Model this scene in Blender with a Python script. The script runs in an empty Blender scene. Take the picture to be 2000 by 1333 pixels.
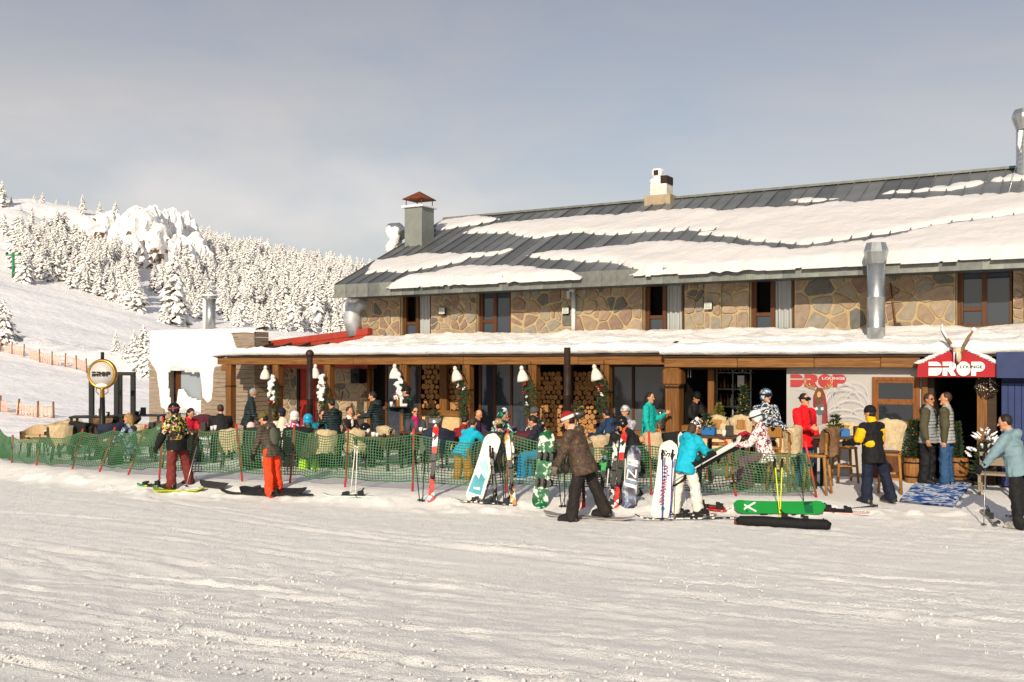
import bpy, bmesh, math, random
import numpy as np
from mathutils import Vector, Matrix, Quaternion
random.seed(7); RNG = np.random.default_rng(11)
S = bpy.context.scene; C = S.collection
PI = math.pi; R = math.radians
# ------------------------------------------------------------ camera, sky, sun, exposure
F = 1950.0; HY = 711.0; HC = 2.35            # focal length in photo pixels, horizon row, eye height
cd = bpy.data.cameras.new('camera'); cam = bpy.data.objects.new('camera', cd); C.objects.link(cam)
cam.location = (0, 0, HC); cam.rotation_euler = (R(90), 0, 0)
cd.sensor_width = 36; cd.lens = 36 * F / 2000; cd.shift_y = (HY - 666.5) / 2000
cd.clip_start = .1; cd.clip_end = 5000; S.camera = cam
SUN_EL = R(25.5); SUN_H = Vector((.25, .967, 0)).normalized()          # horizontal travel of the light
sd = bpy.data.lights.new('sun', 'SUN'); sun = bpy.data.objects.new('sun', sd); C.objects.link(sun)
sd.energy = 4.5; sd.angle = R(.55); sd.color = (1, .875, .69)
Ld = Vector((SUN_H.x * math.cos(SUN_EL), SUN_H.y * math.cos(SUN_EL), -math.sin(SUN_EL)))
sun.rotation_euler = Ld.to_track_quat('-Z', 'Y').to_euler(); sun.location = (-5, -10, 20)
W = bpy.data.worlds.new('World'); S.world = W; W.use_nodes = True
wn = W.node_tree.nodes; wl = W.node_tree.links; wn.clear()
def nd(t, ty, **k):
    n = t.nodes.new(ty)
    for a, b in k.items():
        if a.startswith('i_'):
            n.inputs[a[2:].replace('_', ' ')].default_value = b
        else: setattr(n, a, b)
    return n
wt = W.node_tree
sky = nd(wt, 'ShaderNodeTexSky', sky_type='NISHITA', sun_disc=False, sun_elevation=SUN_EL, sun_rotation=math.atan2(-SUN_H.x, -SUN_H.y), air_density=1.0, dust_density=2.2, ozone_density=1.2)
tc = nd(wt, 'ShaderNodeTexCoord')
mp = nd(wt, 'ShaderNodeMapping'); mp.inputs['Scale'].default_value = (1.1, 1.1, 3.2); mp.inputs['Location'].default_value = (.35, .2, .1); mp.inputs['Rotation'].default_value = (0, R(9), 0)
wl.new(tc.outputs['Generated'], mp.inputs['Vector'])
nz = nd(wt, 'ShaderNodeTexNoise', i_Scale=1.9, i_Detail=7.0, i_Roughness=.55, i_Distortion=.5)
wl.new(mp.outputs[0], nz.inputs['Vector'])
rp = nd(wt, 'ShaderNodeValToRGB'); rp.color_ramp.elements[0].position = .36; rp.color_ramp.elements[0].color = (.55, .55, .55, 1)
rp.color_ramp.elements[1].position = .66; rp.color_ramp.elements[1].color = (.95, .95, .95, 1)
wl.new(nz.outputs['Fac'], rp.inputs['Fac'])
sc_ = nd(wt, 'ShaderNodeVectorMath', operation='SCALE'); sc_.inputs['Scale'].default_value = .085
wl.new(sky.outputs[0], sc_.inputs[0])
# veil colour: paler towards the skyline
sx = nd(wt, 'ShaderNodeSeparateXYZ'); wl.new(tc.outputs['Generated'], sx.inputs[0])
vr = nd(wt, 'ShaderNodeValToRGB')
e = vr.color_ramp.elements; e[0].position = .0; e[0].color = (.66, .61, .565, 1); e[1].position = .40; e[1].color = (.26, .27, .315, 1)
m1 = e.new(.16); m1.color = (.54, .525, .52, 1)
wl.new(sx.outputs['Z'], vr.inputs['Fac'])
mx = nd(wt, 'ShaderNodeMix', data_type='RGBA')
wl.new(rp.outputs['Color'], mx.inputs['Factor']); wl.new(sc_.outputs[0], mx.inputs[6]); wl.new(vr.outputs['Color'], mx.inputs[7])
# a few low cumulus banks near the skyline
mp2 = nd(wt, 'ShaderNodeMapping'); mp2.inputs['Scale'].default_value = (4, 4, 9); mp2.inputs['Location'].default_value = (7.51, 10.19, .25)
wl.new(tc.outputs['Generated'], mp2.inputs['Vector'])
nz2 = nd(wt, 'ShaderNodeTexNoise', i_Scale=1.1, i_Detail=5.0, i_Roughness=.5); wl.new(mp2.outputs[0], nz2.inputs['Vector'])
r2 = nd(wt, 'ShaderNodeValToRGB'); r2.color_ramp.elements[0].position = .5; r2.color_ramp.elements[1].position = .72
wl.new(nz2.outputs['Fac'], r2.inputs['Fac'])
fd = nd(wt, 'ShaderNodeMapRange', i_From_Min=.0, i_From_Max=.3, i_To_Min=.75, i_To_Max=0.0); wl.new(sx.outputs['Z'], fd.inputs['Value'])
ml = nd(wt, 'ShaderNodeMath', operation='MULTIPLY'); wl.new(r2.outputs['Color'], ml.inputs[0]); wl.new(fd.outputs[0], ml.inputs[1])
mx2 = nd(wt, 'ShaderNodeMix', data_type='RGBA'); mx2.inputs[7].default_value = (.78, .71, .66, 1)
wl.new(ml.outputs[0], mx2.inputs['Factor']); wl.new(mx.outputs[2], mx2.inputs[6])
bg = nd(wt, 'ShaderNodeBackground'); bg.inputs['Strength'].default_value = 1.1
wl.new(mx2.outputs[2], bg.inputs['Color'])
wo = nd(wt, 'ShaderNodeOutputWorld'); wl.new(bg.outputs[0], wo.inputs['Surface'])
vs = S.view_settings; vs.view_transform = 'Standard'; vs.look = 'None'; vs.exposure = .22; vs.gamma = 1; vs.use_curve_mapping = False
S.render.engine = 'CYCLES'; S.cycles.max_bounces = 6; S.cycles.use_denoising = True

# ------------------------------------------------------------ frames
cu, su = .859553, .511047; O = Vector((3.910578, 25.418758, 0))      # facade direction and origin of the lodge frame
FROT = -math.atan2(su, cu)
def pu(px, v):
    k = (px - 1000) / F
    return (k * (O.y - cu * v) - O.x + su * v) / (cu + su * k)
def fy(px, v): return O.y - pu(px, v) * su - v * cu
def pz(px, py, v): return HC - (py - HY) / F * fy(px, v)
def at(px, py, Y): return Vector(((px - 1000) / F * Y, Y, HC - (py - HY) / F * Y))
def wx(px, Y): return (px - 1000) / F * Y
def fw(u, v, z=0): return Vector((O.x + u * cu - v * su, O.y - u * su - v * cu, z))   # facade frame to world

# ------------------------------------------------------------ value noise
_tab = RNG.random((256, 256))
def vnoise(x, y):
    x = np.asarray(x, float); y = np.asarray(y, float)
    xi = np.floor(x).astype(int); yi = np.floor(y).astype(int); fx = x - xi; fyy = y - yi
    fx = fx * fx * (3 - 2 * fx); fyy = fyy * fyy * (3 - 2 * fyy)
    a = _tab[xi & 255, yi & 255]; b = _tab[(xi + 1) & 255, yi & 255]; c = _tab[xi & 255, (yi + 1) & 255]; d = _tab[(xi + 1) & 255, (yi + 1) & 255]
    return (a * (1 - fx) + b * fx) * (1 - fyy) + (c * (1 - fx) + d * fx) * fyy - .5
def fbm(x, y, o=4):
    s = 0; a = 1
    for i in range(o):
        s = s + a * vnoise(x * 2 ** i + 17 * i, y * 2 ** i + 31 * i); a *= .5
    return s
def sst(a, b, x):
    t = np.clip((np.asarray(x, float) - a) / (b - a), 0, 1); return t * t * (3 - 2 * t)

# ------------------------------------------------------------ mesh and object helpers
def hexc(h):
    h = h.lstrip('#'); o = []
    for i in (0, 2, 4):
        c = int(h[i:i + 2], 16) / 255; o.append(c / 12.92 if c <= .04045 else ((c + .055) / 1.055) ** 2.4)
    return (*o, 1)
def obj(name, data, mat=None, parent=None, loc=None, rot=None, smooth=False):
    if isinstance(data, bmesh.types.BMesh):
        bmesh.ops.recalc_face_normals(data, faces=data.faces)
        me = bpy.data.meshes.new(name); data.to_mesh(me); data.free(); data = me
    if smooth and data: data.polygons.foreach_set('use_smooth', [True] * len(data.polygons))
    o = bpy.data.objects.new(name, data); C.objects.link(o)
    if mat is not None:
        for m in (mat if isinstance(mat, (list, tuple)) else [mat]): o.data.materials.append(m)
    if parent: o.parent = parent
    if loc is not None: o.location = loc
    if rot is not None: o.rotation_euler = rot
    return o
def tag(o, label, cat, group=None, kind=None):
    o['label'] = label
    if cat: o['category'] = cat
    if group: o['group'] = group
    if kind: o['kind'] = kind
    return o
def thing(name, label, cat, loc=(0, 0, 0), rz=0, group=None):
    o = bpy.data.objects.new(name, None); o.empty_display_size = .2; C.objects.link(o)
    o.location = loc; o.rotation_euler = (0, 0, rz)
    return tag(o, label, cat, group)
def dup(o, parent=None):
    c = o.copy(); C.objects.link(c); c.parent = parent
    for ch in o.children: dup(ch, c)
    return c
def box(bm, x0, x1, y0, y1, z0, z1, M=None, mi=0):
    vs_ = [bm.verts.new((x, y, z)) for x in (x0, x1) for y in (y0, y1) for z in (z0, z1)]
    fs = []
    for q in ((0, 1, 3, 2), (4, 6, 7, 5), (0, 4, 5, 1), (2, 3, 7, 6), (0, 2, 6, 4), (1, 5, 7, 3)):
        f_ = bm.faces.new([vs_[i] for i in q]); f_.material_index = mi; fs.append(f_)
    if M is not None:
        for v in vs_: v.co = M @ v.co
    return vs_
def bbox_(x0, x1, y0, y1, z0, z1, bev=.01):
    bm = bmesh.new(); box(bm, x0, x1, y0, y1, z0, z1)
    if bev: bmesh.ops.bevel(bm, geom=bm.edges[:], offset=bev, segments=1, affect='EDGES')
    return bm
def frame_of(d):
    d = Vector(d).normalized(); a = Vector((0, 0, 1)) if abs(d.z) < .95 else Vector((1, 0, 0))
    x = d.cross(a).normalized(); return x, d.cross(x).normalized(), d
def tube(bm, pts, r, n=8, cap=True, mi=0):
    """swept round tube through pts, r a number or one per point"""
    pts = [Vector(p) for p in pts]; rs = r if isinstance(r, (list, tuple)) else [r] * len(pts)
    rings = []; px_ = None
    for i, p in enumerate(pts):
        d = (pts[min(i + 1, len(pts) - 1)] - pts[max(i - 1, 0)])
        x, y, z = frame_of(d)
        if px_ is not None:
            x = (px_ - z * px_.dot(z)).normalized(); y = z.cross(x)
        px_ = x
        rings.append([bm.verts.new(p + (x * math.cos(2 * PI * k / n) + y * math.sin(2 * PI * k / n)) * rs[i]) for k in range(n)])
    for a, b in zip(rings, rings[1:]):
        for k in range(n):
            f_ = bm.faces.new((a[k], a[(k + 1) % n], b[(k + 1) % n], b[k])); f_.material_index = mi; f_.smooth = True
    if cap:
        bm.faces.new(rings[0][::-1]).material_index = mi; bm.faces.new(rings[-1]).material_index = mi
def caps(bm, p0, p1, r0, r1, n=10):
    p0, p1 = Vector(p0), Vector(p1); d = (p1 - p0)
    if d.length < 1e-5: d = Vector((0, 0, 1e-4))
    u = d.normalized(); pts = []; rs = []
    for a in (85, 55, 25): pts.append(p0 - u * r0 * math.sin(R(a))); rs.append(r0 * math.cos(R(a)))
    pts += [p0, p1]; rs += [r0, r1]
    for a in (25, 55, 85): pts.append(p1 + u * r1 * math.sin(R(a))); rs.append(r1 * math.cos(R(a)))
    tube(bm, pts, rs, n)
def ell(bm, c, rx, ry, rz, M=None, u=14, v=9):
    mm = Matrix.Translation(c) @ (M.to_4x4() if M is not None else Matrix.Identity(4)) @ Matrix.Diagonal((rx, ry, rz, 1))
    return bmesh.ops.create_uvsphere(bm, u_segments=u, v_segments=v, radius=1, matrix=mm)['verts']
def lathe(bm, prof, n=16, M=None, mi=0, flat=False):
    rings = []
    for r_, z in prof:
        ring = [Vector((r_ * math.cos(2 * PI * k / n), r_ * math.sin(2 * PI * k / n), z)) for k in range(n)]
        rings.append([bm.verts.new(M @ p if M is not None else p) for p in ring])
    for a, b in zip(rings, rings[1:]):
        for k in range(n):
            f_ = bm.faces.new((a[k], a[(k + 1) % n], b[(k + 1) % n], b[k])); f_.smooth = not flat; f_.material_index = mi
    bm.faces.new(rings[0][::-1]).material_index = mi; bm.faces.new(rings[-1]).material_index = mi
def prism(bm, poly, y0, y1, M=None, mi=0):
    """polygon in (x,z) extruded from y0 to y1"""
    a = [bm.verts.new((p[0], y0, p[1])) for p in poly]; b = [bm.verts.new((p[0], y1, p[1])) for p in poly]
    n = len(poly); fs = [bm.faces.new(a), bm.faces.new(b[::-1])]
    for i in range(n): fs.append(bm.faces.new((a[i], b[i], b[(i + 1) % n], a[(i + 1) % n])))
    for f_ in fs: f_.material_index = mi
    if M is not None:
        for v in a + b: v.co = M @ v.co
def grid_mesh(name, P, mat, parent=None, mask=None, mats=None, smooth=True):
    """P: (n,m,3) array of points"""
    n, m, _ = P.shape
    idx = np.arange(n * m).reshape(n, m)
    q = np.stack([idx[:-1, :-1], idx[1:, :-1], idx[1:, 1:], idx[:-1, 1:]], -1).reshape(-1, 4)
    if mask is not None: q = q[mask.reshape(-1)]
    used, inv = np.unique(q, return_inverse=True)
    me = bpy.data.meshes.new(name); me.from_pydata(P.reshape(-1, 3)[used].tolist(), [], inv.reshape(-1, 4).tolist()); me.update()
    return obj(name, me, mat, parent, smooth=smooth)

PEND = []
FOLDS = bpy.data.textures.new('folds', 'CLOUDS'); FOLDS.noise_scale = .11; FOLDS.noise_depth = 1
CLUMP = bpy.data.textures.new('clumps', 'CLOUDS'); CLUMP.noise_scale = .05; CLUMP.noise_depth = 2
def remesh(o, vox, sm=4, disp=0., tex=None):
    m_ = o.modifiers.new('r', 'REMESH'); m_.mode = 'VOXEL'; m_.voxel_size = vox; m_.use_smooth_shade = True
    m2 = o.modifiers.new('s', 'SMOOTH'); m2.factor = .5; m2.iterations = sm; PEND.append(o)
    if disp:
        m3 = o.modifiers.new('d', 'DISPLACE'); m3.texture = tex or FOLDS; m3.strength = disp; m3.mid_level = .5; m3.texture_coords = 'LOCAL'
def bake():
    bpy.context.view_layer.update(); dg = bpy.context.evaluated_depsgraph_get()
    for o in PEND:
        me = bpy.data.meshes.new_from_object(o.evaluated_get(dg)); o.modifiers.clear(); o.data = me
# ------------------------------------------------------------ materials
MATS = {}
def M(key, col=None, rough=.65, metal=0., var=.18, scale=6., bump=.15, bscale=40., spec=.35, col2=None, coat=0., stretch=None):
    if key in MATS: return MATS[key]
    m = bpy.data.materials.new(key); m.use_nodes = True; t = m.node_tree; b = t.nodes['Principled BSDF']
    c = hexc(col) if isinstance(col, str) else (*col, 1)
    b.inputs['Roughness'].default_value = rough; b.inputs['Metallic'].default_value = metal
    b.inputs['Specular IOR Level'].default_value = spec; b.inputs['Coat Weight'].default_value = coat
    co = nd(t, 'ShaderNodeTexCoord'); src = co.outputs['Object']
    if stretch:
        mpp = nd(t, 'ShaderNodeMapping'); mpp.inputs['Scale'].default_value = stretch; t.links.new(src, mpp.inputs[0]); src = mpp.outputs[0]
    n = nd(t, 'ShaderNodeTexNoise', i_Scale=scale, i_Detail=4.0); t.links.new(src, n.inputs['Vector'])
    r_ = nd(t, 'ShaderNodeValToRGB'); r_.color_ramp.elements[0].position = .3; r_.color_ramp.elements[1].position = .7
    c2 = hexc(col2) if col2 else tuple(min(1, x * (1 + var)) for x in c[:3]) + (1,)
    r_.color_ramp.elements[0].color = c if col2 else tuple(x * (1 - var) for x in c[:3]) + (1,); r_.color_ramp.elements[1].color = c2
    t.links.new(n.outputs['Fac'], r_.inputs['Fac']); t.links.new(r_.outputs['Color'], b.inputs['Base Color'])
    if bump:
        n2 = nd(t, 'ShaderNodeTexNoise', i_Scale=bscale, i_Detail=3.0); t.links.new(src, n2.inputs['Vector'])
        bp = nd(t, 'ShaderNodeBump', i_Strength=bump, i_Distance=.02); t.links.new(n2.outputs['Fac'], bp.inputs['Height']); t.links.new(bp.outputs[0], b.inputs['Normal'])
    MATS[key] = m; return m
def Mpat(key, cols=(), scale=14., kind='vor', rough=.7, bump=.12):
    """patterned cloth: hard patches of several colours"""
    if key in MATS: return MATS[key]
    m = bpy.data.materials.new(key); m.use_nodes = True; t = m.node_tree; b = t.nodes['Principled BSDF']; b.inputs['Roughness'].default_value = rough
    b.inputs['Specular IOR Level'].default_value = .3
    co = nd(t, 'ShaderNodeTexCoord'); w = nd(t, 'ShaderNodeTexNoise', i_Scale=scale * .6)
    t.links.new(co.outputs['Object'], w.inputs['Vector'])
    if kind == 'vor':
        v = nd(t, 'ShaderNodeTexVoronoi', i_Scale=scale, i_Randomness=1.0); ad = nd(t, 'ShaderNodeVectorMath', operation='MULTIPLY_ADD'); ad.inputs[1].default_value = (.09,) * 3
        t.links.new(w.outputs['Color'], ad.inputs[0]); t.links.new(co.outputs['Object'], ad.inputs[2]); t.links.new(ad.outputs[0], v.inputs['Vector'])
        sp = nd(t, 'ShaderNodeSeparateColor'); t.links.new(v.outputs['Color'], sp.inputs[0]); fac = sp.outputs[0]; nlo, nhi = 0., 1.
    else:
        v = nd(t, 'ShaderNodeTexNoise', i_Scale=scale, i_Detail=3.0, i_Distortion=.6); t.links.new(co.outputs['Object'], v.inputs['Vector']); fac = v.outputs['Fac']; nlo, nhi = .32, .68
    r_ = nd(t, 'ShaderNodeValToRGB'); r_.color_ramp.interpolation = 'CONSTANT'; el = r_.color_ramp.elements
    for i, c in enumerate(cols):
        p = nlo + (nhi - nlo) * i / len(cols); x = el[i] if i < 2 else el.new(p)
        x.position = p; x.color = hexc(c)
    t.links.new(fac, r_.inputs['Fac']); t.links.new(r_.outputs['Color'], b.inputs['Base Color'])
    n2 = nd(t, 'ShaderNodeTexNoise', i_Scale=18.0, i_Detail=3.0); t.links.new(co.outputs['Object'], n2.inputs['Vector'])
    bp = nd(t, 'ShaderNodeBump', i_Strength=bump * 2, i_Distance=.03); t.links.new(n2.outputs['Fac'], bp.inputs['Height']); t.links.new(bp.outputs[0], b.inputs['Normal'])
    MATS[key] = m; return m
def Mwood(key, c1='444444', c2='666666', rough=.6, axis='x', scale=3., spec=.3):
    if key in MATS: return MATS[key]
    m = bpy.data.materials.new(key); m.use_nodes = True; t = m.node_tree; b = t.nodes['Principled BSDF']; b.inputs['Roughness'].default_value = rough; b.inputs['Specular IOR Level'].default_value = spec
    co = nd(t, 'ShaderNodeTexCoord'); oi = nd(t, 'ShaderNodeObjectInfo'); mpp = nd(t, 'ShaderNodeMapping')
    s_ = {'x': (.7, 12, 12), 'z': (12, 12, .7), 'y': (12, .7, 12)}[axis]; mpp.inputs['Scale'].default_value = s_
    t.links.new(co.outputs['Object'], mpp.inputs[0])
    w4 = nd(t, 'ShaderNodeTexNoise', noise_dimensions='4D', i_Scale=scale, i_Detail=6.0, i_Roughness=.65, i_Distortion=.6); t.links.new(mpp.outputs[0], w4.inputs['Vector'])
    mm = nd(t, 'ShaderNodeMath', operation='MULTIPLY'); mm.inputs[1].default_value = 30; t.links.new(oi.outputs['Random'], mm.inputs[0]); t.links.new(mm.outputs[0], w4.inputs['W'])
    r_ = nd(t, 'ShaderNodeValToRGB'); r_.color_ramp.elements[0].position = .33; r_.color_ramp.elements[1].position = .68
    r_.color_ramp.elements[0].color = hexc(c1); r_.color_ramp.elements[1].color = hexc(c2)
    t.links.new(w4.outputs['Fac'], r_.inputs['Fac']); t.links.new(r_.outputs['Color'], b.inputs['Base Color'])
    bp = nd(t, 'ShaderNodeBump', i_Strength=.25, i_Distance=.01); t.links.new(w4.outputs['Fac'], bp.inputs['Height']); t.links.new(bp.outputs[0], b.inputs['Normal'])
    MATS[key] = m; return m
def Msnow(key, col=(.79, .775, .77), layers=((2.5, .5, .12), (14, .5, .05), (70, .55, .02)), rough=.55):
    if key in MATS: return MATS[key]
    m = bpy.data.materials.new(key); m.use_nodes = True; t = m.node_tree; b = t.nodes['Principled BSDF']
    b.inputs['Base Color'].default_value = (*col, 1); b.inputs['Roughness'].default_value = rough; b.inputs['Specular IOR Level'].default_value = .25
    co = nd(t, 'ShaderNodeTexCoord'); prev = None
    for sc__, st, di in layers:
        n = nd(t, 'ShaderNodeTexNoise', i_Scale=float(sc__), i_Detail=5.0, i_Roughness=.6); t.links.new(co.outputs['Object'], n.inputs['Vector'])
        bp = nd(t, 'ShaderNodeBump', i_Strength=st, i_Distance=di); t.links.new(n.outputs['Fac'], bp.inputs['Height'])
        if prev: t.links.new(prev.outputs[0], bp.inputs['Normal'])
        prev = bp
    t.links.new(prev.outputs[0], b.inputs['Normal'])
    MATS[key] = m; return m
def Mglass(key, col=(.02, .025, .03), rough=.04):
    if key in MATS: return MATS[key]
    m = bpy.data.materials.new(key); m.use_nodes = True; t = m.node_tree; b = t.nodes['Principled BSDF']
    b.inputs['Base Color'].default_value = (*col, 1); b.inputs['Roughness'].default_value = rough; b.inputs['Specular IOR Level'].default_value = .7
    co = nd(t, 'ShaderNodeTexCoord'); n = nd(t, 'ShaderNodeTexNoise', i_Scale=1.3); t.links.new(co.outputs['Object'], n.inputs['Vector'])
    bp = nd(t, 'ShaderNodeBump', i_Strength=.06, i_Distance=.05); t.links.new(n.outputs['Fac'], bp.inputs['Height']); t.links.new(bp.outputs[0], b.inputs['Normal'])
    MATS[key] = m; return m
SNOW = Msnow('snow'); 
GSNOW = Msnow('trodden_snow', (.845, .825, .805), ((14, .3, .03), (36, .7, .03), (100, .9, .015)))
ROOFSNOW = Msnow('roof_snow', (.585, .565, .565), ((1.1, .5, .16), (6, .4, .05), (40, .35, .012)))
FARSNOW = Msnow('far_snow', (.82, .81, .83), ((.25, .5, .8), (1.3, .5, .2), (6, .4, .05)))
DARKW = M('black_metal', '1c1d1e', .5, .3, bump=.05)
GALV = M('galvanised_steel', 'aeb2b3', .33, .85, var=.12, scale=9, bump=.05)
BLACK = M('black_cloth', '17171a', .8, bump=.3, bscale=12)
# ============================================================ terrain
FENCE = [(-13.2, 25.2), (-11.75, 23.6), (-10.3, 22.6), (-8.9, 21.6), (-7.9, 20.9), (-6.9, 20.3), (-5.9, 20.0), (-5.2, 19.9), (-4.15, 19.6), (-3.2, 19.0), (-1.85, 18.4), (-.2, 18.1), (1.2, 18.0), (2.6, 17.9), (3.95, 17.75), (5.35, 17.6)]
FX = np.array([p[0] for p in FENCE]); FYY = np.array([p[1] for p in FENCE])
def zt_near(X, Y):
    X = np.asarray(X, float); Y = np.asarray(Y, float)
    yf = np.interp(X, FX, FYY)
    bank = sst(-1.3, -.1, Y - yf) * (1 - sst(5.2, 6.6, X)) + sst(15.5, 20.5, Y) * sst(5.2, 6.6, X)
    z = -.2 + .2 * bank
    z = z + .06 * np.clip(12 - Y, 0, 20)
    return z
_px = [-400, -100, 0, 60, 150, 210, 300, 380, 420, 500, 600, 700, 900, 1200, 2000, 3000]
_yc = [380, 393, 400, 400, 412, 425, 445, 482, 500, 512, 530, 548, 590, 640, 680, 700]
def zt_far(X, Y):
    X = np.asarray(X, float); Y = np.asarray(Y, float)
    k = np.maximum(0, .077 + .0036 * np.clip(-X - 27, -30, 60))
    Yc = np.clip(Y, 0, 90)
    z = np.clip(Yc - 26, 0, None) * k
    z = z - .03 * np.clip(Y - 90, 0, 15)
    pxx = 1000 + F * X / np.maximum(Y, 30)
    zc = HC + (711 - np.interp(pxx, _px, _yc)) / F * 240
    t = np.clip((Y - 103) / 137, 0, 1); t = .75 * t + .25 * t * t * (3 - 2 * t)
    z = np.where(Y > 103, z + (zc - z) * t, z)
    z = z - .12 * np.clip(Y - 240, 0, 400)
    # snow bank thrown up along the piste netting
    d = (Y - (58.5 - .44 * (X + 27)))
    z = z + .9 * np.exp(-((d - 3.2) / 1.6) ** 2) * sst(-10, -22, X)
    return z
def zt(X, Y):
    X = np.asarray(X, float); Y = np.asarray(Y, float)
    w = sst(24, 29, Y)
    return zt_near(X, Y) * (1 - w) + zt_far(X, Y) * w
def zg(x, y): return float(zt(x, y))
# near snowfield, finely broken up by skis
xs = np.arange(-17, 15, .05); ys = np.concatenate([np.arange(3.0, 12, .04), np.arange(12, 30, .07)])
GX, GY = np.meshgrid(xs, ys, indexing='ij')
GZ = zt(GX, GY)
ca, sa = math.cos(R(-27)), math.sin(R(-27))
A = GX * ca + GY * sa; B = -GX * sa + GY * ca          # A runs along the ski tracks
open_ = 1 - sst(-1.6, -.4, GY - np.interp(GX, FX, FYY)) * .75
trk = vnoise(A * .22, B * 2.2) * .010 + vnoise(A * .35 + 9, B * 6.5 + 3) * .011 + vnoise(A * .6 + 4, B * 15 + 7) * .012
trk += .028 * np.maximum(0, vnoise(A * .45 + 70, B * 8 + 5) - .22) + .03 * np.maximum(0, vnoise(A * .8 + 20, B * 19 + 5) - .2) + .014 * fbm(GX * 9, GY * 9, 2)
rt = random.Random(14)
for k in range(150):          # single ski and board tracks: groove with a thrown-up edge
    ang = R(rt.choice((-22, -27, -30, -34, -38)) + rt.uniform(-3, 3)); c_, s__ = math.cos(ang), math.sin(ang); yc_ = 4 + 14 * rt.random() ** 1.3; xc_ = rt.uniform(-9, 9) * yc_ / 12
    a_ = (GX - xc_) * c_ + (GY - yc_) * s__; b_ = -(GX - xc_) * s__ + (GY - yc_) * c_; Lh = rt.uniform(1, 5); cv_ = rt.uniform(-.02, .02); wd = rt.choice((.035, .05, .05, .08, .14)); b_ = b_ - cv_ * a_ ** 2
    m_ = (np.abs(a_) < Lh) & (np.abs(b_) < wd * 5); fade = np.clip((Lh - np.abs(a_[m_])) / .6, 0, 1); dp = rt.uniform(.006, .02)
    bb = b_[m_] / wd; trk[m_] += fade * dp * (-np.exp(-bb ** 2) + 1.2 * np.exp(-((bb - 1.6) / .6) ** 2) * (.6 + vnoise(a_[m_] * 6, k)) + .5 * np.exp(-((bb + 1.6) / .5) ** 2))
lump = np.maximum(0, fbm(GX * 5.5 + 3, GY * 5.5, 3) - .12) * .045 * sst(-.25, .25, fbm(GX * .35 + 40, GY * .55 + 9, 3) + .18 * (11 - GY) / 5)
GZ = GZ + (trk + lump) * open_ + fbm(GX * 1.3, GY * 1.3, 3) * .012
GZ = GZ + np.maximum(0, fbm(GX * 3.1 + 70, GY * 3.1 + 5, 3)) * .16 * np.exp(-((GY - np.interp(GX, FX, FYY) + .9) / .45) ** 2)  # shovelled heap below the net
# clods of broken snow strewn over the forecourt
cv = []; cf = []; rc = np.random.default_rng(4)
bmc = bmesh.new(); bmesh.ops.create_icosphere(bmc, subdivisions=1, radius=1); icv = np.array([v.co[:] for v in bmc.verts]); icf = [tuple(v.index for v in f.verts) for f in bmc.faces]; bmc.free()
for k in range(16000):
    y = 5 + 14 * rc.random() ** 1.5; x = rc.uniform(-.56, .56) * y
    den = float(fbm(x * .4 + 40, y * .6 + 9, 3)) + .07 * (10.5 - y) - .03 * x
    if den < .05 + rc.random() * .45: continue
    q = .003 + .013 * rc.random() ** 3; off_ = len(cv) * 12
    cv.append(icv * (1 + rc.uniform(-.3, .3, (12, 1))) * q * rc.uniform(.7, 1.4, 3) + np.array([x, y, float(zt(x, y)) + .012 + q * .1])); cf += [tuple(i + off_ for i in t_) for t_ in icf]
me = bpy.data.meshes.new('snow_clods'); me.from_pydata(np.concatenate(cv).tolist(), [], cf); me.update(); tag(obj('snow_clods', me, GSNOW, smooth=True), 'small clods of broken snow strewn over the trodden forecourt', 'snow', kind='stuff')
g = grid_mesh('snowfield', np.stack([GX, GY, GZ], -1), GSNOW); g['kind'] = 'structure'
# hills behind, coarser towards the skyline
ys2 = np.concatenate([np.arange(-8, 24, 4), np.arange(24, 110, 1.5), np.arange(110, 260, 3), np.arange(260, 700, 20)])
xs2 = np.concatenate([np.arange(-420, -140, 12), np.arange(-140, 20, 1.6), np.arange(20, 420, 12)])
HX, HYY = np.meshgrid(xs2, ys2, indexing='ij')
HZ = zt(HX, HYY) + fbm(HX * .09, HYY * .09, 4) * 2.2 * sst(100, 130, HYY) + fbm(HX * .14 + 5, HYY * .22, 3) * .35 * sst(32, 60, HYY)
hole = (HX > -16.5) & (HX < 14.5) & (HYY > 1) & (HYY < 29.4)
HZ = HZ - np.where(hole, .6, .03 * (1 - sst(29, 33, HYY)))
h = grid_mesh('snowy_hillside', np.stack([HX, HYY, HZ], -1), FARSNOW); h['kind'] = 'structure'
def ray_ground(px, py, y0=32, y1=300):
    """first terrain point seen through a pixel"""
    Y = np.arange(y0, y1, .5); X = (px - 1000) / F * Y; Z = HC - (py - HY) / F * Y
    k = np.argmax(zt(X, Y) >= Z)
    return float(X[k]), float(Y[k])

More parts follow.
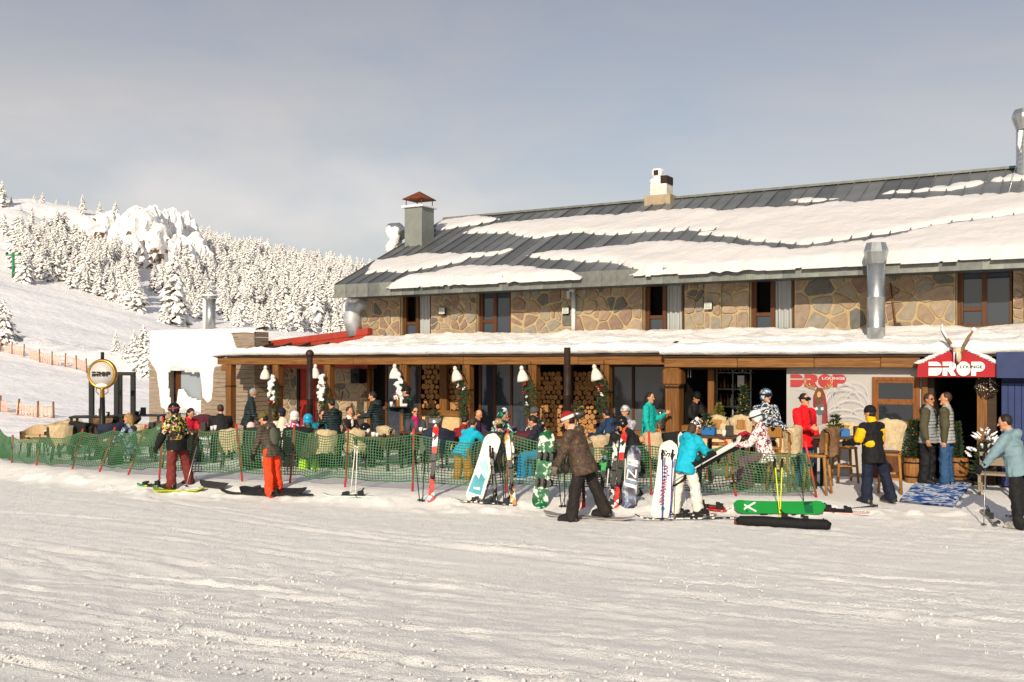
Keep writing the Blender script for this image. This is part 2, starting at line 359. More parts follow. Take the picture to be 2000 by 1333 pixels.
# ============================================================ snow-laden conifers
NEEDLE = M('frosted_needles', '77736a', .85, var=.4, bump=0)
BARK = M('bark', '4a3b2e', .9, bump=0)
TSNOW = Msnow('snow_on_branches', (.84, .82, .80), ((1.5, .4, .1),))
def crown_mesh(seed, n=110, wid=.24, low=.05):
    r_ = random.Random(seed); bm = bmesh.new()
    for i in range(n):
        h = low + (.985 - low) * (i / n) ** .9; a = i * 2.39996 + r_.uniform(-.5, .5)
        L = wid * (max(.0, 1 - h) ** .72) * r_.uniform(.55, 1.2) + .012
        ca_, sa_ = math.cos(a), math.sin(a); dr = r_.uniform(.25, .8)
        for j, fr in enumerate((1., .6) if L > .05 else (1.,)):
            c = Vector((ca_ * L * fr * .8, sa_ * L * fr * .8, h - L * fr * dr * .6 + r_.uniform(-.01, .01)))
            l = L * .36 + .008; w = l * r_.uniform(.55, .9); t_ = l * r_.uniform(.4, .75)
            o_ = Vector((ca_, sa_, -dr)); s_ = Vector((-sa_, ca_, 0))
            p = [c + o_ * l, c + s_ * w, c - o_ * l, c - s_ * w]
            p = [bm.verts.new(q + Vector((r_.uniform(-1, 1), r_.uniform(-1, 1), r_.uniform(-1, 1))) * l * .18) for q in p]
            top = bm.verts.new(c + Vector((0, 0, t_)) + o_ * l * r_.uniform(-.2, .3)); bot = bm.verts.new(c - Vector((0, 0, t_ * .9)) + o_ * l * .2)
            for k in range(4):
                bm.faces.new((p[k], p[(k + 1) % 4], top)).material_index = 0
                f_ = bm.faces.new((p[(k + 1) % 4], p[k], bot)); f_.material_index = 1 if r_.random() < .48 else 0
    caps(bm, (0, 0, .9), (0, 0, 1.0), .016, .006, 5)
    me = bpy.data.meshes.new('crown'); bmesh.ops.recalc_face_normals(bm, faces=bm.faces); bm.to_mesh(me); bm.free()
    me.materials.append(TSNOW); me.materials.append(NEEDLE); return me
def trunk_mesh(seed):
    r_ = random.Random(seed); bm = bmesh.new()
    tube(bm, [(0, 0, -.06), (0, 0, .15), (r_.uniform(-.01, .01), 0, .5), (0, 0, .93)], [.035, .026, .016, .003], 6)
    for i in range(14):
        h = .1 + .055 * i; a = i * 2.4; L = .2 * (1 - h)
        tube(bm, [(0, 0, h), (math.cos(a) * L, math.sin(a) * L, h - L * .35)], [.007, .002], 3)
    me = bpy.data.meshes.new('trunk'); bm.to_mesh(me); bm.free(); me.materials.append(BARK); return me
CROWNS = [crown_mesh(i, n, w, lo) for i, (n, w, lo) in enumerate([(120, .22, .04), (100, .27, .03), (130, .2, .05), (90, .33, .02), (110, .24, .08), (80, .38, .02)])]
TRUNKS = [trunk_mesh(i) for i in range(3)]
def tree(px, base, hpx, label, group=None, kind=None, Y=None, y0=32):
    if Y is None: x, y = ray_ground(px, base, y0)
    else: x, y = wx(px, Y), Y
    k = random.randrange(len(CROWNS)) if kind is None else kind
    t = thing('conifer_tree', label, 'tree', (x, y, zg(x, y) - .1), random.uniform(0, 6.28), group)
    H = hpx / F * y; t.scale = (H * random.uniform(.9, 1.15), H * random.uniform(.9, 1.15), H)
    obj('trunk', TRUNKS[k % 3], None, t); obj('crown', CROWNS[k], None, t); return t
GR = 'snow-laden conifers on the hill'
NAMED = [(4, 404, 52, 'tall snowy conifer cut by the left edge of the photo on the ridge', 0), (22, 404, 22, 'small snowy conifer right of the tall one at the ridge left end', 2),
 (67, 404, 24, 'left one of the twin snowy bushy conifers on the bare ridge', 3), (83, 405, 30, 'right one of the twin snowy bushy conifers on the bare ridge', 1),
 (110, 408, 20, 'small snowy conifer alone on the ridge, first after the twin pair', 1), (134, 412, 20, 'small snowy conifer alone on the ridge, second after the twin pair', 2),
 (161, 425, 46, 'tall slim snowy conifer left of the snowy crag', 2), (195, 422, 28, 'snowy conifer on the left shoulder of the crag', 1), (225, 436, 44, 'pale bushy snowy conifer before the crag, left of the tall dark one', 3),
 (247, 428, 42, 'tall dark slim snowy conifer standing on top of the crag', 0), (410, 492, 42, 'tall snowy conifer at the right foot of the crag on the skyline', 2),
 (62, 438, 38, 'snowy conifer alone on the open slope below the twin ridge conifers', 0), (40, 425, 26, 'squat snowy conifer on the open slope below the ridge', 3), (8, 462, 48, 'snowy conifer on the open slope at the left edge, halfway up', 0),
 (100, 470, 46, 'broad snowy conifer with a long shadow on the open slope', 5), (185, 480, 36, 'small snowy conifer in the clearing below the crag', 2)]
for px, b, hh, lab, k in NAMED: tree(px, b, hh, lab, None, k, y0=110)
tree(6, 636, 92, 'big snowy conifer close by at the left edge of the piste', None, 3, Y=62); tree(340, 642, 150, 'tallest snowy conifer in front of the forest, left of the steel chimney', None, 0, Y=96)
tree(322, 648, 40, 'low snowy conifer at the foot of the tallest one', None, 3, Y=92)
for i, (px, b, hh) in enumerate([(226, 702, 44), (243, 700, 34), (262, 706, 74), (280, 706, 96), (290, 700, 70)]):
    tree(px, b, hh, ['leftmost of the small snowy conifers beside the white cabin', 'second small snowy conifer beside the white cabin', 'middle one of the small snowy conifers beside the white cabin', 'tallest of the small snowy conifers beside the white cabin', 'snowy conifer half hidden behind the white cabin'][i], None, [2, 1, 0, 1, 3][i], Y=60 - i)
rr = random.Random(5); placed = []
def scatter(n, xa, xb, ya, yb, h0, h1, label, ok=None, gap=7):
    c = 0; tries = 0
    while c < n and tries < n * 30:
        tries += 1; px = rr.uniform(xa, xb); py = rr.uniform(ya, yb)
        if ok and not ok(px, py): continue
        if any(abs(px - q[0]) < gap and abs(py - q[1]) < gap for q in placed): continue
        x, y = ray_ground(px, py, 104)
        if y > 239 or y < 105: continue
        placed.append((px, py)); c += 1
        tree(px, py, rr.uniform(h0, h1), label, GR, None, Y=y)
scatter(26, 28, 128, 468, 556, 44, 66, 'snow-laden conifer in the left clump on the slope above the piste', lambda x, y: y > 440 + .1 * x and y < 545 + .17 * x)
scatter(36, 125, 268, 500, 612, 46, 74, 'snow-laden conifer in the middle clump between the crag and the piste', lambda x, y: y < 520 + .34 * x and y > 505)
scatter(30, 255, 400, 470, 640, 42, 70, 'snow-laden conifer in the loose stand below the crag', lambda x, y: y > 500 and not (250 < x < 300 and y > 540), 9)
def inwood(x, y): return y > np.interp(x, [330, 400, 460, 700, 760], [560, 500, 505, 552, 560]) and y < np.interp(x, [330, 760], [636, 668])
scatter(172, 320, 760, 498, 666, 38, 58, 'snow-laden conifer in the dense forest on the hill', inwood, 5)
# the rest of the wood, which reads as one mass
vl = []; fl = []; ml_ = []; nvt = 0
for c in CROWNS[:5]:
    c_v = np.empty(len(c.vertices) * 3); c.vertices.foreach_get('co', c_v); c_v = c_v.reshape(-1, 3)
    c_f = np.empty(len(c.loops), int); c.loops.foreach_get('vertex_index', c_f)
    tri = [tuple(p.vertices) for p in c.polygons]; mi_ = [p.material_index for p in c.polygons]
    vl.append((c_v, tri, mi_))
allv = []; allf = []; allm = []; off = 0; cnt = 0
while cnt < 590:
    px = rr.uniform(330, 900); y = rr.uniform(125, 262)
    if cnt > 520: px = rr.uniform(25, 265); y = rr.uniform(112, 170)
    x = wx(px, y); py = HY + (HC - zg(x, y)) * F / y
    if px < 420 and y > 215: continue
    if 330 < px < 400 and rr.random() < .6: continue
    if px < 330 and not ((px < 130 and 485 < py < 548) or (px >= 130 and 520 < py < 520 + .3 * px)): continue
    cnt += 1; v_, tri, mi_ = vl[cnt % 5]; H = rr.uniform(3.8, 5.8) * (.8 if px < 330 else 1); a = rr.uniform(0, 6.28)
    q = v_ * H * np.array([1.05, 1.05, 1]); q = np.stack([q[:, 0] * math.cos(a) - q[:, 1] * math.sin(a) + x, q[:, 0] * math.sin(a) + q[:, 1] * math.cos(a) + y, q[:, 2] + zg(x, y) - .1], -1)
    allv.append(q); allf += [tuple(i + off for i in t_) for t_ in tri]; allm += mi_; off += len(q)
me = bpy.data.meshes.new('forest'); me.from_pydata(np.concatenate(allv).tolist(), [], allf); me.polygons.foreach_set('material_index', allm); me.update()
tag(obj('forest', me, [TSNOW, NEEDLE]), 'dense snow-covered forest filling the hill behind the lodge', 'forest', kind='stuff')

# ============================================================ snowy crag on the ridge
CRAG = bpy.data.materials.new('snowy_rock'); CRAG.use_nodes = True; t = CRAG.node_tree; b = t.nodes['Principled BSDF']; b.inputs['Roughness'].default_value = .8
co = nd(t, 'ShaderNodeTexCoord'); n = nd(t, 'ShaderNodeTexNoise', i_Scale=.45, i_Detail=6.0, i_Roughness=.65); t.links.new(co.outputs['Object'], n.inputs['Vector'])
ge = nd(t, 'ShaderNodeNewGeometry'); sz = nd(t, 'ShaderNodeSeparateXYZ'); t.links.new(ge.outputs['Normal'], sz.inputs[0])
ad = nd(t, 'ShaderNodeMath', operation='MULTIPLY_ADD'); ad.inputs[1].default_value = .45; t.links.new(sz.outputs['Z'], ad.inputs[0]); t.links.new(n.outputs['Fac'], ad.inputs[2])
r_ = nd(t, 'ShaderNodeValToRGB'); r_.color_ramp.elements[0].position = .3; r_.color_ramp.elements[0].color = hexc('6d5640'); r_.color_ramp.elements[1].position = .36; r_.color_ramp.elements[1].color = (.84, .82, .80, 1)
t.links.new(ad.outputs[0], r_.inputs['Fac']); t.links.new(r_.outputs['Color'], b.inputs['Base Color'])
bp = nd(t, 'ShaderNodeBump', i_Strength=.7, i_Distance=.8); t.links.new(n.outputs['Fac'], bp.inputs['Height']); t.links.new(bp.outputs[0], b.inputs['Normal'])
cr = thing('rock_crag', 'snow-plastered rock crag on the ridge among conifers', 'rock', (wx(300, 226), 226, zg(wx(300, 226), 226)))
rk = random.Random(3)
SP = [(170, 470, 425, 3.2), (195, 482, 418, 3.4), (212, 470, 414, 3.0), (235, 480, 430, 2.6), (262, 500, 405, 3.4), (275, 520, 412, 3.6), (292, 500, 404, 2.8), (305, 535, 440, 3.4), (318, 500, 410, 2.6), (332, 505, 408, 2.8), (346, 500, 420, 2.6), (357, 505, 416, 2.4), (368, 510, 430, 2.4), (340, 545, 460, 3.2), (378, 530, 455, 2.6), (250, 530, 460, 3), (390, 540, 480, 2.4), (225, 510, 455, 3)]
for i, (px, pb, pt, w) in enumerate(SP):
    y = ray_ground(px, pb, 106)[1] + 1.5; x = wx(px, y); zb = HC - (pb - HY) / F * y - 2; ztp = HC - (pt - HY) / F * y
    bm = bmesh.new(); vsx = bmesh.ops.create_icosphere(bm, subdivisions=4, radius=1)['verts']
    for v in vsx:
        c = v.co.copy(); taper = 1 - .38 * max(0, c.z)
        sq = max(abs(c.x), abs(c.y), 1e-3); hx = (c.x * .5 + .5 * c.x / sq * math.hypot(c.x, c.y)) if 1 else c.x
        an = math.atan2(c.y, c.x); nn = .35 - abs(float(fbm(an * 1.6 + i * 7, c.z * .9 + an * .3 + i * 3, 4))) * 1.25 + float(vnoise(an * 5 + i, c.z * 5 + i)) * .25 + float(vnoise(c.x * 9 + i, c.z * 9 + c.y * 7)) * .12
        v.co = Vector((c.x * w * taper * (1 + nn) * .8 + (c.z) * .6, c.y * w * taper * (1 + nn), (c.z * .5 + .5) * (ztp - zb) * (1 + .1 * nn)))
    o = obj('rock_spire', bm, CRAG, cr, (x - cr.location.x, y - cr.location.y, zb - cr.location.z), smooth=False)
# ============================================================ lift mast and piste nets on the slope
LG = M('green_paint', '1f7a48', .5, bump=0)
x, y = ray_ground(26, 541, 60); Hm = 44 / F * y
t = thing('lift_mast', 'green ski lift mast at the upper edge of the piste', 'lift mast', (x, y, zg(x, y)))
bm = bmesh.new(); tube(bm, [(0, 0, -.3), (0, 0, Hm)], [.17, .13], 10); obj('pole', bm, LG, t)
bm = bmesh.new(); box(bm, -.8, .8, -.08, .08, Hm - .25, Hm - .1); obj('crossarm', bm, LG, t)
for sx_ in (-.7, .7):
    bm = bmesh.new(); lathe(bm, [(.05, -.06), (.16, -.05), (.16, .05), (.05, .06)], 10, Matrix.Translation((sx_, 0, Hm - .02)) @ Matrix.Rotation(R(90), 4, 'X')); obj('sheave', bm, DARKW, t)
ORN = M('orange_netting', 'd2ab98', .7, bump=0); 
def slope_net(pts, hgt, label, broken):
    P = [Vector((*ray_ground(px, py, 36), 0)) for px, py in pts]
    for p in P: p.z = zg(p.x, p.y)
    t = thing('piste_netting', label, 'netting', P[0]); base = P[0].copy()
    bm = bmesh.new()
    for a, b_ in zip(P, P[1:]):
        L = (b_ - a).length; nn = int(L / .14); gap = 0
        for i in range(nn):
            if random.random() < broken * .12: gap = random.randint(3, 9)
            gap -= 1
            if gap > 0: continue
            p = a.lerp(b_, i / nn) - base; hh = hgt * random.uniform(.75, 1.05)
            p.z += random.uniform(-.03, .02); d = (b_ - a).normalized() * .045; n_ = Vector((0, .006, 0))
            box(bm, -.045, .045, -.006, .006, .06, hh, Matrix.Translation(p) @ Matrix.Rotation(math.atan2(d.y, d.x), 4, 'Z'))
        for zz in (.1, .5, .93):
            if random.random() > broken * .35: tube(bm, [a - base + Vector((0, 0, hgt * zz)), (a + b_) / 2 - base + Vector((0, 0, hgt * (zz - .07))), b_ - base + Vector((0, 0, hgt * zz))], .018, 4)
    obj('netting', bm, ORN, t)
    for p in P:
        bm = bmesh.new(); tube(bm, [(0, 0, -.2), (random.uniform(-.1, .1), 0, hgt + .15)], .035, 6); obj('pole', bm, M('net_pole', '7a5038', .7), t, p - base)
slope_net([(-40, 676), (0, 688), (24, 694), (47, 699), (78, 708), (102, 714), (127, 717), (150, 722), (170, 727)], .6, 'long orange safety netting strung across the middle of the piste', .3)
slope_net([(-30, 800), (0, 806), (34, 812), (74, 823), (105, 832)], .45, 'torn orange safety netting low on the piste behind the empty armchairs', 1.6)
# ============================================================ the lodge (own frame: x = u along the front, y = inwards, z up)
STONES = [M('stone_%d' % i, c, .85, var=.28, scale=7, bump=.5, bscale=22, col2=c2) for i, (c, c2) in enumerate([('7a6a5b', '938270'), ('8b7465', '725e50'), ('8f877a', '767168'), ('6a6862', '55534d'), ('99856f', '7f6c58'), ('80796c', '958874'), ('a08e7a', '897865')])]
MORT = M('mortar', 'a3906e', .95, var=.14, scale=5, bump=.35, bscale=30)
BRN = Mwood('brown_window_wood', '44260f', '5e371a', .5, 'z', 2)
CURT = M('grey_curtain', '9ea2a2', .9, var=.14, scale=1.2, bump=.3, bscale=3, stretch=(40, 40, .4))
GLASS = Mglass('window_glass'); GLASS2 = Mglass('blue_window_glass', (.035, .045, .06))
SHADEIN = M('painted_room_shade', '0d0b0a', .95, bump=0)  # near-black colour stands in for the shade inside unlit rooms
TIMB = Mwood('honey_timber', '4f3014', '86592a', .6, 'z', 2.2); TIMBX = Mwood('honey_beam', '573618', '8e6232', .6, 'x', 2.2)
ROOFM = M('grey_green_metal', '52595a', .42, .55, var=.16, scale=2.2, bump=.05, bscale=5)
FASC = M('weathered_zinc', '69736f', .5, .45, var=.22, scale=5, bump=.06, bscale=30)
lodge = thing('ski_lodge', 'long stone ski lodge with grey metal roof and brown windows', 'building', O, FROT)
def clip(poly, a, b_, c):
    out = []
    for i in range(len(poly)):
        p, q = poly[i], poly[(i + 1) % len(poly)]; dp = a * p[0] + b_ * p[1] - c; dq = a * q[0] + b_ * q[1] - c
        if dp <= 0: out.append(p)
        if (dp < 0 < dq) or (dq < 0 < dp):
            s_ = dp / (dp - dq); out.append((p[0] + (q[0] - p[0]) * s_, p[1] + (q[1] - p[1]) * s_))
    return out
def stone_panel(u0, u1, z0, z1, v, parent, size=.42, seed=0, name='stone_wall', thick=.25):
    """mortared field-stone wall panel, each stone its own piece; v is how far its face stands out"""
    w = obj(name, bbox_(u0, u1, -v, -v + thick, z0, z1, 0), MORT, parent)
    r_ = random.Random(seed); pts = []
    size *= .86; nx = max(1, round((u1 - u0) / size)); nz_ = max(1, round((z1 - z0) / (size * .8)))
    for i in range(nx):
        for j in range(nz_):
            if r_.random() < .12: continue
            pts.append((u0 + (u1 - u0) * (i + .5 + r_.uniform(-.46, .46)) / nx, z0 + (z1 - z0) * (j + .5 + r_.uniform(-.46, .46)) / nz_))
            if r_.random() < .38: pts.append((pts[-1][0] + r_.uniform(-.2, .2), pts[-1][1] + r_.uniform(-.2, .2)))
    pts = [(min(max(p[0], u0 + .05), u1 - .05), min(max(p[1], z0 + .05), z1 - .05)) for p in pts]
    for i, p in enumerate(pts):
        gp = r_.uniform(.006, .032); ed = r_.uniform(.004, .02)
        poly = [(u0 + ed, z0 + ed), (u1 - ed, z0 + ed), (u1 - ed, z1 - ed), (u0 + ed, z1 - ed)]
        for j, q in enumerate(pts):
            if i == j: continue
            dx, dz = q[0] - p[0], q[1] - p[1]; L = math.hypot(dx, dz)
            if L > 1.6 or L < 1e-4: continue
            a, b_ = dx / L, dz / L; poly = clip(poly, a, b_, a * (p[0] + q[0]) / 2 + b_ * (p[1] + q[1]) / 2 - gp)
            if len(poly) < 3: break
        if len(poly) < 3: continue
        ar = abs(sum(poly[k][0] * poly[(k + 1) % len(poly)][1] - poly[(k + 1) % len(poly)][0] * poly[k][1] for k in range(len(poly)))) / 2
        if ar < .006: continue
        # round the corners off a little and make them uneven
        n = len(poly); rp_ = []
        for k in range(n):
            a, b_, c = poly[k - 1], poly[k], poly[(k + 1) % n]
            for o_, s_ in ((a, .16), (c, .16)):
                rp_.append((b_[0] + (o_[0] - b_[0]) * s_ + r_.uniform(-.008, .008), b_[1] + (o_[1] - b_[1]) * s_ + r_.uniform(-.008, .008)))
        cx = sum(q[0] for q in rp_) / len(rp_); cz = sum(q[1] for q in rp_) / len(rp_)
        bm = bmesh.new(); pr = r_.uniform(.012, .045); tl = r_.uniform(-.05, .05)
        back = [bm.verts.new((q[0] - cx, .02, q[1] - cz)) for q in rp_]
        fr = [bm.verts.new(((q[0] - cx) * .93, -pr + tl * (q[0] - cx) + r_.uniform(-.004, .004), (q[1] - cz) * .93)) for q in rp_]
        bm.faces.new(fr)
        for k in range(len(rp_)): bm.faces.new((back[k], back[(k + 1) % len(rp_)], fr[(k + 1) % len(rp_)], fr[k]))
        obj('stone', bm, r_.choice(STONES), w, (cx, -v, cz))
    return w
# --- upper storey: panels between the windows
ZB, ZT = 2.85, 4.72
UPX = [(706, 781, 0, .40), (842, 881, -.02, .34), (881, 930, .04, .36), (998, 1097, 0, .48), (1097, 1119, .05, .3), (1119, 1254, 0, .46), (1337, 1376, -.02, .36), (1376, 1408, .06, .33), (1408, 1463, 0, .40), (1552, 1866, 0, .52), (1979, 2000, 0, .4), (2000, 2130, .05, .5)]
for i, (a, b_, v, s_) in enumerate(UPX): stone_panel(pu(a, v), pu(b_, v), ZB, ZT, v, lodge, s_, 40 + i)
ue = pu(2130, 0); ul = pu(706, 0)
stone_panel(-.6, .0, 0, 1, 0, None, .4, 1) if 0 else None
obj('inner_wall', bbox_(ul + .3, ue, 2.4, 2.6, 0, 4.6, 0), SHADEIN, lodge)
obj('gable_wall', bbox_(ul, ul + .24, .25, 8.8, 0, 4.7, 0), MORT, lodge)
bm = bmesh.new(); prism(bm, [(0, 0), (0, .0)] if 0 else [(.3, 4.7), (9., 4.7), (4.6, 7.1)], 0, .24, Matrix.Translation((ul + .24, 0, 0)) @ Matrix.Rotation(R(90), 4, 'Z')); obj('gable', bm, MORT, lodge)
obj('end_wall', bbox_(ue, ue + .24, .0, 8.8, 0, 4.7, 0), MORT, lodge); obj('back_wall', bbox_(ul, ue, 8.8, 9.0, 0, 4.7, 0), MORT, lodge)
obj('upper_floor', bbox_(ul + .25, ue, .26, 8.7, 2.85, 3.05, 0), SHADEIN, lodge)
def window(a, b_, t_, bt, v, parent, kind):
    """brown casement pair: left sash with a crossbar, right sash curtained"""
    u0, u1 = pu(a, v), pu(b_, v); z1 = t_; z0 = bt; um = u0 + (u1 - u0) * .5; y = -v + .14; fwid = .07
    bm = bmesh.new()
    box(bm, u0, u0 + fwid, y - .05, y + .05, z0, z1); box(bm, u1 - fwid * .7, u1, y - .05, y + .05, z0, z1)
    box(bm, um - .05, um + .05, y - .055, y + .05, z0, z1); box(bm, u0 + fwid, um - .05, y - .05, y + .05, z1 - .08, z1 - .003); box(bm, um + .05, u1 - fwid * .7, y - .05, y + .05, z1 - .06, z1 - .003)
    box(bm, u0 + fwid, um - .05, y - .05, y + .05, z0 + .003, z0 + .07); box(bm, um + .05, u1 - fwid * .7, y - .05, y + .05, z0 + .003, z0 + .05)
    w = obj('window', bm, BRN, parent)
    zc = z0 + (z1 - z0) * .31
    obj('transom', bbox_(u0 + fwid, um - .05, y - .045, y + .045, zc - .045, zc + .045, .006), BRN, w)
    obj('sash', bbox_(u0 + fwid, u0 + fwid + .05, y - .07, y + .03, z0 + .07, z1 - .08, .005), BRN, w)
    if kind == 'open':
        obj('shade_sheet', bbox_(u0 + fwid, um - .05, y + .3, y + .32, zc, z1, 0), SHADEIN, w)  # black sheet painted in for the shade behind the open sash
    else: obj('pane', bbox_(u0 + fwid + .05, um - .05, y - .006, y + .006, zc + .045, z1 - .08, 0), GLASS2, w)
    obj('pane', bbox_(u0 + fwid + .05, um - .05, y - .006, y + .006, z0 + .07, zc - .045, 0), GLASS2, w)
    if kind == 'glass':
        obj('pane', bbox_(um + .05, u1 - fwid * .7, y - .006, y + .006, z0 + .05, z1 - .06, 0), GLASS2, w)
    # pleated curtain
    cw0 = um + .05 if kind != 'glass' else um + (u1 - um) * .72; n = 40; U = np.linspace(cw0, u1 - .05, n)
    Pn = np.stack([np.stack([U, y + (.03 if kind != 'glass' else .05) + .03 * np.sin((U - cw0) * 48) + .01 * np.sin((U - cw0) * 19 + zz), np.full(n, zz)], -1) for zz in np.linspace(z0 + .05, z1 - .05, 6)], 1)
    c = grid_mesh('curtain', Pn, CURT, w)
    obj('sill', bbox_(u0 - .05, u1 + .05, -v - .07, y + .05, z0 - .07, z0, .012), FASC, w)
    obj('reveal', bbox_(u0 - .012, u0, -v + .004, y + .05, z0, z1, 0), MORT, w)
    return w
for a, b_, k in ((784, 839, 'open'), (933, 995, 'glass'), (1258, 1333, 'open'), (1466, 1549, 'open'), (1869, 1976, 'glass')): window(a, b_, 4.42, 3.16, 0, lodge, k)
# floodlights, cable boxes and the white downpipe
def floodlight(px, py, label):
    t = thing('floodlight', label, 'floodlight', fw(pu(px, .1), .1, pz(px, py, .1)), FROT)
    obj('housing', bbox_(-.1, .1, -.08, .02, -.09, .09, .012), M('grey_plastic', '3c4246', .5), t)
    obj('bezel', bbox_(-.095, .095, -.095, -.081, -.085, .085, .01), M('white_enamel', 'c9cbc8', .4, bump=.02), t)
    obj('lens', bbox_(-.07, .07, -.105, -.096, -.06, .06, 0), M('lamp_lens', '9aa39a', .15, bump=.02), t)
    obj('chip', bbox_(-.015, .015, -.112, -.106, -.015, .015, 0), M('lamp_chip', 'd9b93c', .4, bump=0), t)
    obj('bracket', bbox_(-.03, .03, .02, .1, -.13, -.05, .005), DARKW, t)
floodlight(866, 608, 'square floodlight on the stone wall right of the leftmost window'); floodlight(1107, 607, 'square floodlight beside the white downpipe'); floodlight(1385, 598, 'square floodlight on the stone pier right of the middle window')
WHT = M('white_enamel', 'c9cbc8', .4, bump=.02)
t = thing('downpipe', 'white downpipe with cable boxes on the stone wall', 'downpipe', fw(pu(1120, .1), .1, 3.0), FROT)
bm = bmesh.new(); tube(bm, [(0, 0, 0), (0, 0, 1.35)], .06, 10); obj('pipe', bm, WHT, t); obj('cable_box', bbox_(-.09, .05, -.1, .05, 1.28, 1.46, .01), M('junction_grey', 'b9bab6', .5), t); obj('cable_box', bbox_(-.17, -.09, -.08, .05, 1.1, 1.3, .01), M('junction_grey'), t)
# --- roof: standing-seam trays and the deep zinc fascia
EV, RV = 1.1, -4.6; EZ, RZ = 4.69, 7.34; u0r = -9.98; pw = .415; npan = 50
sl = math.atan2(RZ - EZ, EV - RV); rl = math.hypot(RZ - EZ, EV - RV)
roof = obj('roof', None, None, lodge, (0, -EV, EZ), (sl, 0, 0))           # x = u, y = up the slope
bm = bmesh.new(); box(bm, 0, pw - .004, 0, rl, -.03, 0); box(bm, -.012, .012, 0, rl, -.02, .035); me = bpy.data.meshes.new('roof_panel'); bm.to_mesh(me); bm.free()
RM = [M('roof_metal_%d' % i, c, .42, .5, var=.14, scale=1.6, bump=.05, bscale=5) for i, c in enumerate(('6d7071', '76797a', '65686a', '7e8182'))]
pan = [me] + [me.copy() for _ in range(3)]
for q, m_ in zip(pan, RM): q.materials.append(m_)
rs_ = random.Random(2)
for i in range(npan): obj('roof_panel', rs_.choice(pan), None, roof, (u0r + i * pw, 0, 0))
bm = bmesh.new(); box(bm, 0, pw - .005, -.02, 0, -.385, -.0); box(bm, -.012, .012, -.035, 0, -.385, .0); fme = bpy.data.meshes.new('fascia_panel'); bm.to_mesh(fme); bm.free()
FM = [M('zinc_%d' % i, c, .55, .35, var=.2, scale=5, bump=.06, bscale=30) for i, c in enumerate(('70736f', '797c78', '686b69', '80837d'))]
fpn = [fme] + [fme.copy() for _ in range(3)]
for q, m_ in zip(fpn, FM): q.materials.append(m_)
fas = obj('fascia', None, None, lodge, (0, -EV - .002, EZ - .004))
for i in range(npan): obj('fascia_panel', rs_.choice(fpn), None, fas, (u0r + i * pw, rs_.uniform(-.004, .004), 0))
uE = u0r + npan * pw
obj('soffit', bbox_(u0r, uE, -EV + .01, -.02, EZ - .36, EZ - .33, 0), ROOFM, lodge)
bm = bmesh.new(); box(bm, u0r, uE, -.14, .14, -.02, .045); obj('ridge_cap', bm, FM[0], lodge, (0, -RV, RZ), (0, 0, 0))
bm = bmesh.new(); box(bm, u0r - .03, u0r - .004, 0, rl, -.38, .02); obj('verge', bm, FM[1], roof)
bm = bmesh.new(); box(bm, u0r, uE, 0, rl, -.03, 0); obj('rear_roof', bm, ROOFM, lodge, (0, -RV + (EV - RV), EZ), (PI - sl, 0, 0)).scale = (1, 1, 1)
# --- snow lying on the roof: outlines measured on the slope
def roofpt(px, py):
    """photo pixel to (u, distance up the slope)"""
    lo, hi = 0.0, rl
    for _ in range(40):
        m_ = (lo + hi) / 2; v = EV - m_ * math.cos(sl); z = EZ + m_ * math.sin(sl)
        yy = HY - (z - HC) * F / fy(px, v)
        if yy > py: lo = m_
        else: hi = m_
    return pu(px, EV - lo * math.cos(sl)), lo
def inpoly(P, x, y):
    c = np.zeros(x.shape, bool); n = len(P)
    for i in range(n):
        (x1, y1), (x2, y2) = P[i - 1], P[i]
        if y1 == y2: continue
        c ^= ((y1 > y) != (y2 > y)) & (x < (x2 - x1) * (y - y1) / (y2 - y1) + x1)
    return c
def sdist(P, x, y):
    d = np.full(x.shape, 1e9)
    for i in range(len(P)):
        a, b_ = np.array(P[i - 1]), np.array(P[i]); e_ = b_ - a; L2 = max(1e-9, (e_ ** 2).sum())
        t_ = np.clip(((x - a[0]) * e_[0] + (y - a[1]) * e_[1]) / L2, 0, 1)
        d = np.minimum(d, np.hypot(x - a[0] - t_ * e_[0], y - a[1] - t_ * e_[1]))
    return np.where(inpoly(P, x, y), d, -d)
rmat = Matrix.Translation(O) @ Matrix.Rotation(FROT, 4, 'Z') @ Matrix.Translation((0, -EV, EZ)) @ Matrix.Rotation(sl, 4, 'X')
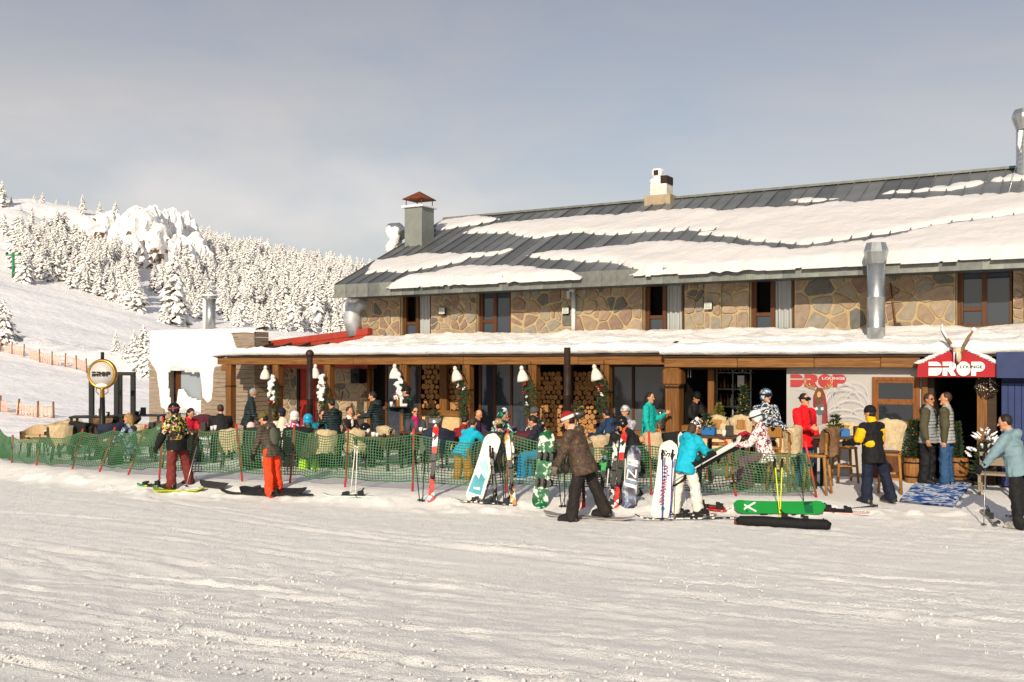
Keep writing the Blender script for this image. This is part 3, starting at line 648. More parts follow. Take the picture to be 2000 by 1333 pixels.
def snow_patch(pts, label, thick=.09, hang=0.0):
    P = [roofpt(*p) for p in pts]
    if hang: P = [(u, s_ - hang if s_ < .12 else s_) for u, s_ in P]
    P = np.array(P); u0, u1 = P[:, 0].min() - .15, P[:, 0].max() + .15; s0, s1 = P[:, 1].min() - .15, P[:, 1].max() + .15
    st = .07; U, Sx = np.meshgrid(np.arange(u0, u1, st), np.arange(s0, s1, st), indexing='ij')
    d = sdist([tuple(p) for p in P], U + fbm(U * 2.2, Sx * 2.2, 4) * .16, Sx + fbm(U * 2.4 + 30, Sx * 2.4 + 9, 4) * .15)
    h_ = np.where(d > 0, thick * (1 - np.exp(-np.maximum(d, 0) / .07)) * (.75 + .5 * fbm(U * .7 + 4, Sx * 1.1, 3)) + .014, d)
    seam = np.abs(((U - u0r) / pw + .5) % 1 - .5) * pw; h_ = np.where(d > 0, h_ - .11 * np.exp(-(seam / .035) ** 2) * np.exp(-d / .10) * sst(.15, .4, Sx) + .03 * fbm(U * 1.3, Sx * .7 + 5, 3) + .012 * fbm(U * 6, Sx * 6, 3), np.maximum(h_, -.12))
    bel = sst(.02, -.06, Sx)      # beyond the eave the sheet curls down
    h_ = h_ - bel * .0
    msk = (d[:-1, :-1] > -.1) | (d[1:, :-1] > -.1) | (d[:-1, 1:] > -.1) | (d[1:, 1:] > -.1)
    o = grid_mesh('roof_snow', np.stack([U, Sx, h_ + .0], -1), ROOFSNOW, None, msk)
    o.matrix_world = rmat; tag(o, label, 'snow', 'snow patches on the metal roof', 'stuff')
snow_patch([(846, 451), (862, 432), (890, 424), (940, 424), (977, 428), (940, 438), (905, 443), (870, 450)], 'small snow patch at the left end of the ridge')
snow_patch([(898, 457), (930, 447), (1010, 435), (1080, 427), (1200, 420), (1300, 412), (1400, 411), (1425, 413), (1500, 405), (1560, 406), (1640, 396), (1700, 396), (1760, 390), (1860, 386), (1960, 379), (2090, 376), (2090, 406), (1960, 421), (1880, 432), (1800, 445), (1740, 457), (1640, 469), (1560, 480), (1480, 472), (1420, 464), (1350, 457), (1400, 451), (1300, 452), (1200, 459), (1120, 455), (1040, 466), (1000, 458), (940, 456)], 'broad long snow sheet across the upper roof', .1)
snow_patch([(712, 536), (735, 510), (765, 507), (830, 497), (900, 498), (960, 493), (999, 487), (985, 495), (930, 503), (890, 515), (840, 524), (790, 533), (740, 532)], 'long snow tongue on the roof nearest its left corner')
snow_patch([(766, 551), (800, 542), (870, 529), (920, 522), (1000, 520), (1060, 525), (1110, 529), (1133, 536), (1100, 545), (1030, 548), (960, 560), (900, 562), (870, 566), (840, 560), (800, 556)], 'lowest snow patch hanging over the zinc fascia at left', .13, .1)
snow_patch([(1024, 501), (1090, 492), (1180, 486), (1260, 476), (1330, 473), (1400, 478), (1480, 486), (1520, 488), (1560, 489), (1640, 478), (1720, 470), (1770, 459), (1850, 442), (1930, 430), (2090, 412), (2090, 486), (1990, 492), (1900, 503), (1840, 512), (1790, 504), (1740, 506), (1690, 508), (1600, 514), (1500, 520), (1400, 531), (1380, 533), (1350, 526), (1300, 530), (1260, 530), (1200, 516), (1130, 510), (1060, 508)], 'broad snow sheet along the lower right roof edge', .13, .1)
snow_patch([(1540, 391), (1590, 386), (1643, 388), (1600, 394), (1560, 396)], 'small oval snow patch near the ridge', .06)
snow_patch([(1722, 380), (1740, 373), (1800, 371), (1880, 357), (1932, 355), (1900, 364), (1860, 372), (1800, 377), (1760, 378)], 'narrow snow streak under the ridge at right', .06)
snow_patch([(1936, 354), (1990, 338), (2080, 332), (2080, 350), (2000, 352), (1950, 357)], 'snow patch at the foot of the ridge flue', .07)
# icicles below the hanging snow
ICE = M('icicle_ice', 'cfd6da', .15, bump=.02)
for px in list(range(850, 915, 9)) + [960, 1003, 1060, 1395, 1450, 1500, 1610, 1760, 1840]:
    bm = bmesh.new(); L = random.uniform(.06, .2); tube(bm, [(0, 0, .1), (0, 0, -L)], [.012, .002], 5)
    o = obj('icicle', bm, ICE, None, fw(pu(px, EV + .05), EV + .05, EZ - .0)); tag(o, 'icicle hanging from the snowy roof edge', 'icicle', 'icicles along the roof edge')
# --- chimneys and flues
def fthing(name, label, cat, px, v, z, group=None): return thing(name, label, cat, fw(pu(px, v), v, z), FROT, group)
ROOFZ = lambda v: EZ + (EV - v) * math.tan(sl)
v = -2.3; t = fthing('sheet_metal_chimney', 'square grey sheet-metal chimney with rusty pyramid cap', 'chimney', 819, v, 0)
zb, zt_ = ROOFZ(v) - .4, pz(819, 408, v)
GRN = M('sheet_grey_green', '80847f', .5, .3, var=.12, scale=3, bump=.04); RUST = M('rust', '6e3a20', .85, .2, var=.35, scale=9, bump=.2)
obj('shaft', bbox_(-.34, .34, -.34, .34, zb, zt_, .008), GRN, t); obj('collar', bbox_(-.42, .42, -.42, .42, zt_, zt_ + .07, .01), SNOW, t)
for a in (-.3, .3):
    for b_ in (-.3, .3): bm = bmesh.new(); tube(bm, [(a, b_, zt_ + .05), (a, b_, zt_ + .3)], .014, 6); obj('strut', bm, RUST, t)
bm = bmesh.new(); lathe(bm, [(.56, zt_ + .27), (.54, zt_ + .3), (.02, zt_ + .55), (.005, zt_ + .56)], 4, Matrix.Rotation(R(45), 4, 'Z')); obj('cap', bm, RUST, t)
for f_ in t.children[-1].data.polygons: f_.use_smooth = False
v = -2.9; t = fthing('roof_cowl', 'bent steel cowl caked with snow left of the sheet-metal chimney', 'vent', 776, v, 0); zc = pz(776, 455, v)
bm = bmesh.new(); tube(bm, [(0, 0, zc - 1.2), (0, 0, zc - .2)], .17, 12); obj('pipe', bm, GALV, t)
bm = bmesh.new(); tube(bm, [(.22, 0, zc - .1), (0, 0, zc + .08), (-.3, 0, zc + .1)], [.24, .27, .24], 12); obj('hood', bm, GALV, t)
bm = bmesh.new()
for i in range(9): ell(bm, Vector((-.12 + random.uniform(-.16, .22), -.18 + random.uniform(-.06, .05), zc - .1 + random.uniform(-.5, .2))), .16, .12, .2)
remesh(obj('caked_snow', bm, SNOW, t), .03, 3, .06, CLUMP)
v = -4.5; t = fthing('ridge_chimney', 'white rendered chimney on the ridge, cap thick with snow', 'chimney', 1292, v, 0); zr = RZ; zt_ = pz(1292, 360, v)
obj('stack', bbox_(-.27, .27, -.27, .27, zr - .4, zt_, .02), M('white_render', 'cfc7bd', .9, var=.2, scale=4, bump=.3), t); obj('base_flashing', bbox_(-.42, .42, -.35, .35, zr - .3, zr + .09, .01), M('tan_flashing', '9b8a72', .7), t)
obj('flue_mouth', bbox_(.08, .3, -.29, .2, zt_ - .03, zt_ + .2, .01), M('soot', '2a211c', .9), t)
bm = bmesh.new(); ell(bm, Vector((-.09, -.05, zt_ + .06)), .27, .27, .16); obj('snow_cap', bm, SNOW, t, smooth=True)
obj('cowl', bbox_(-.25, .06, -.2, .15, zt_ + .2, zt_ + .46, .05), SNOW, t); obj('cowl_vent', bbox_(-.17, -.02, -.215, -.2, zt_ + .25, zt_ + .4, 0), M('soot'), t)
v = -3.9; t = fthing('ridge_flue', 'tall ribbed steel flue at the right end of the ridge', 'flue', 2004, v, 0); z0 = ROOFZ(v) - .3; z1 = pz(1995, 216, v)
pr = [(.22, z0)]; zz = z0
while zz < z1 - .5: pr += [(.22, zz), (.23, zz + .04), (.22, zz + .08)]; zz += .12
bm = bmesh.new(); lathe(bm, pr, 20); obj('pipe', bm, GALV, t); bm = bmesh.new(); lathe(bm, [(.22, z1 - .5), (.32, z1 - .22), (.32, z1 - .12), (.27, z1)], 14, None, 0, True); obj('cowl', bm, GALV, t)
bm = bmesh.new(); tube(bm, [(-.1, -.26, z1 - .55), (-.13, -.27, z1 - .9), (-.1, -.27, z1 - 1.1)], [.06, .05, .02], 6); obj('ice_streak', bm, SNOW, t)
bm = bmesh.new(); tube(bm, [(0, -.25, z1 - .6), (-.35, -1.6, z1 - 2.6)], .008, 4); obj('guy_wire', bm, GALV, t)
v = 1.55; t = fthing('steel_flue', 'fat shiny steel flue rising through the canopy before the eave', 'flue', 1711, v, 0); z0 = 2.55; z1 = pz(1711, 475, v)
bm = bmesh.new(); lathe(bm, [(.185, z0), (.185, 3.1), (.19, 3.11), (.19, 3.13), (.185, 3.14), (.185, 3.75), (.19, 3.76), (.19, 3.78), (.185, 3.79), (.185, z1 - .42)], 28); obj('pipe', bm, GALV, t)
bm = bmesh.new(); lathe(bm, [(.19, z1 - .45), (.255, z1 - .2), (.255, z1 - .17), (.2, z1), (.19, z1)], 14, None, 0, True); obj('cowl', bm, GALV, t)
bm = bmesh.new(); lathe(bm, [(.1, z0 - .15), (.12, z0)], 12); obj('foot', bm, RUST, t)
# duct elbow at the left corner
t = fthing('duct_elbow', 'frosted round steel duct bending out of the left wall corner', 'duct', 694, .15, 0)
bm = bmesh.new(); tube(bm, [(.25, .3, 4.2), (.05, .1, 4.18), (-.1, .02, 4.0), (-.12, 0, 3.7), (-.05, .05, 3.2)], [.2, .26, .28, .27, .22], 16); obj('duct', bm, M('frosted_steel', 'b6babd', .5, .5, bump=.1), t)
bm = bmesh.new(); ell(bm, Vector((-.05, -.0, 4.28)), .26, .26, .1); ell(bm, Vector((-.22, -.1, 4.05)), .12, .18, .22); obj('caked_snow', bm, SNOW, t, smooth=True)
# shovel against the upper wall
t = fthing('snow_shovel', 'wooden handled shovel leaning on the stone wall beside the steel flue', 'shovel', 1752, .2, 3.02)
bm = bmesh.new(); tube(bm, [(-.02, 0, .18), (-.16, .12, 1.15)], .017, 8); obj('handle', bm, TIMB, t)
bm = bmesh.new(); prism(bm, [(-.11, 0), (.11, 0), (.12, .16), (.06, .25), (-.04, .25), (-.12, .16)], -.01, .012, Matrix.Rotation(R(-8), 4, 'X')); obj('blade', bm, M('dark_steel', '3a3430', .6, .4), t)

# ============================================================ timber canopy over the terrace
can = thing('terrace_canopy', 'timber canopy with honey-brown posts and beam along the lodge', 'canopy', O, FROT)
BV = 2.3; BZ = 2.33; RVv = 2.55; RZb = 2.27
uL = pu(424, BV); uM = pu(1297, RVv); uR = pu(1797, RVv)
edges = [uL, pu(690, BV), pu(905, BV), pu(1130, BV), uM + .3]
for a, b_ in zip(edges, edges[1:]): obj('beam', bbox_(a, b_ - .006, -BV, -BV + .16, BZ, BZ + .21, .012), TIMBX, can)
edges = [uM, pu(1440, RVv), pu(1590, RVv), pu(1720, RVv), uR]
for a, b_ in zip(edges, edges[1:]): obj('beam', bbox_(a, b_ - .006, -RVv, -RVv + .16, RZb, RZb + .22, .012), TIMBX, can)
for px in (449, 541, 641, 790, 913, 1042, 1183):
    u = pu(px, BV - .1); obj('post', bbox_(u - .115, u + .115, -BV + .02, -BV + .25, 0, BZ - .002, .015), TIMB, can)
u = pu(1311, RVv); w_ = .17
obj('post', bbox_(u - w_, u + w_, -RVv + .02, -RVv + .36, -.05, RZb - .002, .03), TIMB, can)
obj('knee_brace', bbox_(u - w_ - .07, u + w_ + .05, -RVv - .01, -RVv + .37, RZb - .42, RZb - .03, .05), TIMB, can)
obj('iron_band', bbox_(u - w_ - .012, u + w_ + .012, -RVv + .008, -RVv + .372, RZb - .47, RZb - .43, 0), DARKW, can)
u = pu(449, BV); obj('bracket', bbox_(u - .42, u - .12, -BV + .03, -BV + .2, BZ - .2, BZ - .004, .02), TIMBX, can)
for px in (449, 541, 790, 913, 1042, 1183):
    u = pu(px, BV - .1); obj('iron_band', bbox_(u - .125, u + .125, -BV + .01, -BV + .26, 1.66, 1.69, 0), DARKW, can)
bm = bmesh.new(); prism(bm, [(-BV - .05, BZ + .215), (0, 2.9), (0, 2.98), (-BV - .05, BZ + .28)], uL - .1, uM, Matrix.Rotation(R(0), 4, 'Z') @ Matrix(((0, 1, 0, 0), (1, 0, 0, 0), (0, 0, 1, 0), (0, 0, 0, 1)))); obj('roof_deck', bm, Mwood('dark_boards', '2c2119', '46352a', .8), can)
bm = bmesh.new(); prism(bm, [(-RVv - .05, RZb + .225), (0, 2.9), (0, 2.98), (-RVv - .05, RZb + .29)], uM, uR + 2.6, Matrix(((0, 1, 0, 0), (1, 0, 0, 0), (0, 0, 1, 0), (0, 0, 0, 1)))); obj('roof_deck', bm, Mwood('dark_boards'), can)
n = 18
for i in range(n):
    u = uL + .3 + i * (uM - uL - .5) / n; bm = bmesh.new(); box(bm, u - .05, u + .05, -BV + .17, -.02, 0, .14); 
    for q in bm.verts: q.co.z += BZ + .07 + (q.co.y + BV) * .235
    obj('rafter', bm, Mwood('dark_boards'), can)
# deep snow on the canopy: profile from wall to drooping lip
def canopy_snow(ua, ub, vf, zf, seed, label, leftend=False):
    U = np.arange(ua, ub, .06); prof = []
    for s_ in np.linspace(0, 1, 34): prof.append((-.02 + s_ * (vf + .02), 1, s_))
    n = len(prof); P = np.zeros((len(U), n + 5, 3)); X = U + seed * 10
    for j, (v, _, s_) in enumerate(prof):
        bk_ = np.interp(U, [-12.6, -10.3, -9.55], [2.5, 2.56, 2.98]); base = bk_ + (zf - bk_) * s_; tk_ = np.interp(U, [-10.0, -9.5], [.12, 1]) * (1 - s_) ** 2 + 1 - (1 - s_) ** 2
        th = .17 + .03 * s_ + .10 * fbm(X * 1.1, np.full_like(X, s_ * 5 + seed), 4) + .07 * np.maximum(0, fbm(X * 4, np.full_like(X, s_ * 14), 3)) + .07 * np.exp(-((s_ - .12) / .13) ** 2)
        th = th - .10 * np.exp(-((s_ - .68 - .06 * fbm(X * .6, X * 0, 2)) / .05) ** 2) * .8   # wind-scoured groove
        P[:, j] = np.stack([U, np.full_like(U, -v), base + th * tk_], -1)
    lip = .05 * fbm(X * 1.7 + 3, X * 0 + 5, 3); top = P[:, n - 1, 2]
    for k, (dv, fz) in enumerate(((.09, .85), (.14, .55), (.13, .25), (.07, .02), (-.15, -.02))):
        P[:, n + k] = np.stack([U, -(vf + dv + lip * 1.2), zf + .0 + (top - zf) * fz + (lip * .3 if k < 4 else 0) - (.02 if k == 3 else 0)], -1)
    if leftend:
        e_ = sst(0, .8, U - ua)[:, None]; P[:, :, 2] = np.where(True, (2.55 + (P[:, :, 2] - 2.55) * (.35 + .65 * e_)), 0)
    o = grid_mesh('canopy_snow', P, SNOW); o.matrix_world = Matrix.Translation(O) @ Matrix.Rotation(FROT, 4, 'Z'); tag(o, label, 'snow', 'snow on the terrace canopy', 'stuff')
canopy_snow(uL - .12, uM + .05, BV + .03, BZ + .285, 1, 'long deep snow blanket on the left canopy', True); canopy_snow(uM - .05, uR + 2.5, RVv + .03, RZb + .295, 2, 'deep lumpy snow blanket on the right canopy behind the red gable')
# torn red roof sheets poking out of the snow
REDM = M('red_sheet', 'a22a1e', .5, .1, var=.15, bump=.05)
for i, px in enumerate((430, 505, 515, 905, 962, 990, 1000)):
    o = obj('roof_flap', bbox_(-.16, .16, -.05, .05, -.01, .015, 0), M('dark_red_sheet', '6a231c', .6), None, fw(pu(px, 2.2), 2.2, pz(px, 690 if i > 2 else 698, 2.2)), (random.uniform(-.3, .3), random.uniform(-.2, .2), FROT))
    tag(o, 'dark red roofing flap poking through the canopy snow', 'roofing', 'roofing flaps in the canopy snow')
# red annex parapet at left behind the canopy
par = thing('red_annex', 'low red sheet-metal annex with a snowy roof at the lodge corner', 'annex', O, FROT)
a, b_ = pu(505, -.2), pu(718, .25); zl, zr = pz(505, 672, -.2), pz(718, 641, .25)
bm = bmesh.new(); prism(bm, [(a, 2.2), (b_, 2.2), (b_, zr), (a, zl)], -.25, .2); obj('parapet', bm, M('red_parapet', '9c3a2c', .45, .1, var=.12, bump=.03), par)
bm = bmesh.new(); prism(bm, [(a, zl - .22), (b_, zr - .2), (b_, zr - .17), (a, zl - .19)], -.268, -.252); obj('seam', bm, REDM, par)
Uu = np.linspace(a - .4, b_ - .15, 60); Vv = np.linspace(.2, 3.2, 14)
P = np.zeros((60, 14, 3))
for j, y in enumerate(Vv):
    zz = np.interp(Uu, [a, b_], [zl, zr]) - .05 + .22 * math.sin(PI * j / 13) + .25 * fbm(Uu * 1.1, Uu * 0 + y, 3) * (j > 0) - (.25 if j in (0, 13) else 0)
    P[:, j] = np.stack([Uu, np.full(60, y - .15), zz], -1)
o = grid_mesh('annex_snow', P, SNOW); o.matrix_world = Matrix.Translation(O) @ Matrix.Rotation(FROT, 4, 'Z'); tag(o, 'snow heaped on the red annex roof', 'snow', kind='stuff')
# ============================================================ ground floor behind the canopy
GREYW = M('painted_grey_wall', 'a7a4a1', .8, var=.06, scale=2, bump=.12, bscale=30)
def gpanel(name, a, b_, z0, z1, v, mat, th=.12, parent=lodge): return obj(name, bbox_(pu(a, v), pu(b_, v), -v, -v + th, z0, z1, .004), mat, parent)
stone_panel(pu(552, 0), pu(579, 0), 0, 2.9, 0, lodge, .36, 71); stone_panel(pu(620, 0), pu(716, 0), 0, 2.9, 0, lodge, .42, 72)
RED = M('red_door_paint', '8a1c12', .5, var=.08, bump=.04)
d = gpanel('door', 584, 618, 0.02, 2.25, -.02, RED, .06)
for a, b_, z0, z1 in ((588, 600, .2, 1.0), (603, 614, .2, 1.0), (588, 600, 1.15, 2.1), (603, 614, 1.15, 2.1)): obj('door_panel', bbox_(pu(a, 0), pu(b_, 0), 0, .03, z0, z1, .01), RED, d)
bm = bmesh.new(); tube(bm, [(pu(586.5, .02), -.02, .95), (pu(586.5, .02), -.08, .97), (pu(588.5, .02), -.08, 1.08)], .015, 6); obj('handle', bm, DARKW, d)
gpanel('door_jamb', 579, 584, 0, 2.9, .03, DARKW, .1); gpanel('door_jamb', 618, 620, 0, 2.9, .03, DARKW, .1); gpanel('lintel', 584, 618, 2.25, 2.9, .0, SHADEIN, .1)
def glazed(a, b_, z0, z1, v, mullions=(), mat=None, fm=BRN):
    u0, u1 = pu(a, v), pu(b_, v); bm = bmesh.new()
    box(bm, u0, u1, -v, -v + .08, z0, z0 + .08); box(bm, u0, u1, -v, -v + .08, z1 - .08, z1); box(bm, u0, u0 + .08, -v + .002, -v + .078, z0 + .08, z1 - .08); box(bm, u1 - .08, u1, -v + .002, -v + .078, z0 + .08, z1 - .08)
    w = obj('window', bm, fm, lodge); us = [u0 + .08] + [u0 + (u1 - u0) * m_ for m_ in mullions] + [u1 - .08]
    for m_ in us[1:-1]: obj('mullion', bbox_(m_ - .035, m_ + .035, -v - .005, -v + .07, z0 + .08, z1 - .08, .004), fm, w)
    for p, q in zip(us, us[1:]): obj('pane', bbox_(p, q, -v + .03, -v + .045, z0 + .08, z1 - .08, 0), mat or GLASS, w)
    return w
gpanel('wood_wall', 436, 476, 0, 2.9, .0, Mwood('grey_boards', '6d6157', '8d8172', .8)); gpanel('wood_wall', 524, 552, 0, 2.9, -.01, Mwood('grey_boards'))
glazed(476, 524, .75, 2.25, .02, (), Mglass('pale_glass', (.22, .27, .30))); gpanel('wood_wall', 476, 524, 0, .75, 0, Mwood('grey_boards')); gpanel('wood_wall', 476, 524, 2.25, 2.9, -.02, Mwood('dark_boards'))
gpanel('timber_trim', 716, 722, 0, 2.35, .06, TIMB); gpanel('dark_wall', 722, 752, 0, 2.9, -.3, SHADEIN); glazed(752, 822, .1, 2.35, 0, (.5,), GLASS2); gpanel('dark_wall', 716, 822, 2.35, 2.9, -.02, SHADEIN)
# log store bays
gpanel('dark_wall', 822, 935, 0, 2.9, -.55, SHADEIN); gpanel('timber_trim', 858, 872, .85, 2.4, .3, TIMB); gpanel('shelf_board', 822, 897, .85, 1.02, .34, TIMBX, .2)
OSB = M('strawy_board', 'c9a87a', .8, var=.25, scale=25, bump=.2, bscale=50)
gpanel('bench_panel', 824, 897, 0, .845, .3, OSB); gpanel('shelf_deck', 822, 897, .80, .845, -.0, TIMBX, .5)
glazed(935, 1032, .3, 2.4, .0, (.33, .66), GLASS2); gpanel('dark_wall', 935, 1032, 2.4, 2.9, -.02, SHADEIN); gpanel('dark_wall', 935, 1032, 0, .3, 0, Mwood('dark_boards'))
gpanel('dark_wall', 1032, 1192, 0, 2.9, -.6, SHADEIN); gpanel('timber_trim', 1100, 1118, 0, 2.6, .15, Mwood('dark_boards'))
glazed(1192, 1318, .5, 2.35, .0, (.36,), Mglass('grey_glass', (.10, .11, .12))); gpanel('dark_wall', 1192, 1318, 2.35, 2.9, -.02, SHADEIN); gpanel('counter_panel', 1192, 1318, 0, .5, .02, OSB)
gpanel('counter_board', 1192, 1300, .5, .64, .35, TIMBX, .36)
gpanel('dark_wall', 1316, 1340, 0, 2.9, -.7, SHADEIN)
# TV / loudspeaker on the stone wall
t = fthing('loudspeaker', 'black box hung under the canopy by the stone wall', 'loudspeaker', 699, .25, 0); z = pz(699, 735, .25)
obj('cabinet', bbox_(-.17, .17, -.15, .2, z - .22, z + .22, .01), DARKW, t); bm = bmesh.new(); lathe(bm, [(.11, 0), (.13, .01), (.04, .015)], 14, Matrix.Translation((0, -.15, z - .05)) @ Matrix.Rotation(R(90), 4, 'X')); obj('speaker_cone', bm, BLACK, t)
# logs, each one on its own
LOGM = bpy.data.materials.new('log_end'); LOGM.use_nodes = True; tt = LOGM.node_tree; b = tt.nodes['Principled BSDF']; b.inputs['Roughness'].default_value = .8
co = nd(tt, 'ShaderNodeTexCoord'); wv = nd(tt, 'ShaderNodeTexWave', wave_type='RINGS', rings_direction='Y', i_Scale=14.0, i_Distortion=2.5); tt.links.new(co.outputs['Object'], wv.inputs['Vector'])
oi = nd(tt, 'ShaderNodeObjectInfo'); r_ = nd(tt, 'ShaderNodeValToRGB'); r_.color_ramp.elements[0].color = hexc('8a5a2a'); r_.color_ramp.elements[1].color = hexc('c1935a')
m_ = nd(tt, 'ShaderNodeMix', data_type='RGBA', blend_type='MULTIPLY'); m_.inputs['Factor'].default_value = .5; r3 = nd(tt, 'ShaderNodeValToRGB'); r3.color_ramp.elements[0].color = (.6, .45, .32, 1)
tt.links.new(oi.outputs['Random'], r3.inputs['Fac']); tt.links.new(wv.outputs['Fac'], r_.inputs['Fac']); tt.links.new(r_.outputs['Color'], m_.inputs[6]); tt.links.new(r3.outputs['Color'], m_.inputs[7]); tt.links.new(m_.outputs[2], b.inputs['Base Color'])
LOGB = M('log_bark', '5b4632', .9, bump=.4)
def logmesh(i):
    bm = bmesh.new(); rr_ = random.Random(i); n = 11; k = [1 + rr_.uniform(-.1, .1) for _ in range(n)]
    a = [bm.verts.new((math.cos(2 * PI * j / n) * k[j], 0, math.sin(2 * PI * j / n) * k[j])) for j in range(n)]; c = [bm.verts.new((q.co.x * .97, .38, q.co.z * .97)) for q in a]
    bm.faces.new(a); bm.faces.new(c[::-1])
    for j in range(n): bm.faces.new((a[j], c[j], c[(j + 1) % n], a[(j + 1) % n])).material_index = 1
    bmesh.ops.recalc_face_normals(bm, faces=bm.faces)
    me = bpy.data.meshes.new('log'); bm.to_mesh(me); bm.free(); me.materials.append(LOGM); me.materials.append(LOGB); return me
LOGS = [logmesh(i) for i in range(5)]
def logpile(a, b_, z0, z1, v, rad, label, group, seed):
    rg = random.Random(seed); u0, u1 = pu(a, v), pu(b_, v); row = 0; z = z0 + rad
    while z < z1:
        u = u0 + rad + (rad if row % 2 else 0)
        while u < u1 - rad * .5:
            r0 = rad * rg.uniform(.72, 1.12); o = obj('log', rg.choice(LOGS), None, None, fw(u, v + rg.uniform(-.03, .05), z + rg.uniform(-.012, .012)), (0, rg.uniform(0, 6.28), FROT)); o.scale = (r0, 1, r0)
            o.rotation_euler = (Matrix.Rotation(FROT, 3, 'Z') @ Matrix.Rotation(rg.uniform(0, 6.28), 3, 'Y')).to_euler()
            tag(o, label, 'log', group); u += rad * 1.98
        z += rad * 1.74; row += 1
logpile(823, 858, 1.03, 2.3, .1, .082, 'split log in the left bay of the timber wood store', 'logs in the timber wood store', 1)
logpile(873, 900, 1.03, 2.3, .1, .082, 'split log in the right bay of the timber wood store', 'logs in the timber wood store', 2)
logpile(1050, 1099, .25, 2.2, .05, .072, 'split log stacked left of the straight black stove pipe', 'logs stacked beside the stove pipe', 3)
logpile(1119, 1168, .25, 2.2, .05, .072, 'split log stacked right of the straight black stove pipe', 'logs stacked beside the stove pipe', 4)
# ============================================================ bar opening and mural wall (right part, standing further out)
LV = 2.25
gpanel('counter_wall', 1328, 1540, 0, .78, LV, M('sandy_render', 'cfae88', .9, var=.25, scale=3, bump=.2, bscale=10), .2)
gpanel('counter_board', 1326, 1538, .78, .95, LV + .1, TIMBX, .45); gpanel('dark_wall', 1330, 1540, 0, 2.6, LV - 2.4, SHADEIN); gpanel('dark_wall', 1330, 1335, .95, 2.6, LV - .2, SHADEIN, 2)
gpanel('ceiling_rail', 1326, 1538, 2.22, 2.45, LV, Mwood('dark_boards'), .15); gpanel('bar_post', 1382, 1394, .95, 2.22, LV - .35, TIMB)
# shelves with bottles behind the bar
SHV = LV - 1.9
rack = thing('bottle_rack', 'pale metal bottle rack on the back wall of the bar', 'rack', O, FROT); PALE = M('pale_metal', 'a9adab', .45, .4, bump=.02)
for z in (1.3, 1.72, 2.12): obj('shelf', bbox_(pu(1402, SHV), pu(1470, SHV), -SHV - .12, -SHV + .1, z, z + .03, .004), PALE, rack)
for px in (1403, 1434, 1469): obj('upright', bbox_(pu(px, SHV) - .015, pu(px, SHV) + .015, -SHV - .11, -SHV - .08, 1.1, 2.5, 0), PALE, rack)
BOT = [M('bottle_%d' % i, c, .12, bump=0) for i, c in enumerate(('2b1a10', '16301d', '8a5a20', 'c9cbc6', '401414'))]
bm = bmesh.new(); lathe(bm, [(.035, 0), (.038, .02), (.038, .17), (.014, .22), (.013, .28), (.016, .285)], 10); bme = bpy.data.meshes.new('bottle'); bm.to_mesh(bme); bm.free()
bmes = []
for m_ in BOT: q = bme.copy(); q.materials.append(m_); bmes.append(q)
for zi, z in enumerate((1.33, 1.75, 2.15)):
    for i in range(9):
        px = 1408 + i * 7; o = obj('bottle', random.choice(bmes), None, None, fw(pu(px, SHV + .03), SHV + .03, z)); tag(o, 'bottle on the %s shelf of the bar rack' % ('lower', 'middle', 'upper')[zi], 'bottle', 'bottles on the bar rack')
t = fthing('notice_card', 'white card hanging in the bar', 'card', 1447, LV - .9, pz(1447, 745, LV - .9)); obj('card', bbox_(-.08, .08, -.005, .005, -.13, .13, 0), WHT, t)
bm = bmesh.new(); tube(bm, [(0, 0, .13), (0, 0, .45)], .004, 4); obj('string', bm, DARKW, t)
for i, px in enumerate((1332, 1337, 1344, 1349)):
    bm = bmesh.new(); tube(bm, [(0, 0, 0), (0, 0, -random.uniform(.16, .24))], .009, 5); o = obj('hanging_ladle', bm, PALE, None, fw(pu(px, LV - .1), LV - .1, 2.24)); tag(o, 'thin steel utensil hanging beside the bar post', 'utensil', 'utensils hung in the bar')
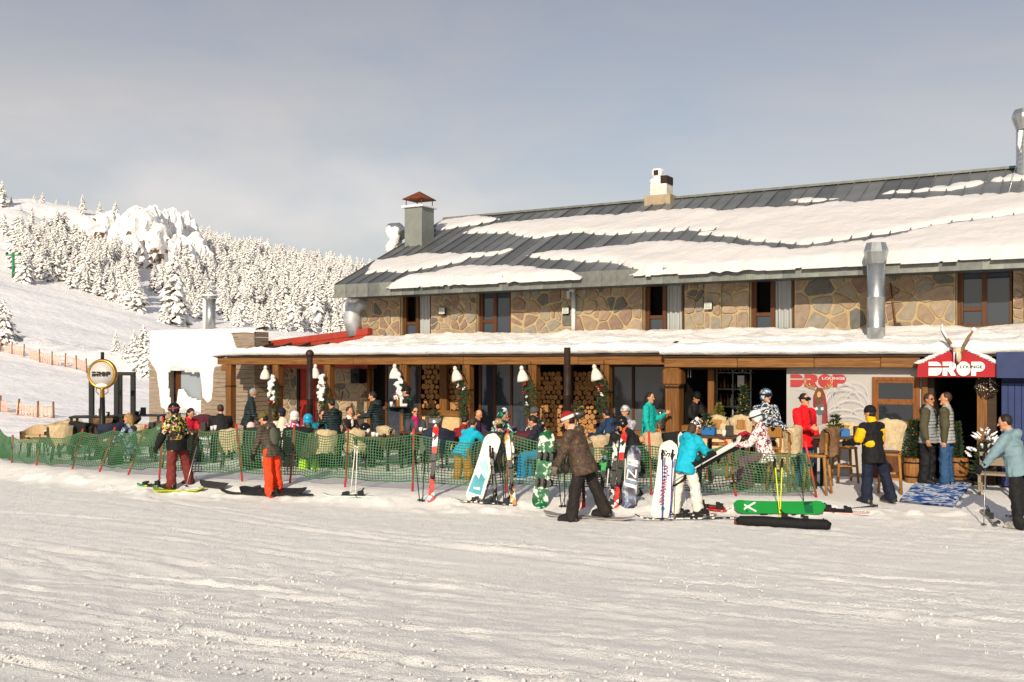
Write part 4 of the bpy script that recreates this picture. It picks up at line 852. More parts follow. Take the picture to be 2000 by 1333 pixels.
# mural wall, framed window and doorway
mural = gpanel('mural_wall', 1536, 1822, 0, 2.27, LV, GREYW, .2)
BROWNB = Mwood('brown_base_boards', '4b2c1b', '6a4028', .65, 'z'); gpanel('base_board', 1700, 1800, 0, .58, LV + .06, BROWNB, .05)
def fpt(px, py, v): return pu(px, v), pz(px, py, v)
def arcpts(cx, cy, rx, ry, a0, a1, n=10): return [(cx + rx * math.cos(R(a0 + (a1 - a0) * i / n)), cy + ry * math.sin(R(a0 + (a1 - a0) * i / n))) for i in range(n + 1)]
def drop_letters(parent, x, z, w, h_, mat, y, th, prefix='letter'):
    """the word DROP in fat stencil letters in a box w x h with its lower left corner at x,z"""
    lw = w / 4.12; s_ = .44 * h_; g = .06 * h_
    def P(pts, nm='letter', tk=th, mt=mat):
        bm = bmesh.new(); prism(bm, [(x + p[0], z + p[1]) for p in pts], y - tk, y); return obj(nm, bm, mt, parent)
    D1 = [(0, 0), (lw * .55, 0)] + arcpts(lw * .55, h_ * .5, lw * .45, h_ * .5, -90, 8)[1:] + [(0, h_ * .57)]
    D2 = [(0, h_ * .70), (lw * .93, h_ * .70)] + arcpts(lw * .55, h_ * .5, lw * .45, h_ * .5, 32, 90, 6) + [(0, h_)]
    P(D1); P(D2)
    a = lw * 1.05
    P([(a, 0), (a + lw * .34, 0), (a + lw * .34, h_ * .34), (a + lw * .40, h_ * .34), (a + lw * .62, 0), (a + lw * 1.0, 0), (a + lw * .78, h_ * .36)] + [(a + p[0], p[1]) for p in arcpts(lw * .66, h_ * .68, lw * .32, h_ * .32, -60, 90)] + [(a, h_), (a, h_ * .70), (a + lw * .5, h_ * .70), (a + lw * .5, h_ * .57), (a, h_ * .57)])
    a = lw * 2.08; P([(a + p[0], p[1]) for p in arcpts(lw * .5, h_ * .5, lw * .51, h_ * .52, 0, 345, 28)])
    a = lw * 3.14
    P([(a, 0), (a + lw * .34, 0), (a + lw * .34, h_ * .30), (a + lw * .6, h_ * .30)] + [(a + p[0], p[1]) for p in arcpts(lw * .6, h_ * .65, lw * .38, h_ * .35, -90, 90)] + [(a, h_)])
def text(parent, s_, x, z, w, h_, mat, y, name='lettering', shear=0, bold=.0, M4=None):
    c = bpy.data.curves.new(name, 'FONT'); c.body = s_; c.size = 1; c.extrude = 0; c.offset = bold; c.shear = shear; c.resolution_u = 3
    o = bpy.data.objects.new(name, c); C.objects.link(o); bpy.context.view_layer.update()
    me = bpy.data.meshes.new_from_object(o); bpy.data.objects.remove(o); bpy.data.curves.remove(c)
    v_ = np.empty(len(me.vertices) * 3); me.vertices.foreach_get('co', v_); v_ = v_.reshape(-1, 3)
    lo, hi = v_.min(0), v_.max(0); v2 = np.stack([x + (v_[:, 0] - lo[0]) / (hi[0] - lo[0]) * w, np.full(len(v_), y), z + (v_[:, 1] - lo[1]) / (hi[1] - lo[1]) * h_], -1)
    if M4 is not None: v2 = np.array([M4 @ Vector(p) for p in v2])
    me.vertices.foreach_set('co', v2.reshape(-1)); me.update(); return obj(name, me, mat, parent)
MRED = M('mural_red', 'a33a38', .75, var=.12, bump=.03); MWH = M('mural_white', 'bcb8ba', .8, var=.06, bump=0); MBR = M('mural_brown', '5b4630', .8, var=.3, scale=20, bump=0); MTAN = M('mural_tan', 'b08c58', .8, bump=0); MDK = M('mural_dark', '3a3434', .8, bump=0); MRB = M('mural_robe', '7c3030', .8, var=.25, scale=9, bump=0); MGY = M('mural_grey', '918f94', .8, var=.2, scale=12, bump=0)
yv = -LV - .003
x0, z0 = fpt(1544, 756, LV); x1, z1 = fpt(1653, 732, LV); drop_letters(mural, x0, z0, x1 - x0, z1 - z0, MRED, yv, .012)
a, b_ = fpt(1606, 742, LV); c, d_ = fpt(1651, 737, LV); text(mural, 'LOUNGE', a, b_, c - a, d_ - b_, MWH, yv - .016, bold=.03)
def mural_poly(pts, mat, lift=.004, nm='painted_shape'):
    bm = bmesh.new(); prism(bm, [fpt(px, py, LV) for px, py in pts], -LV - lift, -LV - lift + .002); return obj(nm, bm, mat, mural)
def stroke(pts, w, mat, lift=.006, nm='painted_stroke'):
    Q = [Vector((*fpt(px, py, LV), 0)) for px, py in pts]; bm = bmesh.new(); L = []; 
    for i, q in enumerate(Q):
        d_ = (Q[min(i + 1, len(Q) - 1)] - Q[max(0, i - 1)]).normalized(); n_ = Vector((-d_.y, d_.x, 0)); ww = w * (.35 + .65 * math.sin(PI * (i + .4) / (len(Q) - .2)))
        L.append([bm.verts.new((q.x + n_.x * s_ * ww, -LV - lift, q.y + n_.y * s_ * ww)) for s_ in (-1, 1)])
    for a, b_ in zip(L, L[1:]): bm.faces.new((a[0], a[1], b_[1], b_[0]))
    return obj(nm, bm, mat, mural)
rm = random.Random(8)
for (cx, cy, rx, ry, a0, a1, w) in [(1652, 772, 26, 22, 170, 330, .022), (1648, 790, 34, 30, 175, 350, .03), (1672, 790, 22, 26, 190, 380, .018), (1640, 775, 18, 14, 160, 300, .016), (1660, 800, 30, 18, 180, 360, .03), (1645, 812, 30, 12, 170, 350, .03), (1680, 812, 18, 14, 180, 380, .022), (1634, 806, 16, 14, 150, 330, .02), (1665, 770, 30, 24, 230, 370, .014), (1655, 825, 34, 12, 185, 350, .026), (1640, 760, 28, 10, 200, 320, .014), (1625, 785, 12, 24, 90, 260, .02), (1690, 790, 6, 28, 250, 400, .014), (1650, 782, 14, 10, 180, 400, .014), (1560, 768, 20, 8, 250, 350, .008)]:
    stroke(arcpts(cx, cy, rx, ry, a0, a1, 14), w * .5, MWH, .0035); stroke(arcpts(cx, cy + 3, rx * .93, ry * .9, a0, a1, 14), w * .6, MGY, .0025)
mural_poly([(1592, 765), (1596, 757), (1606, 758), (1612, 772), (1616, 795), (1617, 828), (1604, 828), (1596, 800), (1588, 795), (1588, 775)], MRB, .005)
mural_poly([(1592, 770), (1596, 759), (1604, 760), (1607, 772), (1605, 786), (1599, 790), (1593, 786)], MBR, .007); mural_poly([(1596, 768), (1600, 764), (1604, 768), (1603, 775), (1599, 777), (1596, 774)], MTAN, .009)
mural_poly([(1594, 792), (1608, 790), (1612, 806), (1600, 812), (1590, 806)], M('mural_slate', '4f5d60', .8, bump=0), .008); mural_poly([(1598, 812), (1606, 810), (1605, 830), (1597, 830)], MGY, .008)
mural_poly([(1591, 798), (1596, 795), (1598, 800), (1593, 802)], WHT, .010); mural_poly([(1603, 797), (1608, 795), (1609, 801), (1604, 802)], WHT, .010)
for pts in ([(1593, 762), (1580, 757), (1572, 748), (1570, 740)], [(1575, 752), (1573, 746), (1576, 740)], [(1584, 759), (1582, 752)], [(1606, 760), (1618, 758), (1626, 748), (1626, 738), (1620, 735)], [(1620, 757), (1616, 750)], [(1625, 750), (1622, 743)], [(1612, 759), (1613, 754)], [(1589, 761), (1590, 753)]): stroke(pts, .024, MBR, .014); stroke(pts, .010, MTAN, .0155)
FRW = Mwood('chestnut_frame', '5c3312', '8a5422', .55, 'z')
u0, u1 = pu(1704, LV), pu(1797, LV); z0, z1 = pz(1750, 838, LV), pz(1750, 737, LV)
bm = bmesh.new(); y = -LV - .05
for a, b_, c, d_ in ((u0, u1, z0, z0 + .1), (u0, u1, z1 - .07, z1), (u0, u0 + .07, z0 + .1, z1 - .07), (u1 - .07, u1, z0 + .1, z1 - .07)): box(bm, a, b_, y, y + .045, c, d_)
w = obj('window', bm, FRW, lodge); zm = z0 + (z1 - z0) * .52
for (c, d_) in ((z0 + .1, zm), (zm, z1 - .07)):
    bm = bmesh.new(); a, b_ = u0 + .07, u1 - .07
    for p in ((a, b_, c, c + .06), (a, b_, d_ - .05, d_), (a, a + .06, c + .06, d_ - .05), (b_ - .06, b_, c + .06, d_ - .05)): box(bm, p[0], p[1], y + .012, y + .04, p[2], p[3])
    obj('sash', bm, FRW, w); obj('pane', bbox_(a + .06, b_ - .06, y + .02, y + .03, c + .06, d_ - .05, 0), GLASS, w)
# doorway
dw0, dw1 = pu(1822, LV), pu(1912, LV)
for a, b_, m_ in ((1800, 1812, TIMB), (1812, 1824, Mwood('dark_boards')), (1908, 1928, TIMB), (1928, 1946, Mwood('dark_boards'))): gpanel('door_post', a, b_, 0, 2.3, LV + (.08 if m_ is TIMB else .04), m_, .2)
gpanel('dark_wall', 1815, 1950, 0, 2.6, LV - 2.2, SHADEIN); gpanel('dark_wall', 1822, 1826, 0, 2.4, LV - .22, SHADEIN, 1.9); gpanel('threshold', 1815, 1915, 0, .05, LV + .25, Mwood('dark_boards'), .5)
u0 = pu(1955, LV + .1)
# red gable sign
sg = thing('gable_sign', 'red gabled sign over the entrance with big white lettering', 'sign', O, FROT); SV = LV + .5
q = [fpt(px, py, SV) for px, py in ((1791, 737), (1954, 737), (1953, 715), (1871, 677), (1793, 712))]
SRED = M('sign_red', '9e0d1b', .45, var=.05, bump=.02)
bm = bmesh.new(); prism(bm, q, -SV, -SV + .22); obj('board', bm, SRED, sg)
x0, z0 = fpt(1814, 734, SV); x1, z1 = fpt(1924, 707, SV); drop_letters(sg, x0, z0, x1 - x0, z1 - z0, M('sign_white', 'e4e4de', .4, bump=0), -SV - .002, .03)
a, b_ = fpt(1876, 720, SV); c, d_ = fpt(1919, 714, SV); text(sg, 'LOUNGE', a, b_, c - a, d_ - b_, DARKW, -SV - .036, bold=.03)
bm = bmesh.new()
for (p0, p1) in (((1793, 711), (1868, 677)), ((1874, 677), (1955, 714))):
    A_, B_ = Vector((fpt(*p0, SV)[0], 0, fpt(*p0, SV)[1])), Vector((fpt(*p1, SV)[0], 0, fpt(*p1, SV)[1]))
    for i in range(15): p = A_.lerp(B_, i / 14); ell(bm, p + Vector((0, -SV + .1, .015)), .1, .16, .03 + .012 * math.sin(i * 1.7), None, 8, 6)
obj('snow_edge', bm, SNOW, sg, smooth=True)
sk = thing('snowy_skull', 'horned animal skull with snow mounted on the red gable sign', 'skull', fw(pu(1868, SV + .1), SV + .1, pz(1868, 688, SV + .1)), FROT)
BONE = M('bone', 'b9a78c', .8, var=.15); HORN = M('horn', '6f5a41', .7, var=.3, scale=9)
bm = bmesh.new(); ell(bm, Vector((.02, 0, .05)), .10, .09, .12); ell(bm, Vector((.05, -.03, -.1)), .06, .06, .14); obj('skull', bm, BONE, sk, smooth=True)
for s_, p in ((-1, [(-.05, 0, .08), (-.2, 0, .3), (-.3, .02, .5), (-.31, .03, .62)]), (1, [(.06, 0, -.12), (.14, -.02, .12), (.26, 0, .35), (.36, .02, .5)])): bm = bmesh.new(); tube(bm, p, [.045, .04, .035, .015], 8); obj('horn', bm, HORN, sk); sk.scale = (.86,) * 3
bm = bmesh.new(); ell(bm, Vector((.0, -.02, .14)), .13, .11, .07); tube(bm, [(-.18, -.02, .3), (-.29, 0, .5), (-.3, .02, .63)], [.03, .035, .02], 6); ell(bm, Vector((.36, 0, .5)), .05, .05, .05); obj('snow_cap', bm, SNOW, sk, smooth=True)
for dx, L in ((-.04, .26), (.03, .2)): bm = bmesh.new(); tube(bm, [(dx, -.08, -.0), (dx, -.08, -L)], [.014, .008], 5); obj('icicle', bm, ICE, sk)
# blue kiosk at the right edge
bk = thing('blue_kiosk', 'dark blue boarded kiosk wall with a deep blue signboard at the right edge', 'kiosk', O, FROT); BLU = M('navy_paint', '26335a', .6, var=.12, bump=.06); BLU2 = M('navy_board', '22305c', .6, var=.1, stretch=(1, 1, 1), bump=.05)
kv = SV + .12; ka, kb = pu(1946, kv), pu(2080, kv)
obj('signboard', bbox_(ka, kb, -kv, -kv + .12, pz(1960, 739, kv), pz(1960, 688, kv), .006), BLU, bk)
nn = 12
for i in range(nn): a = pu(1956, LV + .3); w_ = .115; obj('board', bbox_(a + i * w_, a + (i + 1) * w_ - .006, -LV - .3, -LV - .26, 0, 1.98, .004), BLU2, bk)
obj('body', bbox_(pu(1956, LV + .3), kb, -LV - .25, 1.0, 0, 2.3, 0), M('dark_navy', '1a2244', .7), bk)  # kiosk body in a darker navy than its boards
# ============================================================ white frosted cabin at left
cab = thing('frosted_cabin', 'flat-roofed plank cabin with its front plastered in wind-blown snow', 'cabin', O, FROT); CV = 1.0
PLK = Mwood('weathered_planks', '6b5d51', '9a8a78', .85); c0, c1 = pu(291, CV), pu(497, CV); ct = 3.36
z = 0; i = 0
while z < ct - .05:
    zz = min(z + .145, ct); a = c0; cut = pu(319, CV) if .2 < z < 2.25 else None
    if cut: obj('plank', bbox_(c0, cut, -CV, -CV + .05, z, zz - .008, .004), PLK, cab); obj('plank', bbox_(pu(392, CV), c1 - .06, -CV, -CV + .05, z, zz - .008, .004), PLK, cab)
    else: obj('plank', bbox_(c0, c1 - .06, -CV, -CV + .05, z, zz - .008, .004), PLK, cab)
    obj('plank', bbox_(c1 - .05, c1, -CV + .03, -CV + .62, z + .006, zz - .008, .004), PLK, cab); z += .145
obj('corner_board', bbox_(c1 - .058, c1 + .006, -CV - .012, -CV + .028, 0, ct, .004), PLK, cab)
obj('body', bbox_(c0 + .05, c1 - .06, -CV + .62, -CV + 3.4, 0, 2.5, 0), PLK, cab); obj('roof_slab', bbox_(c0 + .0, c1 - .01, -CV + .04, -CV + .62, ct - .06, ct, 0), PLK, cab)
wv_ = CV - .35
obj('window_reveal', bbox_(pu(319, CV) - .06, pu(319, CV), -CV + .05, -CV + .5, .2, 2.3, 0), M('snow_dusted_planks', 'c8bca8', .9, var=.15, scale=10, bump=.4), cab)
w = obj('window', bbox_(pu(343, wv_), pu(352, wv_), -wv_, -wv_ + .08, .2, 2.3, .004), BRN, cab)
obj('pane', bbox_(pu(352, wv_), pu(396, wv_), -wv_ + .03, -wv_ + .05, .3, 2.15, 0), Mglass('cabin_glass', (.24, .28, .31)), w); obj('head', bbox_(pu(343, wv_), pu(396, wv_), -wv_, -wv_ + .08, 2.15, 2.3, 0), BRN, w); obj('backing', bbox_(c0 + .5, c1 - .5, -wv_ + .1, -wv_ + .14, 0, 2.3, 0), SHADEIN, w)
# rime coat: sheet of snow stuck on the front, outline measured on it
def front_snow(P, v, thick, label, st=.05):
    P = [fpt(px, py, v) for px, py in P]; A_ = np.array(P); U, Z = np.meshgrid(np.arange(A_[:, 0].min() - .1, A_[:, 0].max() + .1, st), np.arange(A_[:, 1].min() - .1, A_[:, 1].max() + .1, st), indexing='ij')
    d = sdist(P, U + fbm(U * 3, Z * 3, 2) * .06, Z + fbm(U * 3 + 9, Z * 3, 2) * .06)
    hh = np.where(d > 0, thick * (1 - np.exp(-np.maximum(d, 0) / .06)) * (1 + .7 * fbm(U * 2, Z * 2.5, 4) + .5 * fbm(U * 9, Z * 9, 2)), np.maximum(d, -.1))
    msk = (d[:-1, :-1] > -.08) | (d[1:, 1:] > -.08)
    o = grid_mesh('snow_crust', np.stack([U, -v - hh, Z], -1), SNOW, None, msk); o.matrix_world = Matrix.Translation(O) @ Matrix.Rotation(FROT, 4, 'Z'); tag(o, label, 'snow', kind='stuff')
front_snow([(292, 654), (300, 650), (450, 648), (455, 660), (462, 680), (475, 695), (440, 712), (418, 716), (416, 748), (413, 780), (405, 787), (395, 778), (392, 750), (390, 718), (372, 722), (345, 718), (321, 718), (321, 760), (324, 800), (314, 795), (310, 760), (306, 728), (296, 712), (291, 702)], CV, .055, 'thick snow crust blown onto the cabin front')
front_snow([(345, 800), (347, 765), (352, 768), (362, 782), (392, 790), (392, 806)], CV - .2, .12, 'snow drift heaped in the cabin window')
Uu = np.linspace(c0 - .05, c1 + .02, 70); P = np.zeros((70, 9, 3))
for j in range(9): y = -CV - .05 + .72 * j / 8; P[:, j] = np.stack([Uu, np.full(70, y), ct + .08 + .05 * fbm(Uu * 1.3, Uu * 0 + j * .4, 3) - (.12 if j in (0, 8) else 0) + .12 * j / 8], -1)
o = grid_mesh('cabin_roof_snow', P, SNOW); o.matrix_world = Matrix.Translation(O) @ Matrix.Rotation(FROT, 4, 'Z'); tag(o, 'thin snow layer along the cabin roof', 'snow', kind='stuff')
t = fthing('cabin_flue', 'short steel flue with a flat snowy cap on the cabin roof', 'flue', 411, CV - .35, ct); z1 = pz(411, 584, CV - .35) - ct
bm = bmesh.new(); lathe(bm, [(.165, -.1), (.165, z1 - .02)], 20); obj('pipe', bm, GALV, t); bm = bmesh.new(); lathe(bm, [(.26, z1 + .02), (.27, z1 + .04), (.06, z1 + .1)], 20); obj('cap', bm, GALV, t)
bm = bmesh.new(); ell(bm, Vector((0, 0, z1 + .1)), .26, .26, .05); tube(bm, [(-.13, -.12, 0), (-.13, -.12, z1)], .07, 8); obj('caked_snow', bm, SNOW, t, smooth=True)
# ============================================================ things on and around the terrace
# --- hanging lamps, garlands, stove pipes
LAMPW = M('cream_enamel', 'd8d3c4', .35, var=.05, bump=.03, coat=.3)
LV_ = BV + .15
LBL = ['leftmost white bell lamp under the canopy beam', 'white bell lamp by the rusty ball-topped stove pipe', 'white bell lamp above the waiter with the tray', 'white bell lamp in front of the timber wood store', 'white bell lamp before the big dark window', 'white bell lamp nearest the bar, right of the straight stove pipe']
for i, (px, py, tl) in enumerate([(518, 741, -2), (615, 739, -3), (771, 740, 0), (894, 745, 14), (1022, 746, 8), (1167, 744, 14)]):
    t = thing('bell_lamp', LBL[i], 'lamp', fw(pu(px, LV_), LV_, pz(px, py, LV_)), FROT, 'bell lamps along the canopy'); t.rotation_euler = (0, R(-tl), FROT)
    bm = bmesh.new(); lathe(bm, [(.15, 0), (.148, .06), (.125, .15), (.085, .24), (.05, .29), (.047, .3)], 18); obj('shade', bm, LAMPW, t)
    bm = bmesh.new(); lathe(bm, [(.055, .3), (.05, .36), (.02, .4)], 12); obj('cap', bm, LAMPW, t)
    bm = bmesh.new(); tube(bm, [(.02, 0, .36), (.16, .05, .2), (.2, .1, -.1)], .012, 5); obj('arm', bm, DARKW, t)
PINE = M('pine_green', '3d4a2c', .8, var=.4, scale=20, bump=0); BERRY = M('berry_red', '8e2320', .5, bump=0)
def sprig_mesh(n, w, h_, seed, len_=.16):
    r_ = random.Random(seed); bm = bmesh.new()
    for i in range(n):
        z = -h_ * r_.random(); ww = w * (.35 + .65 * math.sin(PI * min(1, -z / h_ * .9 + .1))); p = Vector((r_.uniform(-ww, ww) * .5, r_.uniform(-.08, .02), z))
        d = Vector((r_.uniform(-1, 1) * .8, r_.uniform(-.8, .1), r_.uniform(-1.1, .5))).normalized() * len_ * r_.uniform(.6, 1.2)
        s_ = d.cross(Vector((r_.uniform(-1, 1), r_.uniform(-1, 1), .3))).normalized() * .012
        a = [bm.verts.new(p + s_), bm.verts.new(p - s_), bm.verts.new(p + d)]; bm.faces.new(a)
        s2 = d.cross(s_).normalized() * .012; a = [bm.verts.new(p + s2), bm.verts.new(p - s2), bm.verts.new(p + d)]; bm.faces.new(a)
    return bm
GL = [(536, 748, 'snow', 'snow-capped pine garland on the second post from the cabin', 1), (633, 745, 'snow', 'snow-heaped pine garland right of the rusty ball-topped stove pipe', 1), (785, 742, 'snow', 'white fluffy snowy garland beside the waiter with the tray', 1), (905, 748, 'pine', 'pine garland on the post right of the timber wood store', 0), (1035, 742, 'berry', 'pine garland with red berries on the post left of the log stacks', 0), (1178, 740, 'berry', 'pine garland with red and white flowers on the post right of the log stacks', 0)]
for i, (px, py, kd, lab, sn) in enumerate(GL):
    v = BV + .12; t = thing('pine_garland', lab, 'garland', fw(pu(px, v), v, pz(px, py, v)), FROT, 'garlands on the canopy posts')
    obj('greenery', sprig_mesh(260, .34, .85 if not sn else .8, i), PINE, t)
    bm = bmesh.new(); rg = random.Random(i + 5)
    if sn:
        for k in range(16): ell(bm, Vector((rg.uniform(-.11, .08) * (.5 + k / 16), -.08 + rg.uniform(-.05, .03), .16 - k * .045)), rg.uniform(.04, .085), .06, rg.uniform(.05, .09), None, 8, 6)
        remesh(obj('snow_clumps', bm, SNOW, t), .018, 2, .06, CLUMP)
    for k in range(5):
        bm = bmesh.new(); c = Vector((rg.uniform(-.13, .1), -.12, rg.uniform(-.6, -.05)))
        for q in range(5): ell(bm, c + Vector((rg.uniform(-.04, .04), rg.uniform(-.02, .02), rg.uniform(-.04, .04))), .022, .022, .022, None, 6, 5)
        obj('berries', bm, BERRY if k % 3 else WHT, t, smooth=True)
    bm = bmesh.new(); tube(bm, [(.02, 0, .45), (.0, -.02, .1)], .008, 4); obj('cord', bm, DARKW, t)
RUSTP = M('sooty_iron', '3a2c26', .55, .5, var=.35, scale=6, bump=.08)
for px, py, Y, lab, ball in ((605, 690, 23.5, 'rusty iron stove pipe with a ball top, before the red door', 1), (1108, 679, 21.6, 'straight black iron stove pipe before the log stacks', 0)):
    p = at(px, py, Y); t = thing('stove_pipe', lab, 'stove pipe', (p.x, p.y, zg(p.x, p.y))); hh = p.z - zg(p.x, p.y)
    bm = bmesh.new(); lathe(bm, [(.075, .5), (.075, 1.5), (.08, 1.51), (.08, 1.55), (.07, 1.56), (.07, hh)], 16) if ball else lathe(bm, [(.078, .5), (.078, 1.65), (.083, 1.66), (.083, 1.7), (.072, 1.71), (.072, hh)], 16); obj('pipe', bm, RUSTP, t)
    if ball: bm = bmesh.new(); ell(bm, Vector((0, 0, hh - .02)), .1, .1, .1); obj('ball_top', bm, RUSTP, t, smooth=True)
    bm = bmesh.new(); lathe(bm, [(.24, .1), (.25, .12), (.25, .62), (.15, .72), (.1, .74)], 16); obj('stove', bm, RUSTP, t)
    for a in range(3): bm = bmesh.new(); tube(bm, [(.18 * math.cos(a * 2.1), .18 * math.sin(a * 2.1), .12), (.24 * math.cos(a * 2.1), .24 * math.sin(a * 2.1), 0)], .02, 6); obj('leg', bm, RUSTP, t)
# --- round sign on its ornate post, and the black steel frames behind it
Y0 = 25.5; p = at(200, 731, Y0); gz = zg(p.x, p.y); t = thing('round_sign', 'round brass-rimmed sign on an ornate black post', 'sign', (p.x, p.y, gz), R(-4)); cz = p.z - gz
BRASS = M('brass', 'b98d3c', .3, .8, var=.15, bump=.05); SFACE = M('sign_face', 'b5b3b1', .4, var=.05, bump=.03)
MX = Matrix.Translation((0, 0, cz)) @ Matrix.Rotation(R(90), 4, 'X')
bm = bmesh.new(); lathe(bm, [(.001, -.05), (.31, -.05), (.31, .05), (.001, .05)], 40, MX); obj('sign_disc', bm, SFACE, t)
bm = bmesh.new(); n = 48; rings = []
for i in range(n):
    a = 2 * PI * i / n; c = Vector((math.cos(a) * .345, 0, math.sin(a) * .345)); e_ = Vector((math.cos(a), 0, math.sin(a)))
    rings.append([bm.verts.new(Vector((0, 0, cz)) + c + e_ * .045 * math.cos(b_) + Vector((0, .07, 0)) * math.sin(b_)) for b_ in [2 * PI * k / 8 for k in range(8)]])
for i in range(n):
    for k in range(8): bm.faces.new((rings[i][k], rings[(i + 1) % n][k], rings[(i + 1) % n][(k + 1) % 8], rings[i][(k + 1) % 8])).smooth = True
obj('brass_rim', bm, BRASS, t)
drop_letters(t, -.245, cz - .062, .49, .125, DARKW, -.052, .012)
bm = bmesh.new(); ell(bm, Vector((0, -.04, cz - .29)), .16, .05, .05); obj('snow', bm, SNOW, t, smooth=True)
bm = bmesh.new(); lathe(bm, [(.05, cz - .62), (.06, cz - .58), (.05, cz - .4), (.07, cz - .36)], 14); obj('brass_socket', bm, BRASS, t)
bm = bmesh.new(); lathe(bm, [(.2, 0), (.2, .1), (.16, .14), (.13, .3), (.17, .34), (.17, .4), (.1, .48), (.085, .62), (.11, .68), (.11, .74), (.075, .82), (.06, cz - .6)], 16); obj('post', bm, DARKW, t)
bm = bmesh.new(); tube(bm, [(0, 0, cz + .36), (0, 0, cz + .56)], .045, 8); obj('finial', bm, DARKW, t)
for s_ in (-1, 1): bm = bmesh.new(); tube(bm, [(s_ * .08, -.02, cz - .52), (s_ * .16, -.02, cz - .46), (s_ * .15, -.02, cz - .36), (s_ * .1, -.02, cz - .33)], .012, 6); obj('scroll', bm, BRASS, t)
def steel_frame(pa, pb, top, base, Y, lab):
    a, b_ = at(pa, top, Y), at(pb, top, Y); g = zg(a.x, Y); t = thing('steel_portal', lab, 'frame', (a.x, Y, g)); w = b_.x - a.x; hh = a.z - g
    for x in (0, w): obj('upright', bbox_(x - .06, x + .06, -.06, .06, 0, hh - .1, .006), DARKW, t)
    obj('crossbar', bbox_(-.06, w + .06, -.06, .06, hh - .1, hh, .006), DARKW, t)
steel_frame(179, 228, 734, 850, 27.5, 'black steel frame directly behind the round sign'); steel_frame(234, 260, 727, 840, 28.5, 'narrow black steel frame right of the round sign')
# --- green net fence with red poles
POLES = [(25, 850, 22, 912), (78, 848, 70, 920), (162, 838, 138, 932), (225, 835, 190, 938), (285, 830, 246, 950), (318, 815, 310, 950), (388, 830, 365, 950), (461, 828, 474, 952), (575, 830, 565, 960), (680, 838, 673, 966), (808, 838, 805, 978), (992, 838, 988, 985), (1267, 842, 1272, 990), (1418, 862, 1440, 990), (1572, 862, 1597, 986)]
NETG = M('green_net_plastic', '315d39', .55, var=.25, scale=3, bump=0); POLER = M('red_pole_plastic', 'b8302a', .45, var=.12, bump=.03)
fence = thing('net_fence', 'green plastic net fence on leaning red poles in front of the terrace', 'fence', (0, 0, 0))
PB = []
for i, (xa, ya, xb, yb) in enumerate(POLES):
    Yp = float(np.interp(wx(xb, 19), [p[0] for p in FENCE], [p[1] for p in FENCE]))
    for _ in range(4): Yp = float(np.interp(wx(xb, Yp), FX, FYY))
    b0 = Vector((wx(xb, Yp), Yp, zg(wx(xb, Yp), Yp) - .12)); Yt = Yp + (.12 if i % 2 else -.05); tp = at(xa, ya, Yt); PB.append((b0, tp))
    bm = bmesh.new(); tube(bm, [b0, b0.lerp(tp, .5) + Vector((.01, 0, 0)), tp], .022, 8); obj('pole', bm, POLER, fence)
    bm = bmesh.new(); q = b0.lerp(tp, .62); tube(bm, [q - (tp - b0).normalized() * .02, q + (tp - b0).normalized() * .02], .03, 8); obj('clip', bm, DARKW, fence)
# a net surface hung through the poles, sagging between them
first = Vector((-13.2, 25.4, 0)); rows = 17
anch = [(Vector((-13.2, 25.3, .12)), Vector((-13.2, 25.4, .95)))]
for k, (b0, tp) in enumerate(PB):
    lo, hi = (.24, .92) if k < 12 else (.2, 1.0)
    anch.append((b0.lerp(tp, lo) + Vector((0, -.03, 0)), b0.lerp(tp, .92 if k not in (12, 14) else .8) + Vector((0, -.03, 0))))
pos = []
for k in range(len(anch) - 1):
    (a0, a1), (b0, b1) = anch[k], anch[k + 1]; L = (b0 - a0).length; m_ = max(3, int(L / .06)); 
    for i in range(m_ + (k == len(anch) - 2)):
        s_ = i / m_; sag = math.sin(PI * s_) * .035 * min(2.2, L); rowp = []
        for j in range(rows):
            q = j / (rows - 1); lo = a0.lerp(b0, s_); hi = a1.lerp(b1, s_)
            p = lo.lerp(hi, q); p.z -= sag * (.5 + 1.0 * q) * (1 if k != 11 else 1.6); p.y -= .05 * math.sin(PI * s_) * math.sin(PI * q); p.y += .03 * float(vnoise(k * 9 + s_ * 4, q * 3)); p.x += .03 * float(vnoise(k * 7 + s_ * 3 + 50, q * 4))
            p.z += .05 * float(vnoise(k * 5 + s_ * 5 + 90, q * 2.2))
            rowp.append(p)
        pos.append(rowp)
vv = []; ff = []
def ribbon(a, b_, w_):
    d = (b_ - a); n_ = Vector((0, 1, 0)); s_ = d.cross(n_)
    if s_.length < 1e-6: return
    s_ = s_.normalized() * w_; dd = d.normalized() * w_ * .5; k = len(vv); th = Vector((0, .004, 0))
    for q in (a - dd + s_, b_ + dd + s_, b_ + dd - s_, a - dd - s_): vv.append(q - th); 
    for q in (a - dd + s_, b_ + dd + s_, b_ + dd - s_, a - dd - s_): vv.append(q + th)
    ff.extend([(k, k + 1, k + 2, k + 3), (k + 7, k + 6, k + 5, k + 4), (k, k + 4, k + 5, k + 1), (k + 2, k + 6, k + 7, k + 3)])
for i in range(len(pos)):
    for j in range(rows):
        if j < rows - 1: ribbon(pos[i][j], pos[i][j + 1], .006)
        if i < len(pos) - 1: ribbon(pos[i][j], pos[i + 1][j], .0072 if j not in (0, rows - 1) else .011)
me = bpy.data.meshes.new('netting'); me.from_pydata(vv, [], ff); me.update(); obj('netting', me, NETG, fence)['kind'] = 'stuff'

